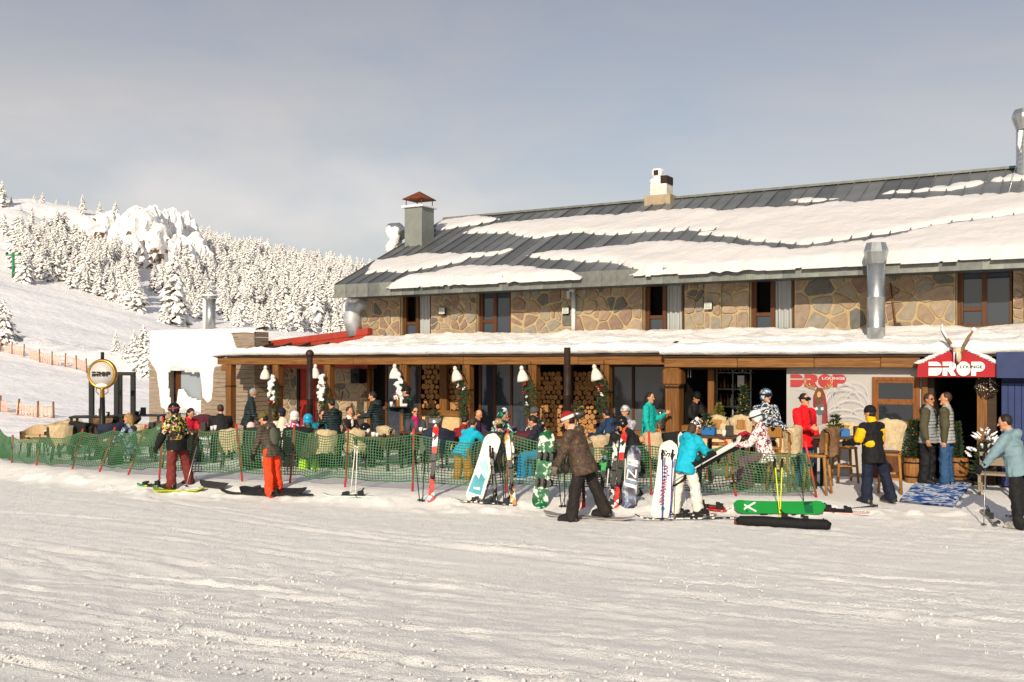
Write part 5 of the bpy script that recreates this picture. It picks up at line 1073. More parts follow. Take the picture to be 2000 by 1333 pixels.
# --- chairs, sheepskins, tables
WICK = M('brown_weave', '4a3a30', .8, var=.3, scale=60, bump=.4, bscale=90); CREAMF = M('cream_upholstery', 'b09a78', .9, var=.12, scale=8, bump=.2); LEGB = M('dark_leg', '2a2320', .5, bump=.05)
FLEECE = M('cream_fleece', 'b9a583', .95, var=.18, scale=14, bump=1.0, bscale=30); FLEECEB = M('brown_fleece', '6e5138', .95, var=.35, scale=10, bump=1.0, bscale=30)
LWOOD = Mwood('light_wood', '7e5425', 'ab7c40', .6, 'z')
def chair_proto(seatm, legm, back=.82):
    t = thing('armchair', 'x', 'chair'); 
    obj('seat', bbox_(-.27, .27, -.27, .27, .36, .46, .03), seatm, t)
    bm = bmesh.new(); n = 13; P = []
    for i in range(n):
        a = R(-100 + 200 * i / (n - 1)); P.append((math.sin(a) * .3, -math.cos(a) * .27 - .0, back - .16 * abs(math.sin(a)) ** 3))
    for (x0, y0, z0), (x1, y1, z1) in zip(P, P[1:]):
        o0 = 1.13
        a = [bm.verts.new(q) for q in ((x0, y0, .42), (x1, y1, .42), (x1, y1, z1), (x0, y0, z0))]; b_ = [bm.verts.new(q) for q in ((x0 * o0, y0 * o0, .40), (x1 * o0, y1 * o0, .40), (x1 * o0 * 1.04, y1 * o0 * 1.06, z1), (x0 * o0 * 1.04, y0 * o0 * 1.06, z0))]
        bm.faces.new(a); bm.faces.new(b_[::-1]); bm.faces.new((a[3], a[2], b_[2], b_[3])); bm.faces.new((a[1], a[0], b_[0], b_[1]))
    bmesh.ops.remove_doubles(bm, verts=bm.verts, dist=.001); obj('backrest', bm, seatm, t, smooth=False)
    for x in (-.22, .22):
        for y in (-.22, .22): bm = bmesh.new(); tube(bm, [(x * .9, y * .9, .38), (x * 1.1, y * 1.15, 0)], [.022, .015], 8); obj('leg', bm, legm, t)
    return t
def skin_mesh(seed, w=.5, back=.84, front=True):
    """fleece hung over a chair back, hanging down both sides"""
    U = np.linspace(-1, 1, 22); T = np.linspace(0, 1, 26); P = np.zeros((22, 26, 3))
    for j, s_ in enumerate(T):
        if s_ < .45: q = s_ / .45; y = -.36; z = back - .42 + .44 * q
        elif s_ < .58: q = (s_ - .45) / .13; y = -.36 + .12 * q; z = back + .02 + .03 * math.sin(PI * q)
        else: q = (s_ - .58) / .42; y = -.24 + .03 * q; z = back + .02 - .36 * q
        wid = w * .5 * (.72 + .28 * math.sin(PI * (s_ * .9 + .05))) * (1 + .55 * vnoise(s_ * 7 + seed, seed * 3.1))
        x = U * wid + .08 * vnoise(seed * 1.7, s_ * 3); yy = y + (.10 * (U ** 2)) + .03 * fbm(U * 2 + seed, U * 0 + s_ * 6, 3); zz = z - .05 * U ** 2 + (.10 * vnoise(U * 2.2 + seed * 5, U * 0 + 3) * (1 - s_ / .45) if s_ < .45 else 0) + .05 * fbm(U * 2.5 + 8 + seed, U * 0 + s_ * 5, 3)
        P[:, j] = np.stack([x, yy, zz], -1)
    Q = P.copy(); Q[:, :, 1] += np.where(T < .5, -.03, .03)[None, :]; Q[:, :, 2] += .03 * np.exp(-((T - .51) / .1) ** 2)[None, :]
    return P, Q
def sheepskin(parent_loc, rz, label, mat, seed, w=.6, back=.84, sc=1.0, group='sheepskins on the terrace chairs'):
    P, Q = skin_mesh(seed, w, back); full = np.concatenate([P, Q[:, ::-1]], 1)
    o = grid_mesh('sheepskin', full, mat); o.location = parent_loc; o.rotation_euler = (0, 0, rz); o.scale = (sc * (.7 + .3 * ((seed * 37) % 11) / 10), sc, sc); tag(o, label, 'sheepskin', group); return o
CH = {'w': chair_proto(WICK, LEGB, .84), 'c': chair_proto(CREAMF, LEGB, .8), 'g': chair_proto(M('grey_weave', '6b625c', .8, var=.25, scale=60, bump=.4, bscale=90), LEGB, .88)}
used = set()
def chair(px, Y, face, label, kind='w', skin=None, sl=None):
    """face: yaw the sitter looks to; 180 is towards the camera, 0 away, 90 to the left"""
    x = wx(px, Y); loc = Vector((x, Y, zg(x, Y))); pr = CH[kind]
    if kind in used: t = dup(pr)
    else: t = pr; used.add(kind)
    t.location = loc; t.rotation_euler = (0, 0, R(face)); t['label'] = label; t['group'] = 'chairs on the terrace'
    if skin: sheepskin(loc, R(face), sl or ('cream sheepskin over the ' + label), skin, int(px) % 37, .62, .84 if kind != 'c' else .8)
    return t
FL, FB = FLEECE, FLEECEB
CHL = [(66, 25.2, 175, 'leftmost cream armchair behind the green net', 'c', None), (86, 25.6, 160, 'cream armchair second from the left behind the green net', 'c', None), (118, 26.8, 190, 'cream armchair behind the low table at far left', 'c', None), (122, 24.2, 20, 'brown woven chair with its back to the net at far left', 'w', FL),
 (140, 27.4, 200, 'cream armchair by the torn orange netting', 'c', None), (170, 24.6, -30, 'dark woven chair left of the round low table', 'w', FL), (196, 27.0, 180, 'armchair behind the round low table', 'w', FB), (222, 24.0, 30, 'dark woven chair right of the round low table', 'w', FL), (275, 24.4, 20, 'pale armchair behind the blond woman', 'c', FL),
 (243, 27.6, 170, 'woven chair before the black steel frames', 'w', FL), (295, 26.2, 150, 'brown woven chair left of the red-jacket woman', 'w', None), (338, 27.0, 170, 'grey woven chair before the cabin window', 'g', None), (385, 27.2, 160, 'tall grey woven chair beside the woman in black', 'g', None), (345, 22.8, 0, 'woven chair in front of the red-jacket woman', 'g', None), (455, 22.4, 10, 'woven chair with a draped fleece left of the pink-hat guest', 'w', FL),
 (520, 22.5, 0, 'woven chair behind the stooping skier', 'w', None), (585, 22.3, 5, 'woven chair below the white helmet', 'w', None), (632, 22.0, 25, 'woven chair below the standing waiter', 'w', FL), (697, 22.4, 0, 'chair with a fleece in front of the leather-jacket man', 'w', FL), (770, 23.2, -60, 'tilted chair with a fleece before the magenta-scarf woman', 'w', FL), (850, 22.0, 20, 'grey woven chair by the red skis', 'g', None), (950, 20.9, 15, 'woven chair behind the white snowboard', 'g', None), (1032, 21.2, 15, 'grey woven chair left of the green snowboard', 'g', None), (1100, 21.0, 30, 'chair behind the brown-jacket snowboarder', 'w', None),
 (1160, 20.4, 40, 'chair with a fleece at the eating man', 'w', FL), (1205, 20.6, 0, 'woven chair behind the orange juice', 'w', None), (1280, 21.4, -20, 'cream-draped chair right of the black-helmet guest', 'w', FL), (1330, 20.9, -10, 'brown woven chair by the timber post', 'w', None)]
for px, Y, fc, lab, kd, skn in CHL: chair(px, Y, fc, lab, kd, skn, ('brown' if skn is FB else 'cream') + ' sheepskin on the ' + lab if skn else None)
COATS = [('black', '141416'), ('navy', '1b2136'), ('charcoal', '2b2a2c'), ('wine', '4a1622'), ('dark_green', '1e2c26')]
for i, (px, Y, fc, lab) in enumerate([(170, 24.6, -30, 'dark woven chair left of the round low table'), (222, 24.0, 30, 'dark woven chair right of the round low table'), (345, 22.8, 0, 'woven chair in front of the red-jacket woman'), (385, 27.2, 160, 'tall grey chair beside the woman in black'), (520, 22.5, 0, 'woven chair behind the stooping skier'), (585, 22.3, 5, 'woven chair below the white helmet'), (850, 22.0, 20, 'grey woven chair by the red skis'), (950, 20.9, 15, 'woven chair behind the white snowboard'), (1032, 21.2, 15, 'grey woven chair left of the green snowboard'), (1205, 20.6, 0, 'woven chair behind the orange juice'), (1330, 20.9, -10, 'brown woven chair by the timber post')]):
    x = wx(px, Y); nm, hx = COATS[i % 5]; P, Q = skin_mesh(i * 3 + 50, .66, .86); o = grid_mesh('coat', np.concatenate([P, Q[:, ::-1]], 1), M('coat_' + nm, hx, .8, bump=.6, bscale=14)); o.location = (x, Y, zg(x, Y)); o.rotation_euler = (0, 0, R(fc)); o.scale = (1.05, 1.06, 1.02); tag(o, nm.replace('_', ' ') + ' coat hung over the ' + lab, 'coat', 'coats hung over terrace chairs')
for k in CH:
    if k not in used: bpy.data.objects.remove(CH[k])
TABLET = Mwood('table_wood', '3f2719', '5f3d27', .5, 'x')
def table(px, py, Y, w, d, label, rz=0, round_=False, hgt=None, mat=None, legm=DARKW, group='tables on the terrace'):
    p = at(px, py, Y); g = zg(p.x, p.y); hh = hgt or p.z - g; t = thing('table', label, 'table', (p.x, p.y, g), R(rz), group); mat = mat or TABLET
    if round_:
        bm = bmesh.new(); lathe(bm, [(w / 2, hh - .035), (w / 2 + .005, hh - .01), (w / 2, hh)], 28); obj('tabletop', bm, mat, t); bm = bmesh.new(); lathe(bm, [(.2, 0), (.19, .03), (.035, .06), (.035, hh - .03)], 14); obj('pedestal', bm, legm, t)
    else:
        obj('tabletop', bbox_(-w / 2, w / 2, -d / 2, d / 2, hh - .045, hh, .008), mat, t)
        for x in (-1, 1):
            for y in (-1, 1): obj('leg', bbox_(x * (w / 2 - .06) - .03, x * (w / 2 - .06) + .03, y * (d / 2 - .06) - .03, y * (d / 2 - .06) + .03, 0, hh - .046, .004), legm, t)
    t['top'] = hh; return t
TB = []
TB.append(table(96, 834, 25.4, .9, .7, 'low cream-topped table between the empty armchairs', 0, False, .55, CREAMF)); TB.append(table(188, 842, 24.6, .95, .9, 'round low table with jars at left', 0, True, .62))
TB.append(table(192, 811, 26.3, 1.3, .8, 'long black steel table below the round sign', 12, False, .98, DARKW)); TB.append(table(275, 812, 27.3, 1.2, .7, 'black steel table right of the round sign', 5, False, .95, DARKW))
for px, Y, w, lab in ((300, 24.3, .8, 'table behind the camouflage-jacket skier'), (400, 24.2, 1.2, 'table between the red-jacket and black-jacket women'), (540, 25.0, 1.2, 'table under the blue planter'), (612, 23.6, 1.1, 'table before the white and blue helmets'), (705, 23.4, 1.2, 'table with the black helmet on it'), (740, 22.2, .9, 'low table with white cups before the fence'), (840, 23.8, 1.3, 'table before the log store'), (965, 22.2, 1.5, 'table with the green-camouflage kid'), (1020, 22.6, 1.2, 'table left of the dark-patterned jacket'), (1075, 21.9, .9, 'table edge behind the green snowboard'), (1195, 20.8, 1.2, 'table with the orange juice'), (1290, 21.6, .7, 'small table right of the black-helmet guest')):
    TB.append(table(px, 830, Y, w, .8, lab, -20, False, .74))
TB.append(table(1418, 851, 19.2, .95, .7, 'high bar table with a blue planter and a dark box', -30, False, None)); TB.append(table(1645, 856, 18.9, 1.0, .65, 'high bar table at the red-jacket man', -30, False, 1.02))
# small things on tables
def on(t, dx, dy): m_ = t.matrix_basis; return t.location + Matrix.Rotation(t.rotation_euler.z, 3, 'Z') @ Vector((dx, dy, 0)) + Vector((0, 0, t['top']))
CUPW = M('white_china', 'd9d6d0', .3, bump=0); JAR = M('dark_jar', '2c2623', .4, bump=0); CAN = M('menu_box', '36322f', .6, bump=.05)
def cup(p, lab, mat=None, r_=.04, hh=.09):
    bm = bmesh.new(); lathe(bm, [(r_ * .75, 0), (r_, hh * .4), (r_ * 1.05, hh), (r_ * .9, hh), (r_ * .8, .02)], 12); o = obj('cup', bm, mat or CUPW, None, p); tag(o, lab, 'cup', 'cups and jars on the terrace tables')
def menu(p, lab, rz=0): o = obj('menu_holder', bbox_(-.07, .07, -.05, .05, 0, .2, .008), CAN, None, p, (0, 0, rz)); tag(o, lab, 'holder', 'dark menu holders on the tables')
rg = random.Random(21); TN = ['low cream table', 'round low table', 'long black steel table', 'right black steel table']
for i, t in enumerate(TB):
    nm = t['label']; short = TN[i] if i < 4 else nm
    for k in range(3 if i < 16 else 1):
        dk = rg.random() >= .7; cup(on(t, rg.uniform(-.3, .3), rg.uniform(-.25, .1)), ('dark jar' if dk else 'white cup') + ' on the ' + short, JAR if dk else None, rg.uniform(.035, .05), rg.uniform(.07, .12))
    if i in (0, 1, 2, 3, 4, 5, 10): menu(on(t, .12, -.2), 'dark menu holder on the ' + short, rg.uniform(-.4, .4))
OJ = M('orange_juice', 'e0a416', .3, bump=0); p = on(TB[14], -.1, -.3); t = thing('juice_glass', 'tall glass of orange juice before the eating man', 'glass', at(1192, 878, p.y) if 0 else p)
bm = bmesh.new(); lathe(bm, [(.035, 0), (.042, .16)], 14); obj('juice', bm, OJ, t); bm = bmesh.new(); tube(bm, [(0, 0, .1), (.02, 0, .24)], .006, 5); obj('straw', bm, WHT, t)
HEL = M('helmet_black', '141416', .25, bump=0)
t = thing('ski_helmet', 'glossy black ski helmet lying on the table before the helmet-holding waiter', 'helmet', on(TB[8], .1, 0)); bm = bmesh.new(); ell(bm, Vector((0, 0, .12)), .13, .15, .12); obj('shell', bm, HEL, t, smooth=True); bm = bmesh.new(); tube(bm, [(-.12, -.06, .1), (0, -.13, .02), (.12, -.06, .1)], .012, 6); obj('strap', bm, WHT, t)
# planters
BLUP = M('blue_planter', '1f63a0', .5, var=.08, bump=.03); STEELB = M('polished_steel', 'b8b4ac', .2, .9, bump=.03); GRNL = M('fir_green', '35452a', .8, var=.45, scale=20, bump=0)
def fir_clump(n, w, h_, seed):
    r_ = random.Random(seed); bm = bmesh.new()
    for i in range(n):
        a = r_.uniform(0, 6.28); z = h_ * r_.random(); rr_ = w * (1 - z / h_ * .85); p = Vector((math.cos(a) * rr_ * r_.random(), math.sin(a) * rr_ * r_.random(), z)); d = Vector((math.cos(a), math.sin(a), r_.uniform(.1, .9))).normalized() * w * .45
        s_ = d.cross(Vector((r_.uniform(-1, 1), r_.uniform(-1, 1), 1))).normalized() * .012
        bm.faces.new([bm.verts.new(p + s_), bm.verts.new(p - s_), bm.verts.new(p + d)])
        s2 = d.cross(s_).normalized() * .012; bm.faces.new([bm.verts.new(p + s2), bm.verts.new(p - s2), bm.verts.new(p + d)])
    return bm
def planter_box(p, w, label, rz=-30, logo=True):
    t = thing('blue_planter', label, 'planter', p, R(rz)); obj('box', bbox_(-w / 2, w / 2, -.08, .08, 0, .15, .01), BLUP, t); obj('fir_sprigs', fir_clump(160, .2, .28, 4), GRNL, t, (-.05, 0, .12))
    if logo:
        bm = bmesh.new(); n = 20
        R_ = [[bm.verts.new((-w * .22 + math.cos(2 * PI * i / n) * q, -.082, .075 + math.sin(2 * PI * i / n) * q)) for i in range(n)] for q in (.045, .052)]
        for i in range(n): bm.faces.new((R_[0][i], R_[0][(i + 1) % n], R_[1][(i + 1) % n], R_[1][i]))
        obj('emblem', bm, WHT, t); obj('emblem_bar', bbox_(-w * .22 - .03, -w * .22 + .025, -.084, -.082, .07, .08, 0), WHT, t); obj('emblem_bar', bbox_(-w * .22 - .022, -w * .22 + .03, -.084, -.082, .052, .06, 0), WHT, t)
planter_box(on(TB[16], -.32, -.05), .26, 'small blue planter on the high table behind the bobble-hat woman', -30, False); planter_box(on(TB[17], -.05, -.15), .42, 'blue planter box with fir sprigs on the high table by the red-jacket man', -12); planter_box(on(TB[6], 0, .1), .45, 'blue planter beside the grey-haired waiter', -30, False)
menu(on(TB[16], .1, -.1), 'dark box on the high table behind the bobble-hat woman'); menu(on(TB[17], .28, 0), 'dark box beside the blue planter on the right high table')
o = obj('knit_gloves', bmesh.new(), None); bpy.data.objects.remove(o)
bm = bmesh.new()
for q in ((0, 0, .04, .08), (.1, .02, .04, .07), (.05, -.04, .07, .06)): ell(bm, Vector(q[:3]), q[3], q[3] * .8, .04)
tag(obj('mittens', bm, M('crimson_knit', '9c1c38', .9), None, on(TB[16], .35, -.1), smooth=True), 'crimson mittens heaped on the high bar table', 'mittens')
# steel wine coolers, samovar and firs on the bar counter
def cooler(px, z, v, r_, hh, label, green=None, gh=.4, gm=GRNL, foot=True):
    t = thing('steel_cooler', label, 'cooler', fw(pu(px, v), v, z), FROT); bm = bmesh.new()
    lathe(bm, ([(r_ * .5, 0), (r_ * .5, .02), (r_ * .2, .04), (r_ * .2, .07)] if foot else []) + [(r_ * .6, .08 if foot else 0), (r_ * .95, .08 + hh * .5), (r_ * 1.0, .08 + hh), (r_ * .9, .08 + hh)], 20); obj('bowl', bm, STEELB, t)
    if green: obj('greenery', fir_clump(green, r_ * 1.1, gh, int(px)), gm, t, (0, 0, .06 + hh))
    return t
YEL = M('yellow_green_leaves', '6b6a2c', .8, var=.4, scale=20, bump=0)
cooler(1404, .95, LV - .1, .13, .16, 'steel footed bowl with yellow-green sprigs on the bar counter', 160, .3, YEL); t = cooler(1452, .95, LV - .1, .17, .18, 'steel footed bowl holding a small fir tree on the bar counter', 420, .68)
bm = bmesh.new()
for i in range(14): a = i * 2.4; ell(bm, Vector((math.cos(a) * .15 * (1 - i / 18), -abs(math.sin(a)) * .15 * (1 - i / 18), .3 + i * .035)), .016, .016, .016, None, 6, 4)
obj('baubles', bm, M('bauble_gold', 'c8a060', .3, .6, bump=0), t)
cooler(1433, .95, LV - .05, .07, .17, 'steel milk can on the bar counter between the two bowls', None, foot=False)
t = cooler(1290, .64, .25, .13, .34, 'dark steel samovar on the counter beside the standing woman in turquoise', None); bm = bmesh.new(); lathe(bm, [(.1, .42), (.06, .5), (.02, .58)], 14); obj('lid', bm, STEELB, t)
for i, px in enumerate((1272, 1280, 1287)): bm = bmesh.new(); ell(bm, Vector((0, 0, .04)), .045, .045, .04); tag(obj('orange', bm, M('orange_peel', 'c8701c', .5), None, fw(pu(px, .32), .32, .64), smooth=True), ['left', 'middle', 'right'][i] + ' one of the three oranges on the counter below the samovar', 'orange', 'oranges on the counter')
t = cooler(758, .72, 0, .1, .1, 'x') if 0 else None
p = on(TB[10], -.2, .1); t = thing('steel_bucket', 'steel bucket with fir sprigs in front of the log store', 'bucket', at(850, 826, 23.8)); bm = bmesh.new(); lathe(bm, [(.15, -.14), (.19, .12), (.18, .12)], 18); obj('bucket', bm, STEELB, t); obj('sprigs', fir_clump(120, .22, .2, 9), GRNL, t, (0, 0, .1))
p = at(1128, 815, 21.8); t = thing('steel_bucket', 'footed steel bucket with sprigs right of the straight stove pipe', 'bucket', p); bm = bmesh.new(); lathe(bm, [(.1, -.2), (.03, -.16), (.03, -.05), (.14, 0), (.17, .12), (.16, .12)], 18); obj('bucket', bm, M('dull_steel', '77736c', .35, .8, bump=.03), t); obj('sprigs', fir_clump(120, .2, .2, 19), GRNL, t, (0, 0, .1))
# wooden barrel tubs with firs at the door, snowy fir, wreath, door mat
BARREL = Mwood('barrel_wood', '6d431d', '9d6c36', .6, 'z')
def barrel(px, py, v, label, h1, w1, seed, lights=False, snow=False):
    z = 0; t = thing('barrel_tub', label, 'planter', fw(pu(px, v), v, 0), FROT); bm = bmesh.new(); lathe(bm, [(.16, 0), (.19, .2), (.2, .3), (.18, .48), (.16, .48)], 14, None, 0, True); obj('tub', bm, BARREL, t)
    for z in (.1, .38): bm = bmesh.new(); lathe(bm, [(.186 if z < .2 else .2, z), (.19 if z < .2 else .204, z + .03)], 14); obj('hoop', bm, DARKW, t)
    obj('fir', fir_clump(700, w1, h1, seed), GRNL, t, (0, 0, .44)); 
    if lights:
        bm = bmesh.new(); r_ = random.Random(2)
        for i in range(26): a = r_.uniform(0, 6.28); z = r_.uniform(.5, .5 + h1 * .8); q = w1 * (1.1 - (z - .45) / h1); ell(bm, Vector((math.cos(a) * q, math.sin(a) * q, z)), .014, .014, .014, None, 6, 4)
        obj('baubles', bm, M('bauble_gold'), t)['kind'] = 'stuff'
barrel(1785, 0, LV + .45, 'barrel tub with a bushy decorated fir left of the entrance', .78, .27, 3, True); barrel(1872, 0, LV - .1, 'barrel tub with a slim fir inside the doorway', .75, .12, 5)
t = fthing('snowy_fir', 'small fir bough thick with snow right of the entrance', 'plant', 1925, LV + .7, .0); obj('greenery', fir_clump(400, .3, .6, 8), GRNL, t, (0, 0, .25))
bm = bmesh.new(); r_ = random.Random(6)
for i in range(30): a = r_.uniform(0, 6.28); z = r_.uniform(.55, 1.12); q = .26 * (1.25 - z) / .7 + .04; c = Vector((math.cos(a) * q, math.sin(a) * q - .04, z)); caps(bm, c, c + Vector((math.cos(a), math.sin(a), .6)) * .09, .028, .016, 6)
remesh(obj('snow_clumps', bm, SNOW, t), .016, 1, .05, CLUMP); bm = bmesh.new(); tube(bm, [(0, 0, 0), (0, 0, 1.0)], .025, 6); obj('stem', bm, BARK, t)
t = fthing('wreath', 'round wreath with tiny pale lights on the right door post', 'wreath', 1927, LV + .14, pz(1927, 755, LV + .14)); bm = bmesh.new(); r_ = random.Random(4)
for i in range(420):
    a = r_.uniform(0, 6.28); q = .12 + r_.uniform(-.06, .07); p = Vector((math.cos(a) * q, r_.uniform(-.06, .03), math.sin(a) * q)); d = Vector((math.cos(a + .8), r_.uniform(-.5, .3), math.sin(a + .8))) * .06; s_ = Vector((-d.z, 0, d.x)).normalized() * .01; bm.faces.new([bm.verts.new(p + s_), bm.verts.new(p - s_), bm.verts.new(p + d)])
obj('greenery', bm, M('wreath_brown', '3a2c20', .8, bump=0), t); bm = bmesh.new()
for i in range(46): a = r_.uniform(0, 6.28); q = .12 + r_.uniform(-.07, .08); ell(bm, Vector((math.cos(a) * q, -.07, math.sin(a) * q)), .009, .009, .009, None, 5, 4)
obj('light_beads', bm, WHT, t)
MAT_ = Mpat('blue_mat', ['1d3c7a', '2b56a0', '8fa2bd', 'c2c8cf', '1d3c7a'], 5., 'noise', .9)
corn = [at(1756, 964, 17.75), at(1862, 975, 17.2), at(1908, 931, 20.2), at(1803, 930, 20.6)]; 
P = np.zeros((26, 22, 3))
for i in range(26):
    for j in range(22): a = corn[0].lerp(corn[1], i / 25); b_ = corn[3].lerp(corn[2], i / 25); p = a.lerp(b_, j / 21); P[i, j] = (p.x, p.y, zg(p.x, p.y) + .042 + .012 * float(vnoise(i * .5, j * .5)))
Q = P.copy(); Q[:, :, 2] -= .02
o = grid_mesh('door_mat', np.concatenate([P, Q[:, ::-1]], 1), MAT_); tag(o, 'blue and white mottled mat on the snow before the entrance', 'mat')
# bar stools and a bench at the right
def stool(px, py, Y, face, label, skm, seed, hh=.72, bk=1.12):
    x = wx(px, Y); g = zg(x, Y); t = thing('bar_stool', label, 'stool', (x, Y, g), R(face), 'wooden bar stools at the high tables')
    obj('seat', bbox_(-.2, .2, -.2, .2, hh - .05, hh, .02), LWOOD, t)
    for a in (-1, 1):
        for b_ in (-1, 1): bm = bmesh.new(); tube(bm, [(a * .16, b_ * .16, hh - .04), (a * .2, b_ * .21, 0)], [.03, .024], 8); obj('leg', bm, LWOOD, t)
    for z, b_ in ((.25, -1), (.32, 1)): obj('footrest', bbox_(-.18, .18, b_ * .19 - .015, b_ * .19 + .015, z, z + .04, .004), LWOOD, t)
    for a in (-1, 1): obj('back_post', bbox_(a * .17 - .02, a * .17 + .02, -.22, -.18, hh, bk, .005), LWOOD, t)
    obj('back_rail', bbox_(-.19, .19, -.225, -.175, bk - .2, bk, .01), LWOOD, t)
    if skm: sheepskin(Vector((x, Y, g)), R(face), ('brown' if skm is FB else 'cream') + ' sheepskin on the ' + label, skm, seed, .56, bk + .02)
stool(1596, 0, 18.2, 60, 'bar stool with a brown hide beside the red-jacket man', FB, 3); stool(1650, 0, 19.9, 180, 'bar stool behind the right high table', FL, 5); stool(1738, 0, 18.7, -20, 'bar stool right of the black and yellow jacket', FL, 7, .74, 1.3)
stool(1400, 0, 20.4, 170, 'bar stool under the steel bowl, left of the two', FL, 9, .74, 1.2); stool(1448, 0, 20.3, 170, 'bar stool under the small fir, right of the two', FL, 11, .74, 1.2); stool(1525, 0, 18.6, 60, 'bar stool under the girl in the flowered jacket', FL, 13, .68, 1.1)
stool(1500, 0, 19.6, 10, 'bar stool between the racer and the girl', None, 1)
t = fthing('wooden_bench', 'small grey wooden bench right of the entrance mat', 'bench', 1945, LV + 1.2, -.1); GW = Mwood('grey_bench_wood', '6e6253', '95866f', .8)
obj('seat', bbox_(-.3, .3, -.2, .2, .4, .44, .006), GW, t); obj('backrest', bbox_(-.3, .3, .18, .21, .55, .8, .006), GW, t)
for a in (-1, 1):
    for b_ in (-1, 1): obj('leg', bbox_(a * .26 - .025, a * .26 + .025, b_ * .16 - .025, b_ * .16 + .025, 0, .4 if b_ < 0 else .8, .004), GW, t)
# ============================================================ people
SKIN = M('skin', 'c08a68', .55, var=.06, bump=.03); SKIN2 = M('tan_skin', 'a8744f', .55, var=.06, bump=.03)
EYE = M('eye', '201510', .3, bump=0); LIP = M('lip', '9a5548', .5, bump=0)
HAIRD = M('dark_hair', '1d1512', .6, var=.3, scale=30, bump=.4); HAIRB = M('blond_hair', '93703f', .6, var=.4, scale=30, bump=.4); HAIRG = M('grey_hair', '8d8984', .6, var=.3, scale=30, bump=.4); HAIRN = M('brown_hair', '3a281c', .6, var=.3, scale=30, bump=.4)
def cloth(key, col=None, var=.12): return M('cloth_' + key, col, .75, var=var, scale=5, bump=1.0, bscale=13, spec=.25)
def puff(key, col):
    k = 'puff_' + key
    if k in MATS: return MATS[k]
    m = M(k, col, .5, var=.08, scale=6, bump=0, spec=.35); t = m.node_tree; b = t.nodes['Principled BSDF']; co = nd(t, 'ShaderNodeTexCoord')
    wv = nd(t, 'ShaderNodeTexWave', wave_type='BANDS', bands_direction='Z', i_Scale=5.2, i_Distortion=.6, i_Detail=1.0); t.links.new(co.outputs['Object'], wv.inputs['Vector'])
    bp = nd(t, 'ShaderNodeBump', i_Strength=.7, i_Distance=.03); t.links.new(wv.outputs['Fac'], bp.inputs['Height']); t.links.new(bp.outputs[0], b.inputs['Normal']); return m
def loft(bm, secs, n=14):
    rings = []
    for c, X, Y_, rx, ry in secs: rings.append([bm.verts.new(c + X * rx * math.cos(2 * PI * k / n) + Y_ * ry * math.sin(2 * PI * k / n)) for k in range(n)])
    for a, b_ in zip(rings, rings[1:]):
        for k in range(n): bm.faces.new((a[k], a[(k + 1) % n], b_[(k + 1) % n], b_[k]))
    bm.faces.new(rings[0][::-1]); bm.faces.new(rings[-1])
def rotv(v, ax, deg): return Matrix.Rotation(R(deg), 3, ax) @ v
def hand(bm, w, d, nrm, side, r_=.011, curl=35, s_=1.0):
    """palm and five fingers: w wrist, d direction, nrm palm normal"""
    d = d.normalized(); nrm = (nrm - d * nrm.dot(d)).normalized(); x = d.cross(nrm).normalized() * side
    caps(bm, w, w + d * .05 * s_, .027 * s_, .036 * s_, 8); caps(bm, w + d * .05 * s_ + x * .02, w + d * .085 * s_ + x * .022, .02 * s_, .018 * s_, 8); caps(bm, w + d * .05 * s_ - x * .02, w + d * .08 * s_ - x * .024, .02 * s_, .017 * s_, 8)
    for i, (o_, L) in enumerate(((.033, .07), (.012, .08), (-.011, .075), (-.033, .058))):
        p = w + (d * .088 + x * o_) * s_; d2 = (d * math.cos(R(curl)) + nrm * math.sin(R(curl)) + x * o_ * 2).normalized(); q = p + d2 * L * .55 * s_; d3 = (d * math.cos(R(curl * 2.2)) + nrm * math.sin(R(curl * 2.2))).normalized()
        caps(bm, p, q, r_, r_ * .95, 6); caps(bm, q, q + d3 * L * .5 * s_, r_ * .95, r_ * .8, 6)
    p = w + (d * .03 + x * .03) * s_; q = p + (x * .9 + d * .7 + nrm * .4).normalized() * .045 * s_; caps(bm, p, q, r_ * 1.25, r_ * 1.1, 6); caps(bm, q, q + (d + nrm * .5).normalized() * .032 * s_, r_ * 1.1, r_ * .85, 6)
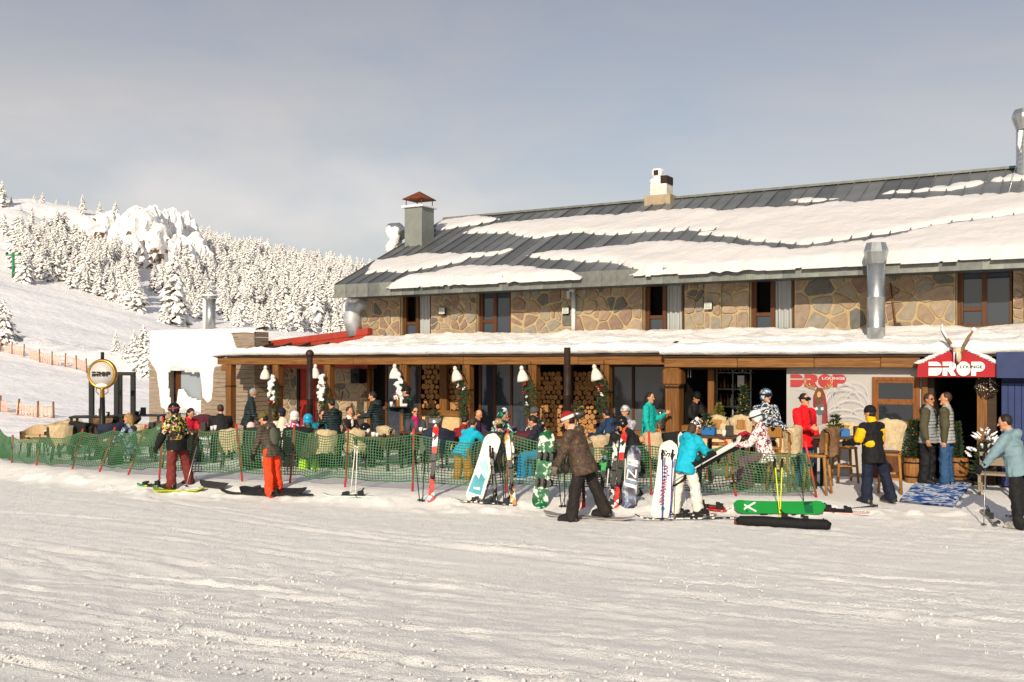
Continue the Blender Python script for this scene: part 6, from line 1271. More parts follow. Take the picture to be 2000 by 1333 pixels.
def person(label, px, Y, ytop, yaw, jac, tro, lean=0, legs=((0, 3, 3), (0, 3, 3)), arms=((8, 8, 12, 0), (8, 8, 12, 0)), head=(0, 0), sit=False, boots=None, gloves=None, gear=('hair', None), goggles=None, skin=None, vox=.02, fat=1.0, hood=None, collar=True, scarf=None, long_hair=None, zip_=None, beard=None, side=0, hem=.14, glasses=False, arm_mat=None, group=None, base=None, extra=None):
    skin = skin or SKIN; boots = boots or M('boot_black', '1b1a1b', .4, bump=.1); rng = random.Random(int(px * 7 + Y))
    x = wx(px, Y); g = zg(x, Y) if base is None else base
    # ---- skeleton in body space (x right, y forward, z up)
    Rl = Matrix.Rotation(R(-lean), 3, 'X') @ Matrix.Rotation(R(side), 3, 'Y')
    hips = []
    for s_, (hp, ab, kn) in zip((-1, 1), legs):
        d1 = rotv(rotv(Vector((0, 0, -1)), 'X', hp), 'Y', -s_ * ab); d2 = rotv(rotv(Vector((0, 0, -1)), 'X', hp - kn), 'Y', -s_ * ab * .7)
        h0 = Vector((s_ * .095, 0, 0)); k0 = h0 + d1 * .43; a0 = k0 + d2 * .42; hips.append((h0, k0, a0, d2))
    low = min(q[2].z for q in hips); pz_ = .09 - low
    if sit: pz_ = .56 if sit is True else sit
    pel = Vector((0, 0, pz_)); U = Rl @ Vector((0, 0, 1)); X = Rl @ Vector((1, 0, 0)); Fw = Rl @ Vector((0, 1, 0))
    def sp(t_, f_=0.0): return pel + U * t_ + Fw * (f_ + (.02 * math.sin(max(0, t_) * 5)))
    neck = sp(.53); Rh = Matrix.Rotation(R(head[1]), 3, 'Z') @ Matrix.Rotation(R(-lean * .55 - head[0]), 3, 'X'); hc = neck + U * .035 + Rh @ Vector((0, .025, .135)); hM = Rh.to_4x4()
    def H(v): return hc + Rh @ Vector(v)
    top = (hc + Rh @ Vector((0, 0, .12))).z
    ztar = HC - (ytop - HY) / F * Y - g; off = 0; sc_ = 1.0
    if sit: off = max(-.34, min(.3, ztar - top))
    else: sc_ = max(.8, min(1.14, ztar / top))
    t = thing('person', label, 'person', (x, Y, g + off), R(yaw), group); t.scale = (sc_,) * 3
    # ---- arms
    A = []
    for s_, (sp_, ab, el, tw) in zip((-1, 1), arms):
        s0 = sp(.455) + X * s_ * .175 * (1 if fat <= 1.05 else 1.06); d1 = rotv(rotv(Vector((0, 0, -1)), 'X', sp_), 'Y', -s_ * ab); d2 = rotv(rotv(Vector((0, 0, -1)), 'X', sp_ + el), 'Y', -s_ * (ab * .6 - tw)); e0 = s0 + d1 * .285; w0 = e0 + d2 * .25; A.append((s0, e0, w0, d2, s_))
    # ---- body: one continuous skin surface
    bm = bmesh.new()
    ell(bm, hc + Rh @ Vector((0, 0, .012)), .074, .093, .108, Rh, 16, 12); ell(bm, H((0, .025, -.06)), .055, .06, .055, Rh, 12, 8); caps(bm, H((0, .092, .012)), H((0, .112, -.022)), .011, .015, 8); caps(bm, H((0, .075, -.1)), H((0, .07, -.095)), .026, .024, 8)
    for s_ in (-1, 1): ell(bm, H((s_ * .076, -.005, -.005)), .012, .02, .032, Rh, 8, 6)
    caps(bm, H((0, -.012, -.06)), neck - U * .03, .052, .058); loft(bm, [(sp(a), X, Fw, b_ * .8, c * .8) for a, b_, c in ((-.1, .15, .11), (.0, .165, .12), (.15, .15, .105), (.32, .17, .12), (.44, .16, .105), (.53, .07, .06))])
    for h0, k0, a0, d2 in hips: caps(bm, pel + h0, pel + k0, .07, .052); caps(bm, pel + k0, pel + a0, .05, .04); caps(bm, pel + a0, pel + a0 + Vector((0, .1, -.04)), .04, .03)
    for s0, e0, w0, d2, s_ in A:
        caps(bm, s0, e0, .05, .042); caps(bm, e0, w0, .04, .03)
        if gloves is None: hand(bm, w0 + d2 * .02, d2, Vector((-s_, .25, 0)), s_)
        else: caps(bm, w0, w0 + d2 * .07, .028, .03)
    o = obj('body', bm, skin, t); remesh(o, vox * .75, 2)
    for s_ in (-1, 1): bm = bmesh.new(); ell(bm, H((s_ * .032, .084, .018)), .012, .008, .008, Rh, 8, 6); obj('eye', bm, EYE, t, smooth=True)
    bm = bmesh.new(); ell(bm, H((0, .088, -.058)), .024, .01, .007, Rh, 8, 6); obj('mouth', bm, LIP, t, smooth=True)
    if beard: bm = bmesh.new(); ell(bm, H((0, .035, -.075)), .062, .062, .048, Rh, 10, 8); obj('beard', bm, beard, t, smooth=True)
    # ---- jacket
    f_ = fat; bm = bmesh.new()
    loft(bm, [(sp(a), X, Fw, b_ * f_, c * f_) for a, b_, c in ((-hem, .212, .175), (-.02, .2, .16), (.12, .178, .138), (.30, .188, .138), (.42, .185, .122), (.49, .14, .1), (.545, .082, .075))])
    for s0, e0, w0, d2, s_ in ([] if arm_mat else A):
        caps(bm, s0, e0, .083 * f_, .07 * f_); caps(bm, e0, w0 - d2 * .01, .068 * f_, .052 * f_)
        for _ in range(3): q = e0.lerp(s0, rng.uniform(0, .6)); ell(bm, q + Vector((rng.uniform(-.02, .02), rng.uniform(-.02, .02), 0)), .07 * f_, .07 * f_, .03, None, 8, 6)
    for _ in range(5): q = sp(rng.uniform(-.05, .4)); ell(bm, q + X * rng.uniform(-.06, .06) + Fw * rng.uniform(-.05, .03), .15 * f_, .12 * f_, .035, Rl, 10, 6)
    if arm_mat:
        for s0, e0, w0, d2, s_ in A: b2 = bmesh.new(); caps(b2, s0 - X * s_ * .03, e0, .1, .08); caps(b2, s0, s0, .09, .09); caps(b2, e0, w0, .077, .06); remesh(obj('sleeve', b2, arm_mat, t), vox, 4, .03)
    if collar: caps(bm, sp(.5), neck + U * .035 + Fw * .01, .088, .074)
    if hood == 'down': ell(bm, sp(.5) - Fw * .1, .12, .075, .085, Rl)
    j = obj('jacket', bm, jac, t); remesh(j, vox, 4, .04)
    if hood and hood != 'down': bm = bmesh.new(); ell(bm, H((0, -.028, .015)), .1, .112, .128, Rh); caps(bm, H((0, -.06, -.06)), sp(.48) - Fw * .04, .085, .1); ho = obj('hood', bm, jac if hood is True else hood, t); remesh(ho, vox)
    if zip_: bm = bmesh.new(); tube(bm, [sp(a) + Fw * (c * f_ + .012) for a, c in ((-.1, .145), (.12, .13), (.3, .138), (.42, .122), (.5, .1))], .009, 5); obj('zip', bm, zip_, t)
    # ---- trousers
    bm = bmesh.new(); loft(bm, [(pel + Vector((0, 0, -.1)) if not sit else pel + Vector((0, .03, -.08)), Vector((1, 0, 0)), Vector((0, 1, 0)), .165, .135), (pel, X, Fw, .178, .14), (sp(.08), X, Fw, .16, .125)])
    for h0, k0, a0, d2 in hips:
        caps(bm, pel + h0, pel + k0, .108, .098); caps(bm, pel + k0, pel + a0 + d2 * .02, .098, .104)
        if vox < .018: q = (pel + k0).lerp(pel + h0, .42); ell(bm, q + Vector((.085 if h0.x > 0 else -.085, 0, 0)), .035, .075, .085, None, 10, 8); ell(bm, pel + k0 + Vector((0, .05, 0)), .075, .06, .09, None, 10, 8)
        for fr in (.25, .6, .9): ell(bm, (pel + k0).lerp(pel + a0, fr), .108, .108, .03, None, 8, 6)
    o = obj('trousers', bm, tro, t); remesh(o, vox, 4, .045)
    for h0, k0, a0, d2 in hips:
        bm = bmesh.new(); fdir = Vector((0, 1, 0)); an = pel + a0; toe = an + fdir * .15 + Vector((0, 0, -.045)); toe.y += .03; caps(bm, an + Vector((0, 0, .1)), an + Vector((0, -.01, -.02)), .078, .075); caps(bm, an + Vector((0, -.05, -.03)), toe, .062, .056); caps(bm, an + Vector((0, .0, .01)), toe + Vector((0, -.03, .012)), .07, .056)
        box(bm, an.x - .055, an.x + .055, an.y - .11, an.y + .23, an.z - .088, an.z - .045); o = obj('boot', bm, boots, t); remesh(o, .014 if vox < .018 else .018, 1)
        if vox < .018:
            for zz in (.03, -.005): bm = bmesh.new(); box(bm, an.x - .055, an.x + .055, an.y + .045, an.y + .085, an.z + zz - .012, an.z + zz + .012); obj('buckle', bm, PALE, t)
    if gloves is not None:
        for s0, e0, w0, d2, s_ in A: bm = bmesh.new(); caps(bm, w0 - d2 * .03, w0 + d2 * .03, .05, .042); hand(bm, w0 + d2 * .01, d2, Vector((-s_, .25, 0)), s_, .0165, 40, 1.15); o = obj('glove', bm, gloves, t); remesh(o, .012, 1)
    # ---- head wear
    k, m_ = gear[0], gear[1]
    if k == 'hair': bm = bmesh.new(); ell(bm, H((0, -.022, .03)), .083, .098, .103, Rh); obj('hair', bm, m_ or HAIRD, t, smooth=True)
    elif k == 'bald': bm = bmesh.new(); ell(bm, H((0, -.045, .0)), .081, .078, .07, Rh); obj('hair', bm, m_ or HAIRD, t, smooth=True)
    elif k in ('beanie', 'bobble'):
        bm = bmesh.new(); ell(bm, H((0, -.008, .062)), .09, .108, .092, Rh); hat = obj('beanie', bm, m_, t, smooth=True); bm = bmesh.new(); n = 18; rr_ = []
        for i in range(n): a = 2 * PI * i / n; rr_.append([bm.verts.new(H((math.cos(a) * .091, -.008 + math.sin(a) * .108, .045 + dz)) + Rh @ Vector((math.cos(a), math.sin(a), 0)) * dr) for dz, dr in ((-.03, -.008), (-.025, .006), (.02, .006), (.025, -.008))])
        for i in range(n):
            for q in range(3): bm.faces.new((rr_[i][q], rr_[(i + 1) % n][q], rr_[(i + 1) % n][q + 1], rr_[i][q + 1]))
        obj('beanie_rim', bm, gear[2] if len(gear) > 2 else m_, t, smooth=True)
        if k == 'bobble': bm = bmesh.new(); ell(bm, H((0, -.03, .165)), .045, .045, .045, Rh); obj('bobble', bm, WHT, t, smooth=True)
        if k == 'beanie' and long_hair is None: bm = bmesh.new(); ell(bm, H((0, -.03, -.01)), .079, .078, .08, Rh); obj('hair', bm, HAIRD, t, smooth=True)
    elif k == 'helmet':
        bm = bmesh.new(); ell(bm, H((0, -.012, .05)), .108, .128, .108, Rh)
        for s_ in (-1, 1): ell(bm, H((s_ * .08, -.02, -.03)), .03, .06, .065, Rh, 10, 8)
        ell(bm, H((0, -.075, -.02)), .075, .05, .06, Rh, 10, 8); o = obj('helmet', bm, m_, t); remesh(o, .014, 2)
        for s_ in (-1, 1): bm = bmesh.new(); tube(bm, [H((s_ * .082, .0, -.07)), H((s_ * .04, .05, -.125))], .007, 5); obj('strap', bm, BLACK, t)
    if long_hair: bm = bmesh.new(); caps(bm, H((0, -.06, .0)), H((0, -.07, -.2)), .085, .055); ell(bm, H((0, -.05, -.06)), .086, .06, .1, Rh); obj('long_hair', bm, long_hair, t, smooth=True)
    if goggles:
        bm = bmesh.new(); ell(bm, H((0, .082, .02)), .074, .036, .042, Rh); obj('goggles', bm, goggles, t, smooth=True); bm = bmesh.new(); n = 20; q = .112 if k == 'helmet' else .1
        tube(bm, [H((math.cos(2 * PI * i / n) * q * .93, -.012 + math.sin(2 * PI * i / n) * q * 1.12, .035)) for i in range(-4, 15)], .016, 5); obj('goggle_strap', bm, gear[2] if len(gear) > 2 and k == 'helmet' else BLACK, t)
    if glasses:
        bm = bmesh.new()
        for s_ in (-1, 1): ell(bm, H((s_ * .033, .094, .018)), .027, .01, .02, Rh, 10, 6); tube(bm, [H((s_ * .06, .085, .02)), H((s_ * .078, .0, .02))], .004, 4)
        obj('sunglasses', bm, DARKW, t, smooth=True)
    if scarf: bm = bmesh.new(); [ell(bm, neck + U * (.0 + .02 * i) + Fw * .015, .1 - .008 * i, .095 - .008 * i, .035, Rl) for i in range(4)]; ell(bm, sp(.4) + Fw * .11, .05, .03, .12, Rl); obj('scarf', bm, scarf, t, smooth=True)
    if extra: extra(t, sp, X, U, Fw, A, H, Rh, Rl)
    bpy.context.view_layer.update() if 0 else None
    return t, A
CAMO = Mpat('camo_yellow', ['141414', '1a1a1a', 'b8a62a', '161616', 'c4bea8', '1a1a1a', '8a4034', '141414', 'b5aa34'], 28.)
GLB = cloth('glove_black', '121214')
V0 = .0155
def backpack(t, sp, X, U, Fw, A, H, Rh, Rl):
    bm = bmesh.new(); ell(bm, sp(.27) - Fw * .18, .13, .07, .2, Rl); o = obj('backpack', bm, cloth('pack', '4f5146'), t); remesh(o, .016)
    for s_ in (-1, 1): bm = bmesh.new(); tube(bm, [sp(.46) - Fw * .12 + X * s_ * .09, sp(.5) + X * s_ * .1, sp(.38) + Fw * .14 + X * s_ * .11, sp(.15) + Fw * .12 + X * s_ * .14], .014, 5); obj('strap', bm, WHT if s_ < 0 else BLACK, t)
def blackhem(mat, a, b_, key):
    def fn(t, sp, X, U, Fw, A, H, Rh, Rl):
        bm = bmesh.new(); loft(bm, [(sp(q), X, Fw, .228, .19) for q in (a, (a + b_) / 2, b_)]); o = obj('jacket_hem', bm, mat, t); remesh(o, .016)
        for s0, e0, w0, d2, s_ in A: bm = bmesh.new(); caps(bm, e0.lerp(w0, .1), w0, .092, .07); o = obj('cuff', bm, mat, t); remesh(o, .016)
    return fn
WHTC = cloth('white', 'd8d4cc')
person('skier in black and yellow camouflage jacket, maroon trousers and black helmet', 345, 19.55, 790, 62, CAMO, cloth('maroon', '6b2a26'), 3, ((4, 2, 4), (-4, 17, 0)), ((10, 22, 10, 0), (-5, 12, 40, -10)), (4, 20), boots=M('boot_black', '1b1a1b', .4, bump=.1), gloves=GLB, gear=('helmet', HEL, cloth('goggle_band', 'a33a4a')), goggles=M('goggle_mirror', '6d8a86', .15, .6, bump=0), vox=V0, fat=1.06, extra=blackhem(cloth('black', '131315'), -.15, .08, 0), hem=.15)
person('stooping skier in brown padded jacket, orange trousers and olive beanie with a backpack', 530, 18.9, 808, 58, puff('olive', '4a4136'), cloth('orange', 'e8421c'), 13, ((-6, 5, 3), (-2, 5, 3)), ((14, 8, 5, 0), (5, 5, 12, 0)), (16, 22), gloves=GLB, gear=('beanie', cloth('olive_knit', '5a5325')), vox=V0, hood='down', extra=backpack, hem=.15)
BROWNP = Mpat('brown_print', ['3a2c26', '4a362c', '35302f', '58412f', '41302a', '5e5330'], 20., 'noise')
person('snowboarder in patterned brown jacket and red white-striped beanie gliding left', 1138, 16.2, 808, 66, BROWNP, cloth('dark_brown', '241f1d'), 16, ((10, 4, 3), (-18, 14, 4)), ((20, 6, 6, 0), (12, 4, 14, 0)), (14, 14), gloves=cloth('glove_taupe', '6b6256'), gear=('beanie', cloth('red_knit', '8c1c22'), cloth('white', 'd8d4cc')), vox=V0, fat=1.22, hood='down', scarf=cloth('cream_scarf', 'c9a78e'), hem=.2, boots=M('boot_black'))
TURQ = cloth('turquoise', '12a3bd')
person('woman in turquoise jacket, white trousers and patterned bobble hat handling skis', 1338, 16.75, 826, -58, TURQ, cloth('white_trousers', 'd9d2c8', .04), 15, ((-6, 6, 2), (14, 8, 8)), ((32, 6, 22, 12), (38, 8, 26, 4)), (20, 0), gloves=GLB, gear=('bobble', Mpat('bobble_knit', ['e4e0da', '201c20', 'e4e0da', '2a2428'], 34.), Mpat('bobble_knit')), vox=V0, hood='down', long_hair=HAIRN, hem=.17, fat=1.15)
def yellowpatch(t, sp, X, U, Fw, A, H, Rh, Rl):
    YL = cloth('yellow', 'd9a80c')
    for s0, e0, w0, d2, s_ in A: bm = bmesh.new(); caps(bm, s0.lerp(e0, .3), s0.lerp(e0, .85), .106, .094); o = obj('yellow_sleeve', bm, YL, t); remesh(o, .0155)
    bm = bmesh.new(); ell(bm, sp(.15) - X * .115 - Fw * .03, .085, .128, .1, Rl); o = obj('yellow_panel', bm, YL, t); remesh(o, .0155)
    bm = bmesh.new(); caps(bm, sp(.54), H((0, -.01, -.1)), .092, .084); o = obj('yellow_collar', bm, YL, t); remesh(o, .0155)
    bm = bmesh.new(); prism(bm, [(-.03, 0), (.03, 0), (.02, .025), (-.01, .03)], 0, .004, Matrix.Translation(sp(.38) + X * .09 - Fw * .152) @ Rl.to_4x4()); obj('emblem', bm, YL, t)
person('man in black and yellow jacket, navy trousers and black beanie walking off', 1706, 17.6, 795, 24, cloth('black', '131315'), cloth('navy_trousers', '141b2e'), 3, ((4, 3, 4), (-6, 17, 4)), ((18, 12, 60, -15), (8, 8, 40, -15)), (4, 20), gloves=GLB, gear=('beanie', cloth('black_knit', '0f0f10')), vox=V0, fat=1.12, extra=yellowpatch, hem=.2, boots=M('ski_boot', '2a2a2c', .3, var=.4, scale=12, bump=.05))
person('skier in pale blue-grey jacket and black trousers planting a pole at the right edge', 1988, 15.55, 812, 42, cloth('grey_blue', '6f8790'), cloth('black_trousers', '17171a'), 12, ((-4, 6, 6), (0, 6, 6)), ((26, 24, 10, 0), (30, 10, 40, 0)), (8, 20), gloves=GLB, gear=('hair', HAIRD), vox=V0, hood='down', fat=1.08, boots=M('ski_boot_white', '8d8880', .3, var=.6, scale=14, bump=.05))
VEST = puff('grey_vest', '85898a')
def sleeves(mat):
    def fn(t, sp, X, U, Fw, A, H, Rh, Rl):
        for s0, e0, w0, d2, s_ in A: bm = bmesh.new(); caps(bm, s0, e0, .09, .076); caps(bm, e0, w0, .074, .056); o = obj('sleeve', bm, mat, t); remesh(o, .0155)
    return fn
OLS = cloth('olive_sleeve', '46432f')
person('man in grey vest and sunglasses facing out beside the doorway', 1812, 19.6, 769, -135, VEST, cloth('black_trousers'), 0, ((0, 4, 2), (0, 4, 2)), ((-4, 6, 8, 0), (2, 14, 20, -15)), (0, -20), gear=('hair', HAIRN), glasses=True, vox=V0, arm_mat=OLS, skin=SKIN2, fat=1.04, zip_=DARKW)
person('man in pale grey vest and blue jeans seen from behind at the entrance', 1848, 19.55, 767, 52, puff('pale_vest', '9a9b9a'), cloth('jeans', '2b4a6e'), -2, ((0, 3, 2), (0, 3, 2)), ((-6, 5, 8, 0), (-4, 6, 10, 0)), (0, 25), gear=('hair', HAIRN), vox=V0, arm_mat=OLS, fat=1.03)
def furcollar(mat, r_=.1):
    def fn(t, sp, X, U, Fw, A, H, Rh, Rl):
        bm = bmesh.new(); [ell(bm, sp(.5) - Fw * .07 + X * .11 * math.cos(a) + Fw * .08 * math.sin(a), .04, .04, .045) for a in np.linspace(0, 6.28, 12)]; o = obj('fur_collar', bm, mat, t); remesh(o, .016)
    return fn
person('man in bright red jacket and dark goggles by the mural', 1569, 19.3, 769, -148, cloth('red', 'd0121c'), cloth('jeans_blue', '1f4a6a'), 0, ((0, 4, 0), (0, 4, 0)), ((4, 10, 14, 0), (20, 8, 70, 30)), (0, 0), gear=('hair', HAIRD), goggles=M('goggle_blue', '14202e', .1, .3, bump=0), vox=V0, fat=1.2, zip_=cloth('navy_zip', '1a1c34'), extra=furcollar(cloth('fur', '8d744e')), hem=.2)
RACE = Mpat('race_suit', ['20344a', 'c9cdd0', '141c2a', '2c4a60', 'd2d2ce', '141c2a'], 7., 'noise')
person('person in patterned blue racing jacket, mirrored goggles and blue helmet', 1494, 19.9, 762, -158, RACE, cloth('navy_trousers'), 0, ((0, 4, 0), (0, 4, 0)), ((15, 12, 50, 10), (15, 10, 60, 20)), (0, 5), gloves=GLB, gear=('helmet', Mpat('helmet_blue', ['2c4a66', '3c5f7c', '20344a', 'aab4bc'], 9., 'noise', .3), BLACK), goggles=M('goggle_violet', '2c2560', .1, .5, bump=0), vox=V0, fat=1.08)
FLOR = Mpat('floral_pink', ['e8ded8', 'dccfc8', '9a3a55', 'e8ded8', '5a2a48', 'e4dad4'], 30.)
person('girl in flowered white-pink jacket, plum trousers and pale helmet on a bar stool', 1497, 18.55, 806, 62, FLOR, cloth('plum', '6b2f55'), 12, ((72, 8, 70), (66, 8, 64)), ((30, 10, 50, 5), (24, 10, 60, 5)), (14, 10), sit=.78, gloves=cloth('glove_pink', 'a3506a'), gear=('helmet', M('helmet_white', 'd6d2cc', .3, bump=0), BLACK), goggles=DARKW, vox=V0, fat=1.05)
VB = .021
TEALS = cloth('teal', '0fa39c')
person('dark-haired woman in teal jacket standing by the bar counter', 1266, 22.4, 767, -120, TEALS, BLACK, 0, arms=((20, 8, 100, 10), (5, 8, 10, 0)), head=(8, -10), gear=('hair', HAIRD), long_hair=HAIRD, vox=.018, hem=.2)
DKG = puff('dark_green', '1d2b2b')
person('grey-haired bearded man in dark jacket leaning over a table', 484, 25.0, 760, -70, DKG, BLACK, 8, arms=((15, 8, 20, 0), (8, 14, 30, 0)), head=(10, 0), gear=('hair', HAIRG), vox=.018, beard=HAIRG, skin=SKIN2)
person('dark-haired waiter in black padded jacket seen from behind by the stove pipe', 652, 22.6, 781, 34, DKG, cloth('navy_trousers'), 6, arms=((30, 8, 30, 5), (20, 8, 40, 5)), head=(8, 20), gear=('hair', HAIRD), vox=.018, hood='down')
person('dark-haired man in black padded jacket carrying things, facing left', 737, 24.4, 766, 80, DKG, cloth('jeans_dark', '1c2638'), 6, arms=((25, 8, 55, 5), (35, 8, 45, 5)), head=(12, 0), gear=('hair', HAIRD), vox=.018, hood='down')
person('waiter in black beanie carrying a tray of drinks', 800, 25.2, 756, 74, DKG, cloth('jeans_dark'), 4, arms=((45, 6, 50, 5), (30, 8, 70, 5)), head=(4, 0), gear=('beanie', cloth('black_knit')), vox=.018, hood='down')
person('barman in black cap bending behind the bar counter', 1347, 23.6, 768, -150, BLACK, BLACK, 16, arms=((35, 10, 40, 10), (35, 10, 40, 10)), head=(20, 0), gear=('beanie', cloth('black_knit')), vox=VB)
SITL = ((82, 8, 80), (78, 8, 82)); SA = ((35, 8, 50, 8), (35, 8, 50, 8))
def seated(label, px, Y, ytop, yaw, jac, **k):
    k.setdefault('tro', cloth('charcoal', '25262b')); tro = k.pop('tro'); k.setdefault('legs', SITL); k.setdefault('arms', SA); k.setdefault('sit', True); k.setdefault('vox', VB)
    return person(label, px, Y, ytop, yaw, jac, tro, k.pop('lean', 10), **k)
PLAID = Mpat('plaid_blue', ['1c2638', '3c4c62', '8c98a4', '202a3c', '5c6c80'], 16.)
seated('blond woman in blue plaid jacket seated below the round sign', 258, 23.3, 808, 80, PLAID, gear=('hair', HAIRB), long_hair=HAIRB, lean=6)
seated('dark-haired woman in red jacket seated by the cabin', 363, 24.4, 799, -135, cloth('crimson', 'b01830'), gear=('hair', HAIRD), long_hair=HAIRD, lean=16, head=(24, 0))
seated('brown-haired guest in black coat hunched with her back to the net', 432, 24.3, 792, 20, BLACK, gear=('hair', HAIRN), lean=22, fat=1.25)
seated('guest in pink-white hat and black coat seated left of the stooping skier', 489, 22.2, 832, 10, BLACK, gear=('beanie', cloth('pink_white', 'd8b8b4')), fat=1.2, lean=14)
seated('child in navy beanie and cream jacket at the middle table', 556, 23.8, 799, 40, cloth('cream', 'd8c8b4'), gear=('beanie', cloth('navy_knit', '161c33')), fat=1.1)
PINKP = Mpat('pink_print', ['b02a6a', 'c9b8c4', '7a2a58', 'd8d0d4', '9a2a60'], 20.)
seated('child in pink patterned jacket and white helmet', 576, 22.4, 806, 15, PINKP, gear=('helmet', M('helmet_white'), BLACK), vox=.018)
seated('child in dark jacket, neon trousers and bright blue helmet', 601, 22.0, 812, 8, Mpat('dark_print', ['1c2420', '3a4430', '202820', '55603c'], 18., 'noise'), gear=('helmet', M('helmet_blue_bright', '1d8fb8', .3, bump=0), BLACK), tro=cloth('neon', 'a8d81c'), vox=.018)
seated('woman in sunglasses and teal top seated facing out', 626, 23.4, 801, -150, cloth('teal_dark', '0f6f80'), gear=('hair', HAIRN), glasses=True, long_hair=HAIRN, vox=.018, scarf=BLACK)
seated('man in brown leather jacket looking right', 680, 25.0, 795, -125, M('leather', '2c2019', .4, var=.3, bump=.4, bscale=12), gear=('hair', HAIRN), head=(0, -10), lean=2, vox=.018, scarf=WHTC)
seated('woman in magenta scarf and sunglasses seated below the waiter', 810, 24.0, 795, -160, cloth('slate', '3a4046'), gear=('hair', HAIRD), glasses=True, scarf=cloth('magenta', 'b0105c'), long_hair=HAIRD, lean=2, vox=.018)
seated('balding man in purple jacket looking down', 922, 24.2, 801, -120, cloth('purple', '3c2440'), gear=('bald', HAIRN), head=(18, 0))
seated('dark-haired guest in red and black jacket behind the turquoise man', 897, 22.2, 814, -30, cloth('red_black', '7c1a22'), gear=('hair', HAIRD), lean=18, head=(12, 0))
person('man in turquoise jacket and mustard trousers bending far over the table', 902, 20.2, 818, -42, cloth('turquoise'), cloth('mustard', 'a8741c'), 34, ((4, 6, 10), (10, 6, 14)), ((40, 10, 20, 5), (50, 10, 20, 5)), (-6, 10), gear=('hair', HAIRN), vox=.018, base=-.28)
GCAM = Mpat('green_camo', ['0f4a40', '1c7a5c', 'c9d6d4', '14202e', '2a8a66', 'a8b0b8'], 16.)
seated('child in green camouflage snowsuit with its hood up', 966, 22.4, 799, -120, GCAM, hood=True, gear=('none', None), head=(16, 0), lean=16, fat=1.1, vox=.018)
seated('guest in purple knit hat at the camouflage child table', 995, 23.6, 806, 150, cloth('violet_grey', '4a3c58'), gear=('beanie', cloth('violet_knit', '4c3f62')), lean=10)
seated('guest in orange flowered jacket and multicoloured hat', 986, 21.6, 822, 30, Mpat('orange_floral', ['c8643c', 'd8a890', '3c6c8c', 'c04a50', 'd8c4b0'], 22.), gear=('beanie', Mpat('multi_knit', ['2c6c8c', 'c85a3c', '4c8c6c', 'c9b46c'], 26.)), lean=22)
seated('guest in grey hat and black-white patterned jacket near the log stacks', 1056, 22.8, 797, 120, Mpat('bw_print', ['17171a', '202024', 'a8a8a8', '17171a', '141416'], 24.), gear=('beanie', cloth('grey_knit', '4a4a4c')), head=(8, 0))
seated('dark-haired man in navy coat and bright blue trousers behind the green snowboard', 1062, 20.6, 814, 70, cloth('navy_coat', '20222e'), gear=('hair', HAIRD), tro=cloth('azure', '1678a8'), lean=16, head=(16, 0), vox=.018)
seated('young man in black jacket eating with both hands', 1182, 20.3, 822, -100, BLACK, gear=('hair', HAIRD), lean=24, head=(18, 0), scarf=Mpat('bw_print'), vox=.018, arms=((50, 6, 60, 15), (50, 6, 60, 15)))
seated('man in navy hooded jacket with his back turned', 1200, 21.8, 800, 40, cloth('navy_blue', '1f3350'), gear=('hair', HAIRD), hood='down', lean=18, head=(8, 0), vox=.018)
seated('guest in pale patterned hat, grey scarf and grey jacket', 1230, 22.2, 794, 130, Mpat('grey_print', ['8c8890', 'c4c0c8', '6c6a74', 'b0acb4'], 20., 'noise'), gear=('beanie', Mpat('pale_knit', ['c9c6c4', '8a888a', 'd4d0cc', '6c6a6c'], 40.)), scarf=cloth('grey_scarf', '6c6870'), vox=.018)
seated('guest in black helmet and black jacket with an orange collar bent over the table', 1248, 19.8, 818, 75, BLACK, gear=('helmet', HEL, BLACK), lean=26, head=(14, 0), scarf=cloth('orange_collar', 'c8501c'), vox=.018, fat=1.1)
bake()
# tray the waiter carries
t = thing('serving_tray', 'dark tray with bottle and cups held by the waiter in the beanie', 'tray', at(777, 796, 24.9)); obj('tray', bbox_(-.26, .26, -.17, .17, 0, .02, .006), DARKW, t)
for i, (x, m_, hh) in enumerate(((-.16, CUPW, .12), (.0, BOT[2], 0), (.08, BOT[3], 0), (.14, CUPW, .07), (.2, CUPW, .07))):
    if hh: bm = bmesh.new(); lathe(bm, [(.035, .02), (.042, .02 + hh)], 12); obj('mug', bm, m_, t, (x, 0, 0))
    else: q = bme.copy(); q.materials.append(m_); obj('bottle', q, None, t, (x, .03, .02))
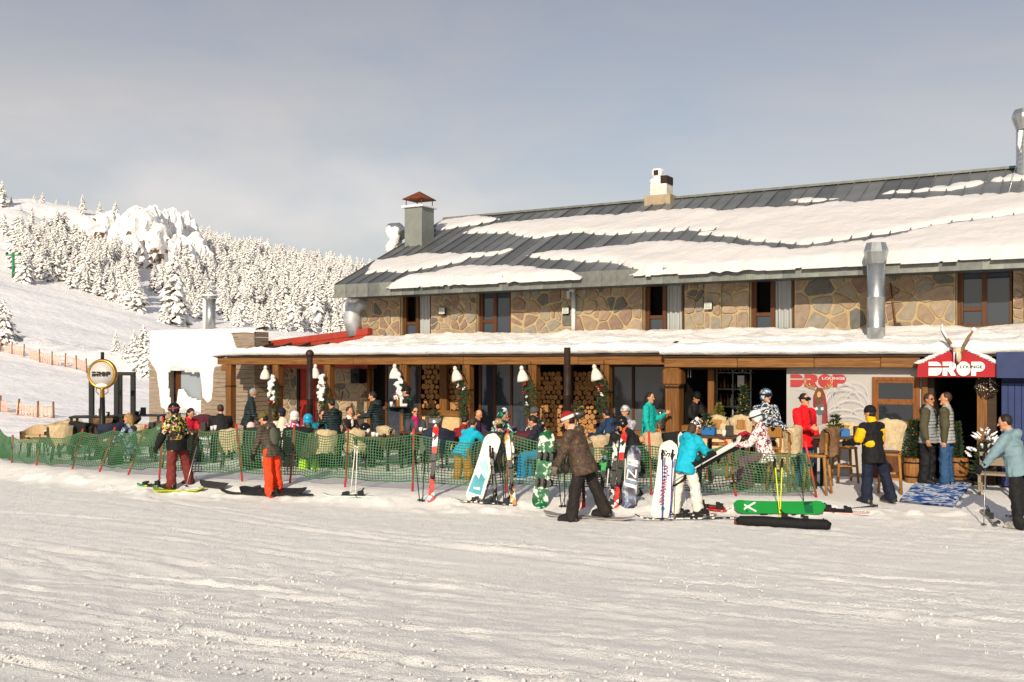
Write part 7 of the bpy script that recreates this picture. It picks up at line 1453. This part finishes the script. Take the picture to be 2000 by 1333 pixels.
# ============================================================ skis, boards and poles
BIND = M('binding_black', '1a1a1c', .4, var=.2, bump=.05); EDGE = M('ski_edge', '8c8c8a', .3, .7, bump=0)
def basis(p0, p1, n):
    z = (p1 - p0).normalized(); n = (n - z * n.dot(z)).normalized(); x = n.cross(z).normalized()
    return Matrix(((x.x, n.x, z.x, p0.x), (x.y, n.y, z.y, p0.y), (x.z, n.z, z.z, p0.z), (0, 0, 0, 1)))
def board_mesh(L, w, tip, th, waist=.8, flip_both=False, N=26, tipr=.12):
    """plank along z with waisted outline and turned-up tip; top face at +y"""
    V = []; Fc = []; 
    for i in range(N + 1):
        s_ = i / N; z = L * s_; e1 = (1 - s_) * L; e0 = s_ * L; q = w / 2 * (waist + (1 - waist) * (2 * s_ - 1) ** 2)
        r1 = tipr if 1 else 0
        if e1 < r1: q *= math.sqrt(max(.02, 1 - (1 - e1 / r1) ** 2))
        r0 = r1 if flip_both else .03
        if e0 < r0: q *= math.sqrt(max(.05, 1 - (1 - e0 / r0) ** 2))
        y = tip * max(0, 1 - e1 / (L * .16)) ** 2 + (tip * max(0, 1 - e0 / (L * .16)) ** 2 if flip_both else .0)
        V += [(-q, y, z), (q, y, z), (q, y + th, z), (-q, y + th, z)]
    for i in range(N):
        a = i * 4; b_ = a + 4
        for k in range(4): Fc.append((a + k, a + (k + 1) % 4, b_ + (k + 1) % 4, b_ + k))
    Fc += [(0, 3, 2, 1), (N * 4, N * 4 + 1, N * 4 + 2, N * 4 + 3)]
    me = bpy.data.meshes.new('board'); me.from_pydata(V, [], Fc); me.update(); return me
def Mgraph(key, base, cols, scale, kind='vor'): return Mpat(key, cols, scale, kind, .3, .0)
def ski(name, label, p0, p1, n, mat, w=.105, cat='ski', group=None, bind=True, tip=.08, back=False):
    p0, p1 = Vector(p0), Vector(p1); L = (p1 - p0).length; tip = min(tip, L * .05); t = thing(name, label, cat, (0, 0, 0), 0, group); t.matrix_world = basis(p0, p1, Vector(n))
    obj('deck', board_mesh(L, w, tip, .022, .72, False, tipr=.1), mat, t)
    if bind:
        c = L * .47; w2 = w * .3
        bm = bmesh.new(); box(bm, -w2 * 1.1, w2 * 1.1, .023, .04, c - .22, c + .24); obj('binding_plate', bm, BIND, t)
        bm = bmesh.new(); box(bm, -w2, w2, .04, .085, c + .13, c + .22); box(bm, -w2 * 1.3, w2 * 1.3, .06, .1, c + .1, c + .16); obj('toe_piece', bm, BIND, t)
        bm = bmesh.new(); box(bm, -w2, w2, .04, .11, c - .2, c - .1); tube(bm, [(-w2 * .8, .1, c - .16), (0, .16, c - .22), (w2 * .8, .1, c - .16)], .012, 5); obj('heel_piece', bm, BIND, t)
        for s_ in (-1, 1): bm = bmesh.new(); tube(bm, [(s_ * w2, .05, c - .02), (s_ * w * .75, .0, c - .12)], .006, 4); obj('brake', bm, BIND, t)
    return t
def snowboard(label, p0, p1, n, mat, w=.29, bind=True, back=False, tip=.07):
    p0, p1 = Vector(p0), Vector(p1); L = (p1 - p0).length; t = thing('snowboard', label, 'snowboard', (0, 0, 0)); t.matrix_world = basis(p0, p1, Vector(n))
    obj('deck', board_mesh(L, w, tip, .018, .86, True, tipr=.17), mat, t)
    if bind:
        s0 = -1 if back else 1
        for c in (L * .33, L * .67):
            b = obj('binding', None, None, t) if 0 else None
            bm = bmesh.new(); y0 = .02 if s0 > 0 else -.002
            box(bm, -.14, .13, y0, y0 + s0 * .03, c - .06, c + .06); o = obj('binding', bm, BIND, t)
            bm = bmesh.new(); n_ = 9
            for k in range(n_ - 1):
                a0, a1 = R(-90 + 180 * k / (n_ - 1)), R(-90 + 180 * (k + 1) / (n_ - 1)); q = [(-.09 - .07 * math.cos(a), y0 + s0 * .02, c + .075 * math.sin(a)) for a in (a0, a1)]
                h_ = [.2 - .12 * abs(math.sin(a)) for a in (a0, a1)]
                bm.faces.new([bm.verts.new(v_) for v_ in (q[0], q[1], (q[1][0] - .03, q[1][1] + s0 * h_[1], q[1][2]), (q[0][0] - .03, q[0][1] + s0 * h_[0], q[0][2]))])
            bmesh.ops.solidify(bm, geom=bm.faces[:], thickness=.015); obj('highback', bm, BIND, o)
            for xx, zz in ((.06, .1), (-.04, .13)): bm = bmesh.new(); tube(bm, [(xx, y0, c - .07), (xx, y0 + s0 * zz * .9, c - .05), (xx, y0 + s0 * zz, c), (xx, y0 + s0 * zz * .9, c + .05), (xx, y0, c + .07)], .018, 5); obj('strap', bm, BIND, o)
    return t
def pole(label, p0, p1, mat, group=None, grip=BIND):
    p0, p1 = Vector(p0), Vector(p1); L = (p1 - p0).length; t = thing('ski_pole', label, 'ski pole', (0, 0, 0), 0, group); t.matrix_world = basis(p0, p1, Vector((0, -1, .01)))
    bm = bmesh.new(); tube(bm, [(0, 0, 0), (0, 0, .06), (0, 0, L - .12)], [.003, .009, .011], 7); obj('shaft', bm, mat, t)
    bm = bmesh.new(); tube(bm, [(0, 0, L - .14), (0, 0, L - .1), (0, 0, L - .01), (0, .01, L)], [.015, .018, .017, .022], 8); obj('grip', bm, grip, t)
    bm = bmesh.new(); lathe(bm, [(.012, .06), (.045, .065), (.045, .075), (.012, .085)], 10); obj('basket', bm, grip, t)
    bm = bmesh.new(); tube(bm, [(0, 0, L), (.02, -.02, L - .06), (.015, -.03, L - .16), (-.01, -.02, L - .1), (0, 0, L - .02)], .007, 4); obj('strap', bm, BLACK, t)
    return t
def gat(px, py, lift=0.0):
    """point of the snow seen through a pixel of the forecourt"""
    Y = 17.0
    for _ in range(80): Y += .35 * ((HC - zg(wx(px, Y), Y)) * F / (py - HY) - Y)
    return Vector((wx(px, Y), Y, zg(wx(px, Y), Y) + lift))
def lean(bx, by, tx, ty, dY=.25):
    b = gat(bx, by); return b + Vector((0, 0, -.04)), at(tx, ty, b.y + dY)
CAMN = Vector((0, -1, .1))
REDW = Mgraph('ski_red_white', '', ['b01c1c', 'c9332a', 'e0dcd6', 'b01c1c', '1c1a1c', 'd8d4cc', 'b8241e'], 13.); BLKW = Mgraph('ski_black_white', '', ['151517', 'c9c7c2', '1a1a1c', '8a8886', '151517', 'd4d0ca'], 17.); ORW = Mgraph('ski_orange_white', '', ['c8761c', 'd8d0c4', 'dcd6ca', '1c1a1a', 'd4ccc0', 'c9861c'], 10.)
WHS = M('ski_white', 'd6d2cc', .3, var=.06, bump=0); YGS = Mgraph('ski_yellow_black', '', ['1a1c1c', 'b8c01c', '2a8aa8', '17181a', 'd4d2cc', '2c9a4a'], 9.)
b, tp = lean(841, 981, 852, 830); ski('ski', 'tall red and white ski standing alone against the net', b, tp, CAMN, REDW, .115)
b, tp = lean(922, 979, 966, 849, .35); BRD1 = snowboard('white and teal snowboard leaning right against the net, base outward', b, tp, CAMN, WHS, .33, True, True)
# its teal graphic
L1 = (tp - b).length; TEALG = M('board_teal', '3e94a4', .3, var=.3, scale=3, bump=0)
for o_ in [BRD1]:
    bm = bmesh.new(); prism(bm, [(-.1, L1 * .14), (.13, L1 * .12), (.12, L1 * .36), (.0, L1 * .5), (-.09, L1 * .36)], .019, .021); obj('graphic', bm, TEALG, o_)
    bm = bmesh.new(); prism(bm, [(-.12, L1 * .34), (.03, L1 * .44), (.1, L1 * .56), (.0, L1 * .64), (-.1, L1 * .5)], .0195, .0215); obj('graphic', bm, M('board_pale_teal', '9cc4c8', .3, var=.2, bump=0), o_)
    for q in (([(-.06, L1 * .2), (.05, L1 * .19), (.07, L1 * .215), (-.05, L1 * .235)]), ([(.02, L1 * .34), (.1, L1 * .4), (.02, L1 * .45)]), ([(-.1, L1 * .4), (-.06, L1 * .42), (-.08, L1 * .47)])): bm = bmesh.new(); prism(bm, q, .0222, .0235); obj('graphic', bm, WHS, o_)
b, tp = lean(1004, 991, 990, 848); ski('ski', 'orange and white ski leaning beside the bundle of poles', b, tp, CAMN, ORW, .1); b, tp = lean(996, 990, 1000, 865, .3); ski('ski', 'second ski behind the orange and white one', b, tp, CAMN, BLKW, .1)
b, tp = lean(970, 985, 958, 885, .3); ski('ski', 'dark and white ski in the bundle of poles', b, tp, CAMN, BLKW, .09)
for i, (bx, by, tx, ty, m_) in enumerate([(943, 980, 984, 846, DARKW), (965, 985, 957, 872, DARKW), (973, 986, 962, 876, DARKW), (985, 986, 978, 872, DARKW), (988, 985, 984, 868, M('pole_dark', '33302e', .4, .4))]): b, tp = lean(bx, by, tx, ty, .1 + .05 * i); pole(['long black pole crossing the bundle to the right', 'leftmost short black pole of the bundle', 'second short black pole of the bundle', 'third short black pole of the bundle', 'rightmost pole of the bundle'][i], b, tp, m_, 'poles bundled against the net')
b, tp = lean(1053, 991, 1069, 842, .35); SB2 = snowboard('green and white snowboard leaning on the net, black bindings outward', b, tp, CAMN, Mgraph('board_green', '', ['12402a', '0e5532', '15693c', 'b8bcb4', 'cfcec8'], 9., 'noise'), .3, True)
for i, (bx, by, tx, ty) in enumerate([(1097, 992, 1086, 880), (1103, 992, 1103, 884)]): b, tp = lean(bx, by, tx, ty, .15); pole(['left', 'right'][i] + ' black pole behind the brown-jacket snowboarder', b, tp, DARKW)
REDS = M('ski_red', 'b52a22', .3, var=.1, bump=0)
b, tp = lean(1129, 994, 1127, 905, .3); ski('ski', 'left one of the two red skis seen between the snowboarder legs', b, tp, CAMN, REDS, .07); b, tp = lean(1140, 998, 1138, 905, .3); ski('ski', 'right one of the two red skis seen between the snowboarder legs', b, tp, CAMN, REDS, .08)
b, tp = lean(1172, 990, 1180, 893, .3); ski('ski', 'short black-yellow ski with a white tip right of the snowboarder', b, tp, CAMN, YGS, .1)
b, tp = lean(1192, 997, 1203, 853, .3); ski('ski', 'black and white ski in the right ski bundle', b, tp, CAMN, BLKW, .105); b, tp = lean(1200, 995, 1219, 845, .3); ski('ski', 'red-tipped ski in the right ski bundle', b, tp, CAMN, REDW, .11); b, tp = lean(1210, 994, 1212, 920, .3); ski('ski', 'short white-green ski in the right ski bundle', b, tp, CAMN, YGS, .09)
for i, (bx, by, tx, ty) in enumerate([(1182, 988, 1190, 900), (1168, 978, 1196, 905), (1218, 992, 1222, 880), (1212, 990, 1221, 925)]): b, tp = lean(bx, by, tx, ty, .12); pole(['upright white pole left in the right ski bundle', 'slanted white pole in the right ski bundle', 'grey pole right in the right ski bundle', 'short grey pole in the right ski bundle'][i], b, tp, WHS)
BLG = Mgraph('board_blue', '', ['2c2a3c', '3a3444', '4a4458', '6c7c94', 'a8a8a8', 'c4c0b8'], 4., 'noise')
b, tp = lean(1226, 997, 1240, 873, .35); T3 = snowboard('slate and blue snowboard with block letters leaning on the net', b, tp, Vector((-.35, -1, .1)), BLG, .27, True, True); L3 = (tp - b).length
text(T3, 'N', -.085, L3 * .52, .17, .15, WHS, .0195, 'letter', M4=Matrix.Diagonal((-1, 1, 1, 1)))
for z_, h_ in ((.36, .06), (.74, .05), (.47, .02), (.69, .02)): bm = bmesh.new(); prism(bm, [(-.09, L3 * z_), (.09, L3 * (z_ + .03)), (.09, L3 * (z_ + .03) + h_), (-.09, L3 * z_ + h_)], .0195, .0205); obj('stripe', bm, WHS, T3)
WG = M('board_white', 'd8d4cc', .3, var=.05, bump=0)
b, tp = lean(1286, 1014, 1308, 862, .3); T4 = snowboard('white snowboard with pink script and a black logo leaning by the purple poles', b, tp, CAMN, WG, .33, False); L4 = (tp - b).length
text(T4, 'Snu', -.11, L4 * .80, .23, .1, BLACK, .0225, 'logo', .35, .02, Matrix.Diagonal((-1, 1, 1, 1))); PNK = M('script_pink', 'b8326a', .4, bump=0); PUR = M('script_purple', '6a3a98', .4, bump=0)
rot = Matrix.Translation((0.02, 0, 0)) @ Matrix.Rotation(R(-90), 4, 'Y')
rs2 = random.Random(3)
for q in range(11):
    z_ = L4 * (.2 + .044 * q); bm = bmesh.new(); tube(bm, [(.03 + rs2.uniform(-.02, .02), .022, z_), (-.05 + rs2.uniform(-.02, .02), .024, z_ + .03), (-.03, .024, z_ + .05), (.04, .022, z_ + .045 + rs2.uniform(-.02, .02)), (.0, .023, z_ + .07)], .008, 4); obj('script_stroke', bm, PNK if q < 7 else PUR, T4)
bm = bmesh.new(); ell(bm, Vector((-.04, .02, L4 * .16)), .035, .006, .035); obj('logo_dot', bm, TEALG, T4)
PURP = M('pole_purple', '2f2a86', .35, var=.15, bump=0)
b, tp = lean(1293, 1017, 1294, 880, .05); pole('left purple pole standing before the white snowboard', b, tp, PURP); b, tp = lean(1309, 1018, 1314, 880, .05); pole('right purple pole standing before the white snowboard', b, tp, PURP); b, tp = lean(1303, 1000, 1304, 885, .1); pole('white pole between the two purple poles', b, tp, WHS)
b, tp = lean(1334, 985, 1328, 845, .2); ski('ski', 'white ski standing behind the woman in white trousers', b, tp, CAMN, WHS, .1)
# skis she carries
a_, c_ = at(1312, 938, 16.8), at(1452, 858, 16.35); ski('ski', 'upper white ski held aslant by the woman in white trousers', a_, c_, Vector((-.35, -.5, .8)), WHS, .125); ski('ski', 'black-edged lower ski held under the white one', a_ + Vector((0, .02, -.09)), c_ + Vector((-.1, .02, -.1)), Vector((.35, .5, -.8)), M('ski_base_black', '1a1a1c', .35, bump=0), .11, bind=False)
for o_ in bpy.data.objects:
    if o_.get('label') == 'upper white ski held aslant by the woman in white trousers': bm = bmesh.new(); L_ = (c_ - a_).length; prism(bm, [(-.03, L_ - .16), (.03, L_ - .16), (.035, L_ - .08), (-.03, L_ - .1)], .07, .075); obj('logo', bm, BLACK, o_)
# lying on the snow
def flat(x0, y0, x1, y1, lift=.03): return gat(x0, y0, lift), gat(x1, y1, lift)
a_, c_ = gat(1432, 1004), gat(1611, 1006); a_.z += .11; c_.z += .11; T5 = snowboard('bright green snowboard lying on its edge with a white cross', a_, c_, Vector((0, -.78, .62)), M('board_bright_green', '187f34', .3, var=.06, bump=0), .27, True, True); L5 = (c_ - a_).length
GDK = Mgraph('board_dark_green', '', ['123c28', '0f5a34', '1a2e2c', '178a44'], 9.)
for z0, z1 in ((.05, .3), (L5 - .34, L5 - .04)): bm = bmesh.new(); prism(bm, [(-.1, z0), (.1, z0), (.11, z0 + .1), (.11, z1 - .05), (.1, z1), (-.1, z1), (-.11, z0 + .15)], .0195, .021); obj('graphic', bm, GDK, T5)
for s_ in (-1, 1): bm = bmesh.new(); prism(bm, [(s_ * -.1, .12), (s_ * -.075, .1), (s_ * .1, .36), (s_ * .075, .38)], .0215 + .0012 * (s_ > 0), .0225 + .0012 * (s_ > 0)); obj('cross_stroke', bm, WHS, T5)
a_, c_ = flat(1440, 1026, 1622, 1034, .05); t = thing('ski_bag', 'long black ski bag lying on the snow below the green snowboard', 'ski bag', (0, 0, 0)); t.matrix_world = basis(a_, c_, Vector((0, -.5, 1))); L = (c_ - a_).length
bm = bmesh.new(); tube(bm, [(0, 0, 0), (0, .02, .05), (0, .03, .4), (0, .01, L * .6), (0, .02, L - .06), (0, 0, L)], [.06, .085, .09, .088, .085, .05], 10); obj('bag', bm, cloth('bag_black', '141416'), t); bm = bmesh.new(); tube(bm, [(0, 0, -.05), (0, 0, .02)], [.03, .06], 8); obj('copper_end', bm, RUST, t); bm = bmesh.new(); tube(bm, [(0, .1, L * .45), (.02, .12, L * .55), (0, .1, L * .65)], .015, 6); obj('handle', bm, cloth('bag_black'), t)
a_, c_ = flat(1500, 1018, 1610, 1024, .03); ski('ski', 'black ski with upright bindings lying behind the ski bag', a_, c_, Vector((0, 0, 1)), BLKW, .1)
a_, c_ = flat(1560, 1000, 1721, 1008, .03); T6 = ski('ski', 'white ski with red edge and lettering lying right of the green snowboard', a_, c_, Vector((0, -.45, 1)), WHS, .13, tip=.03); L6 = (c_ - a_).length
text(T6, 'EISCHUR', L6 * .62, -.03, L6 * .24, .055, BLACK, .0235, 'lettering', .3, .01, Matrix(((0, 0, 1, 0), (0, 1, 0, 0), (1, 0, 0, 0), (0, 0, 0, 1)))); bm = bmesh.new(); box(bm, -.056, -.045, .0225, .024, L6 * .3, L6 * .85); obj('red_stripe', bm, REDS, T6)
a_, c_ = flat(1610, 1003, 1714, 991, .03); pole('black ski pole lying on the snow, grip to the right, near the walking man', a_, c_, DARKW)
a_, c_ = flat(1350, 990, 1428, 999, .03); ski('ski', 'red and black ski lying left of the green snowboard', a_, c_, Vector((0, 0, 1)), REDW, .1)
a_, c_ = flat(1358, 996, 1420, 1003, .03); ski('ski', 'second red ski lying left of the green snowboard', a_, c_, Vector((0, 0, 1)), REDW, .1)
a_, c_ = flat(1440, 1016, 1240, 1019, .03); ski('ski', 'dark ski lying at the feet of the woman in white trousers', a_, c_, Vector((0, 0, 1)), BLKW, .08); a_, c_ = flat(1400, 1010, 1310, 1012, .03); ski('ski', 'ski lying directly under the white trousers', a_, c_, Vector((0, 0, 1)), BLKW, .1)
a_, c_ = flat(1000, 987, 885, 983, .03); ski('ski', 'dark ski lying below the leaning white snowboard', a_, c_, Vector((0, 0, 1)), BLKW, .1); a_, c_ = flat(1010, 991, 930, 986, .03); ski('ski', 'ski with black bindings lying at the foot of the orange and white ski', a_, c_, Vector((0, 0, 1)), BLKW, .1)
YB = M('board_lime', 'a8b81c', .35, var=.3, scale=4, bump=0)
a_, c_ = flat(300, 962, 400, 961, .03); snowboard('black and lime snowboard under the camouflage skier', a_, c_, Vector((0, 0, 1)), YB, .27, False, tip=.05)
a_, c_ = flat(322, 954, 268, 952, .03); ski('ski', 'green and white ski lying left of the camouflage skier', a_, c_, Vector((0, 0, 1)), YGS, .1)
a_, c_ = flat(447, 957, 393, 951, .06); snowboard('charcoal snowboard lying between the two skiers at left', a_, c_, Vector((0, -.6, 1)), M('board_charcoal', '34302e', .4, bump=0), .2, False)
a_, c_ = flat(612, 971, 430, 967, .03); ski('ski', 'long black ski under the orange trousers, tip to the left', a_, c_, Vector((0, -.1, 1)), M('ski_black', '1b1b1d', .35, bump=0), .1); a_, c_ = flat(600, 967, 470, 964, .05); snowboard('black snowboard lying behind the orange trousers', a_, c_, Vector((0, -.45, 1)), M('board_black', '1d1d20', .35, bump=0), .26, False)
a_, c_ = flat(1240, 1019, 1062, 1008, .02); snowboard('grey snowboard under the gliding brown-jacket snowboarder', a_, c_, Vector((0, 0, 1)), M('board_grey', '8d8a86', .35, var=.2, bump=0), .27, False, tip=.06)
a_, c_ = flat(560, 962, 470, 960, .02); ski('ski', 'pale ski lying behind the stooping skier', a_, c_, Vector((0, 0, 1)), WHS, .1)
a_, c_ = flat(745, 974, 630, 972, .02); ski('ski', 'white and mint ski lying by the white poles', a_, c_, Vector((0, 0, 1)), M('ski_mint', 'b4ccc4', .3, var=.2, scale=4, bump=0), .1)
WP = M('pole_white', 'cfcac0', .35, bump=0)
for i, (bx, by, tx, ty) in enumerate([(684, 968, 694, 872), (694, 968, 698, 874)]): b, tp = lean(bx, by, tx, ty, .1); pole(['left', 'right'][i] + ' white pole planted before the net', b, tp, WP, None, WP)
for i, (bx, by, tx, ty) in enumerate([(820, 980, 810, 880), (825, 981, 830, 882)]): b, tp = lean(bx, by, tx, ty, .1); pole(['left', 'right'][i] + ' black pole left of the tall red and white ski', b, tp, DARKW)
b, tp = lean(362, 952, 388, 858, .1); pole('silver ski pole leaning right of the camouflage skier', b, tp, EDGE)
YEL_ = M('pole_yellow', 'cfd01c', .35, bump=0)
for i, (bx, by, tx, ty) in enumerate([(1524, 1016, 1513, 897), (1523, 1016, 1528, 897)]): b, tp = lean(bx, by, tx, ty, .1); pole(['left', 'right'][i] + ' neon yellow pole planted before the green snowboard', b, tp, YEL_)
b, tp = lean(1571, 986, 1559, 892, .1); pole('black pole planted by the last red fence pole', b, tp, DARKW)
b = gat(1921, 1027); pole('ski pole held by the skier in the blue-grey jacket', b + Vector((0, 0, -.05)), at(1926, 868, b.y + .05), EDGE)
a_, c_ = flat(1918, 1001, 1950, 1032, .03); ski('ski', 'dark ski with bindings before the skier in the blue-grey jacket', a_, c_, Vector((0, 0, 1)), BLKW, .1, bind=True); a_, c_ = flat(1965, 1012, 2060, 1034, .03); ski('ski', 'ski under the boots of the skier in the blue-grey jacket', a_, c_, Vector((0, 0, 1)), BLKW, .1)
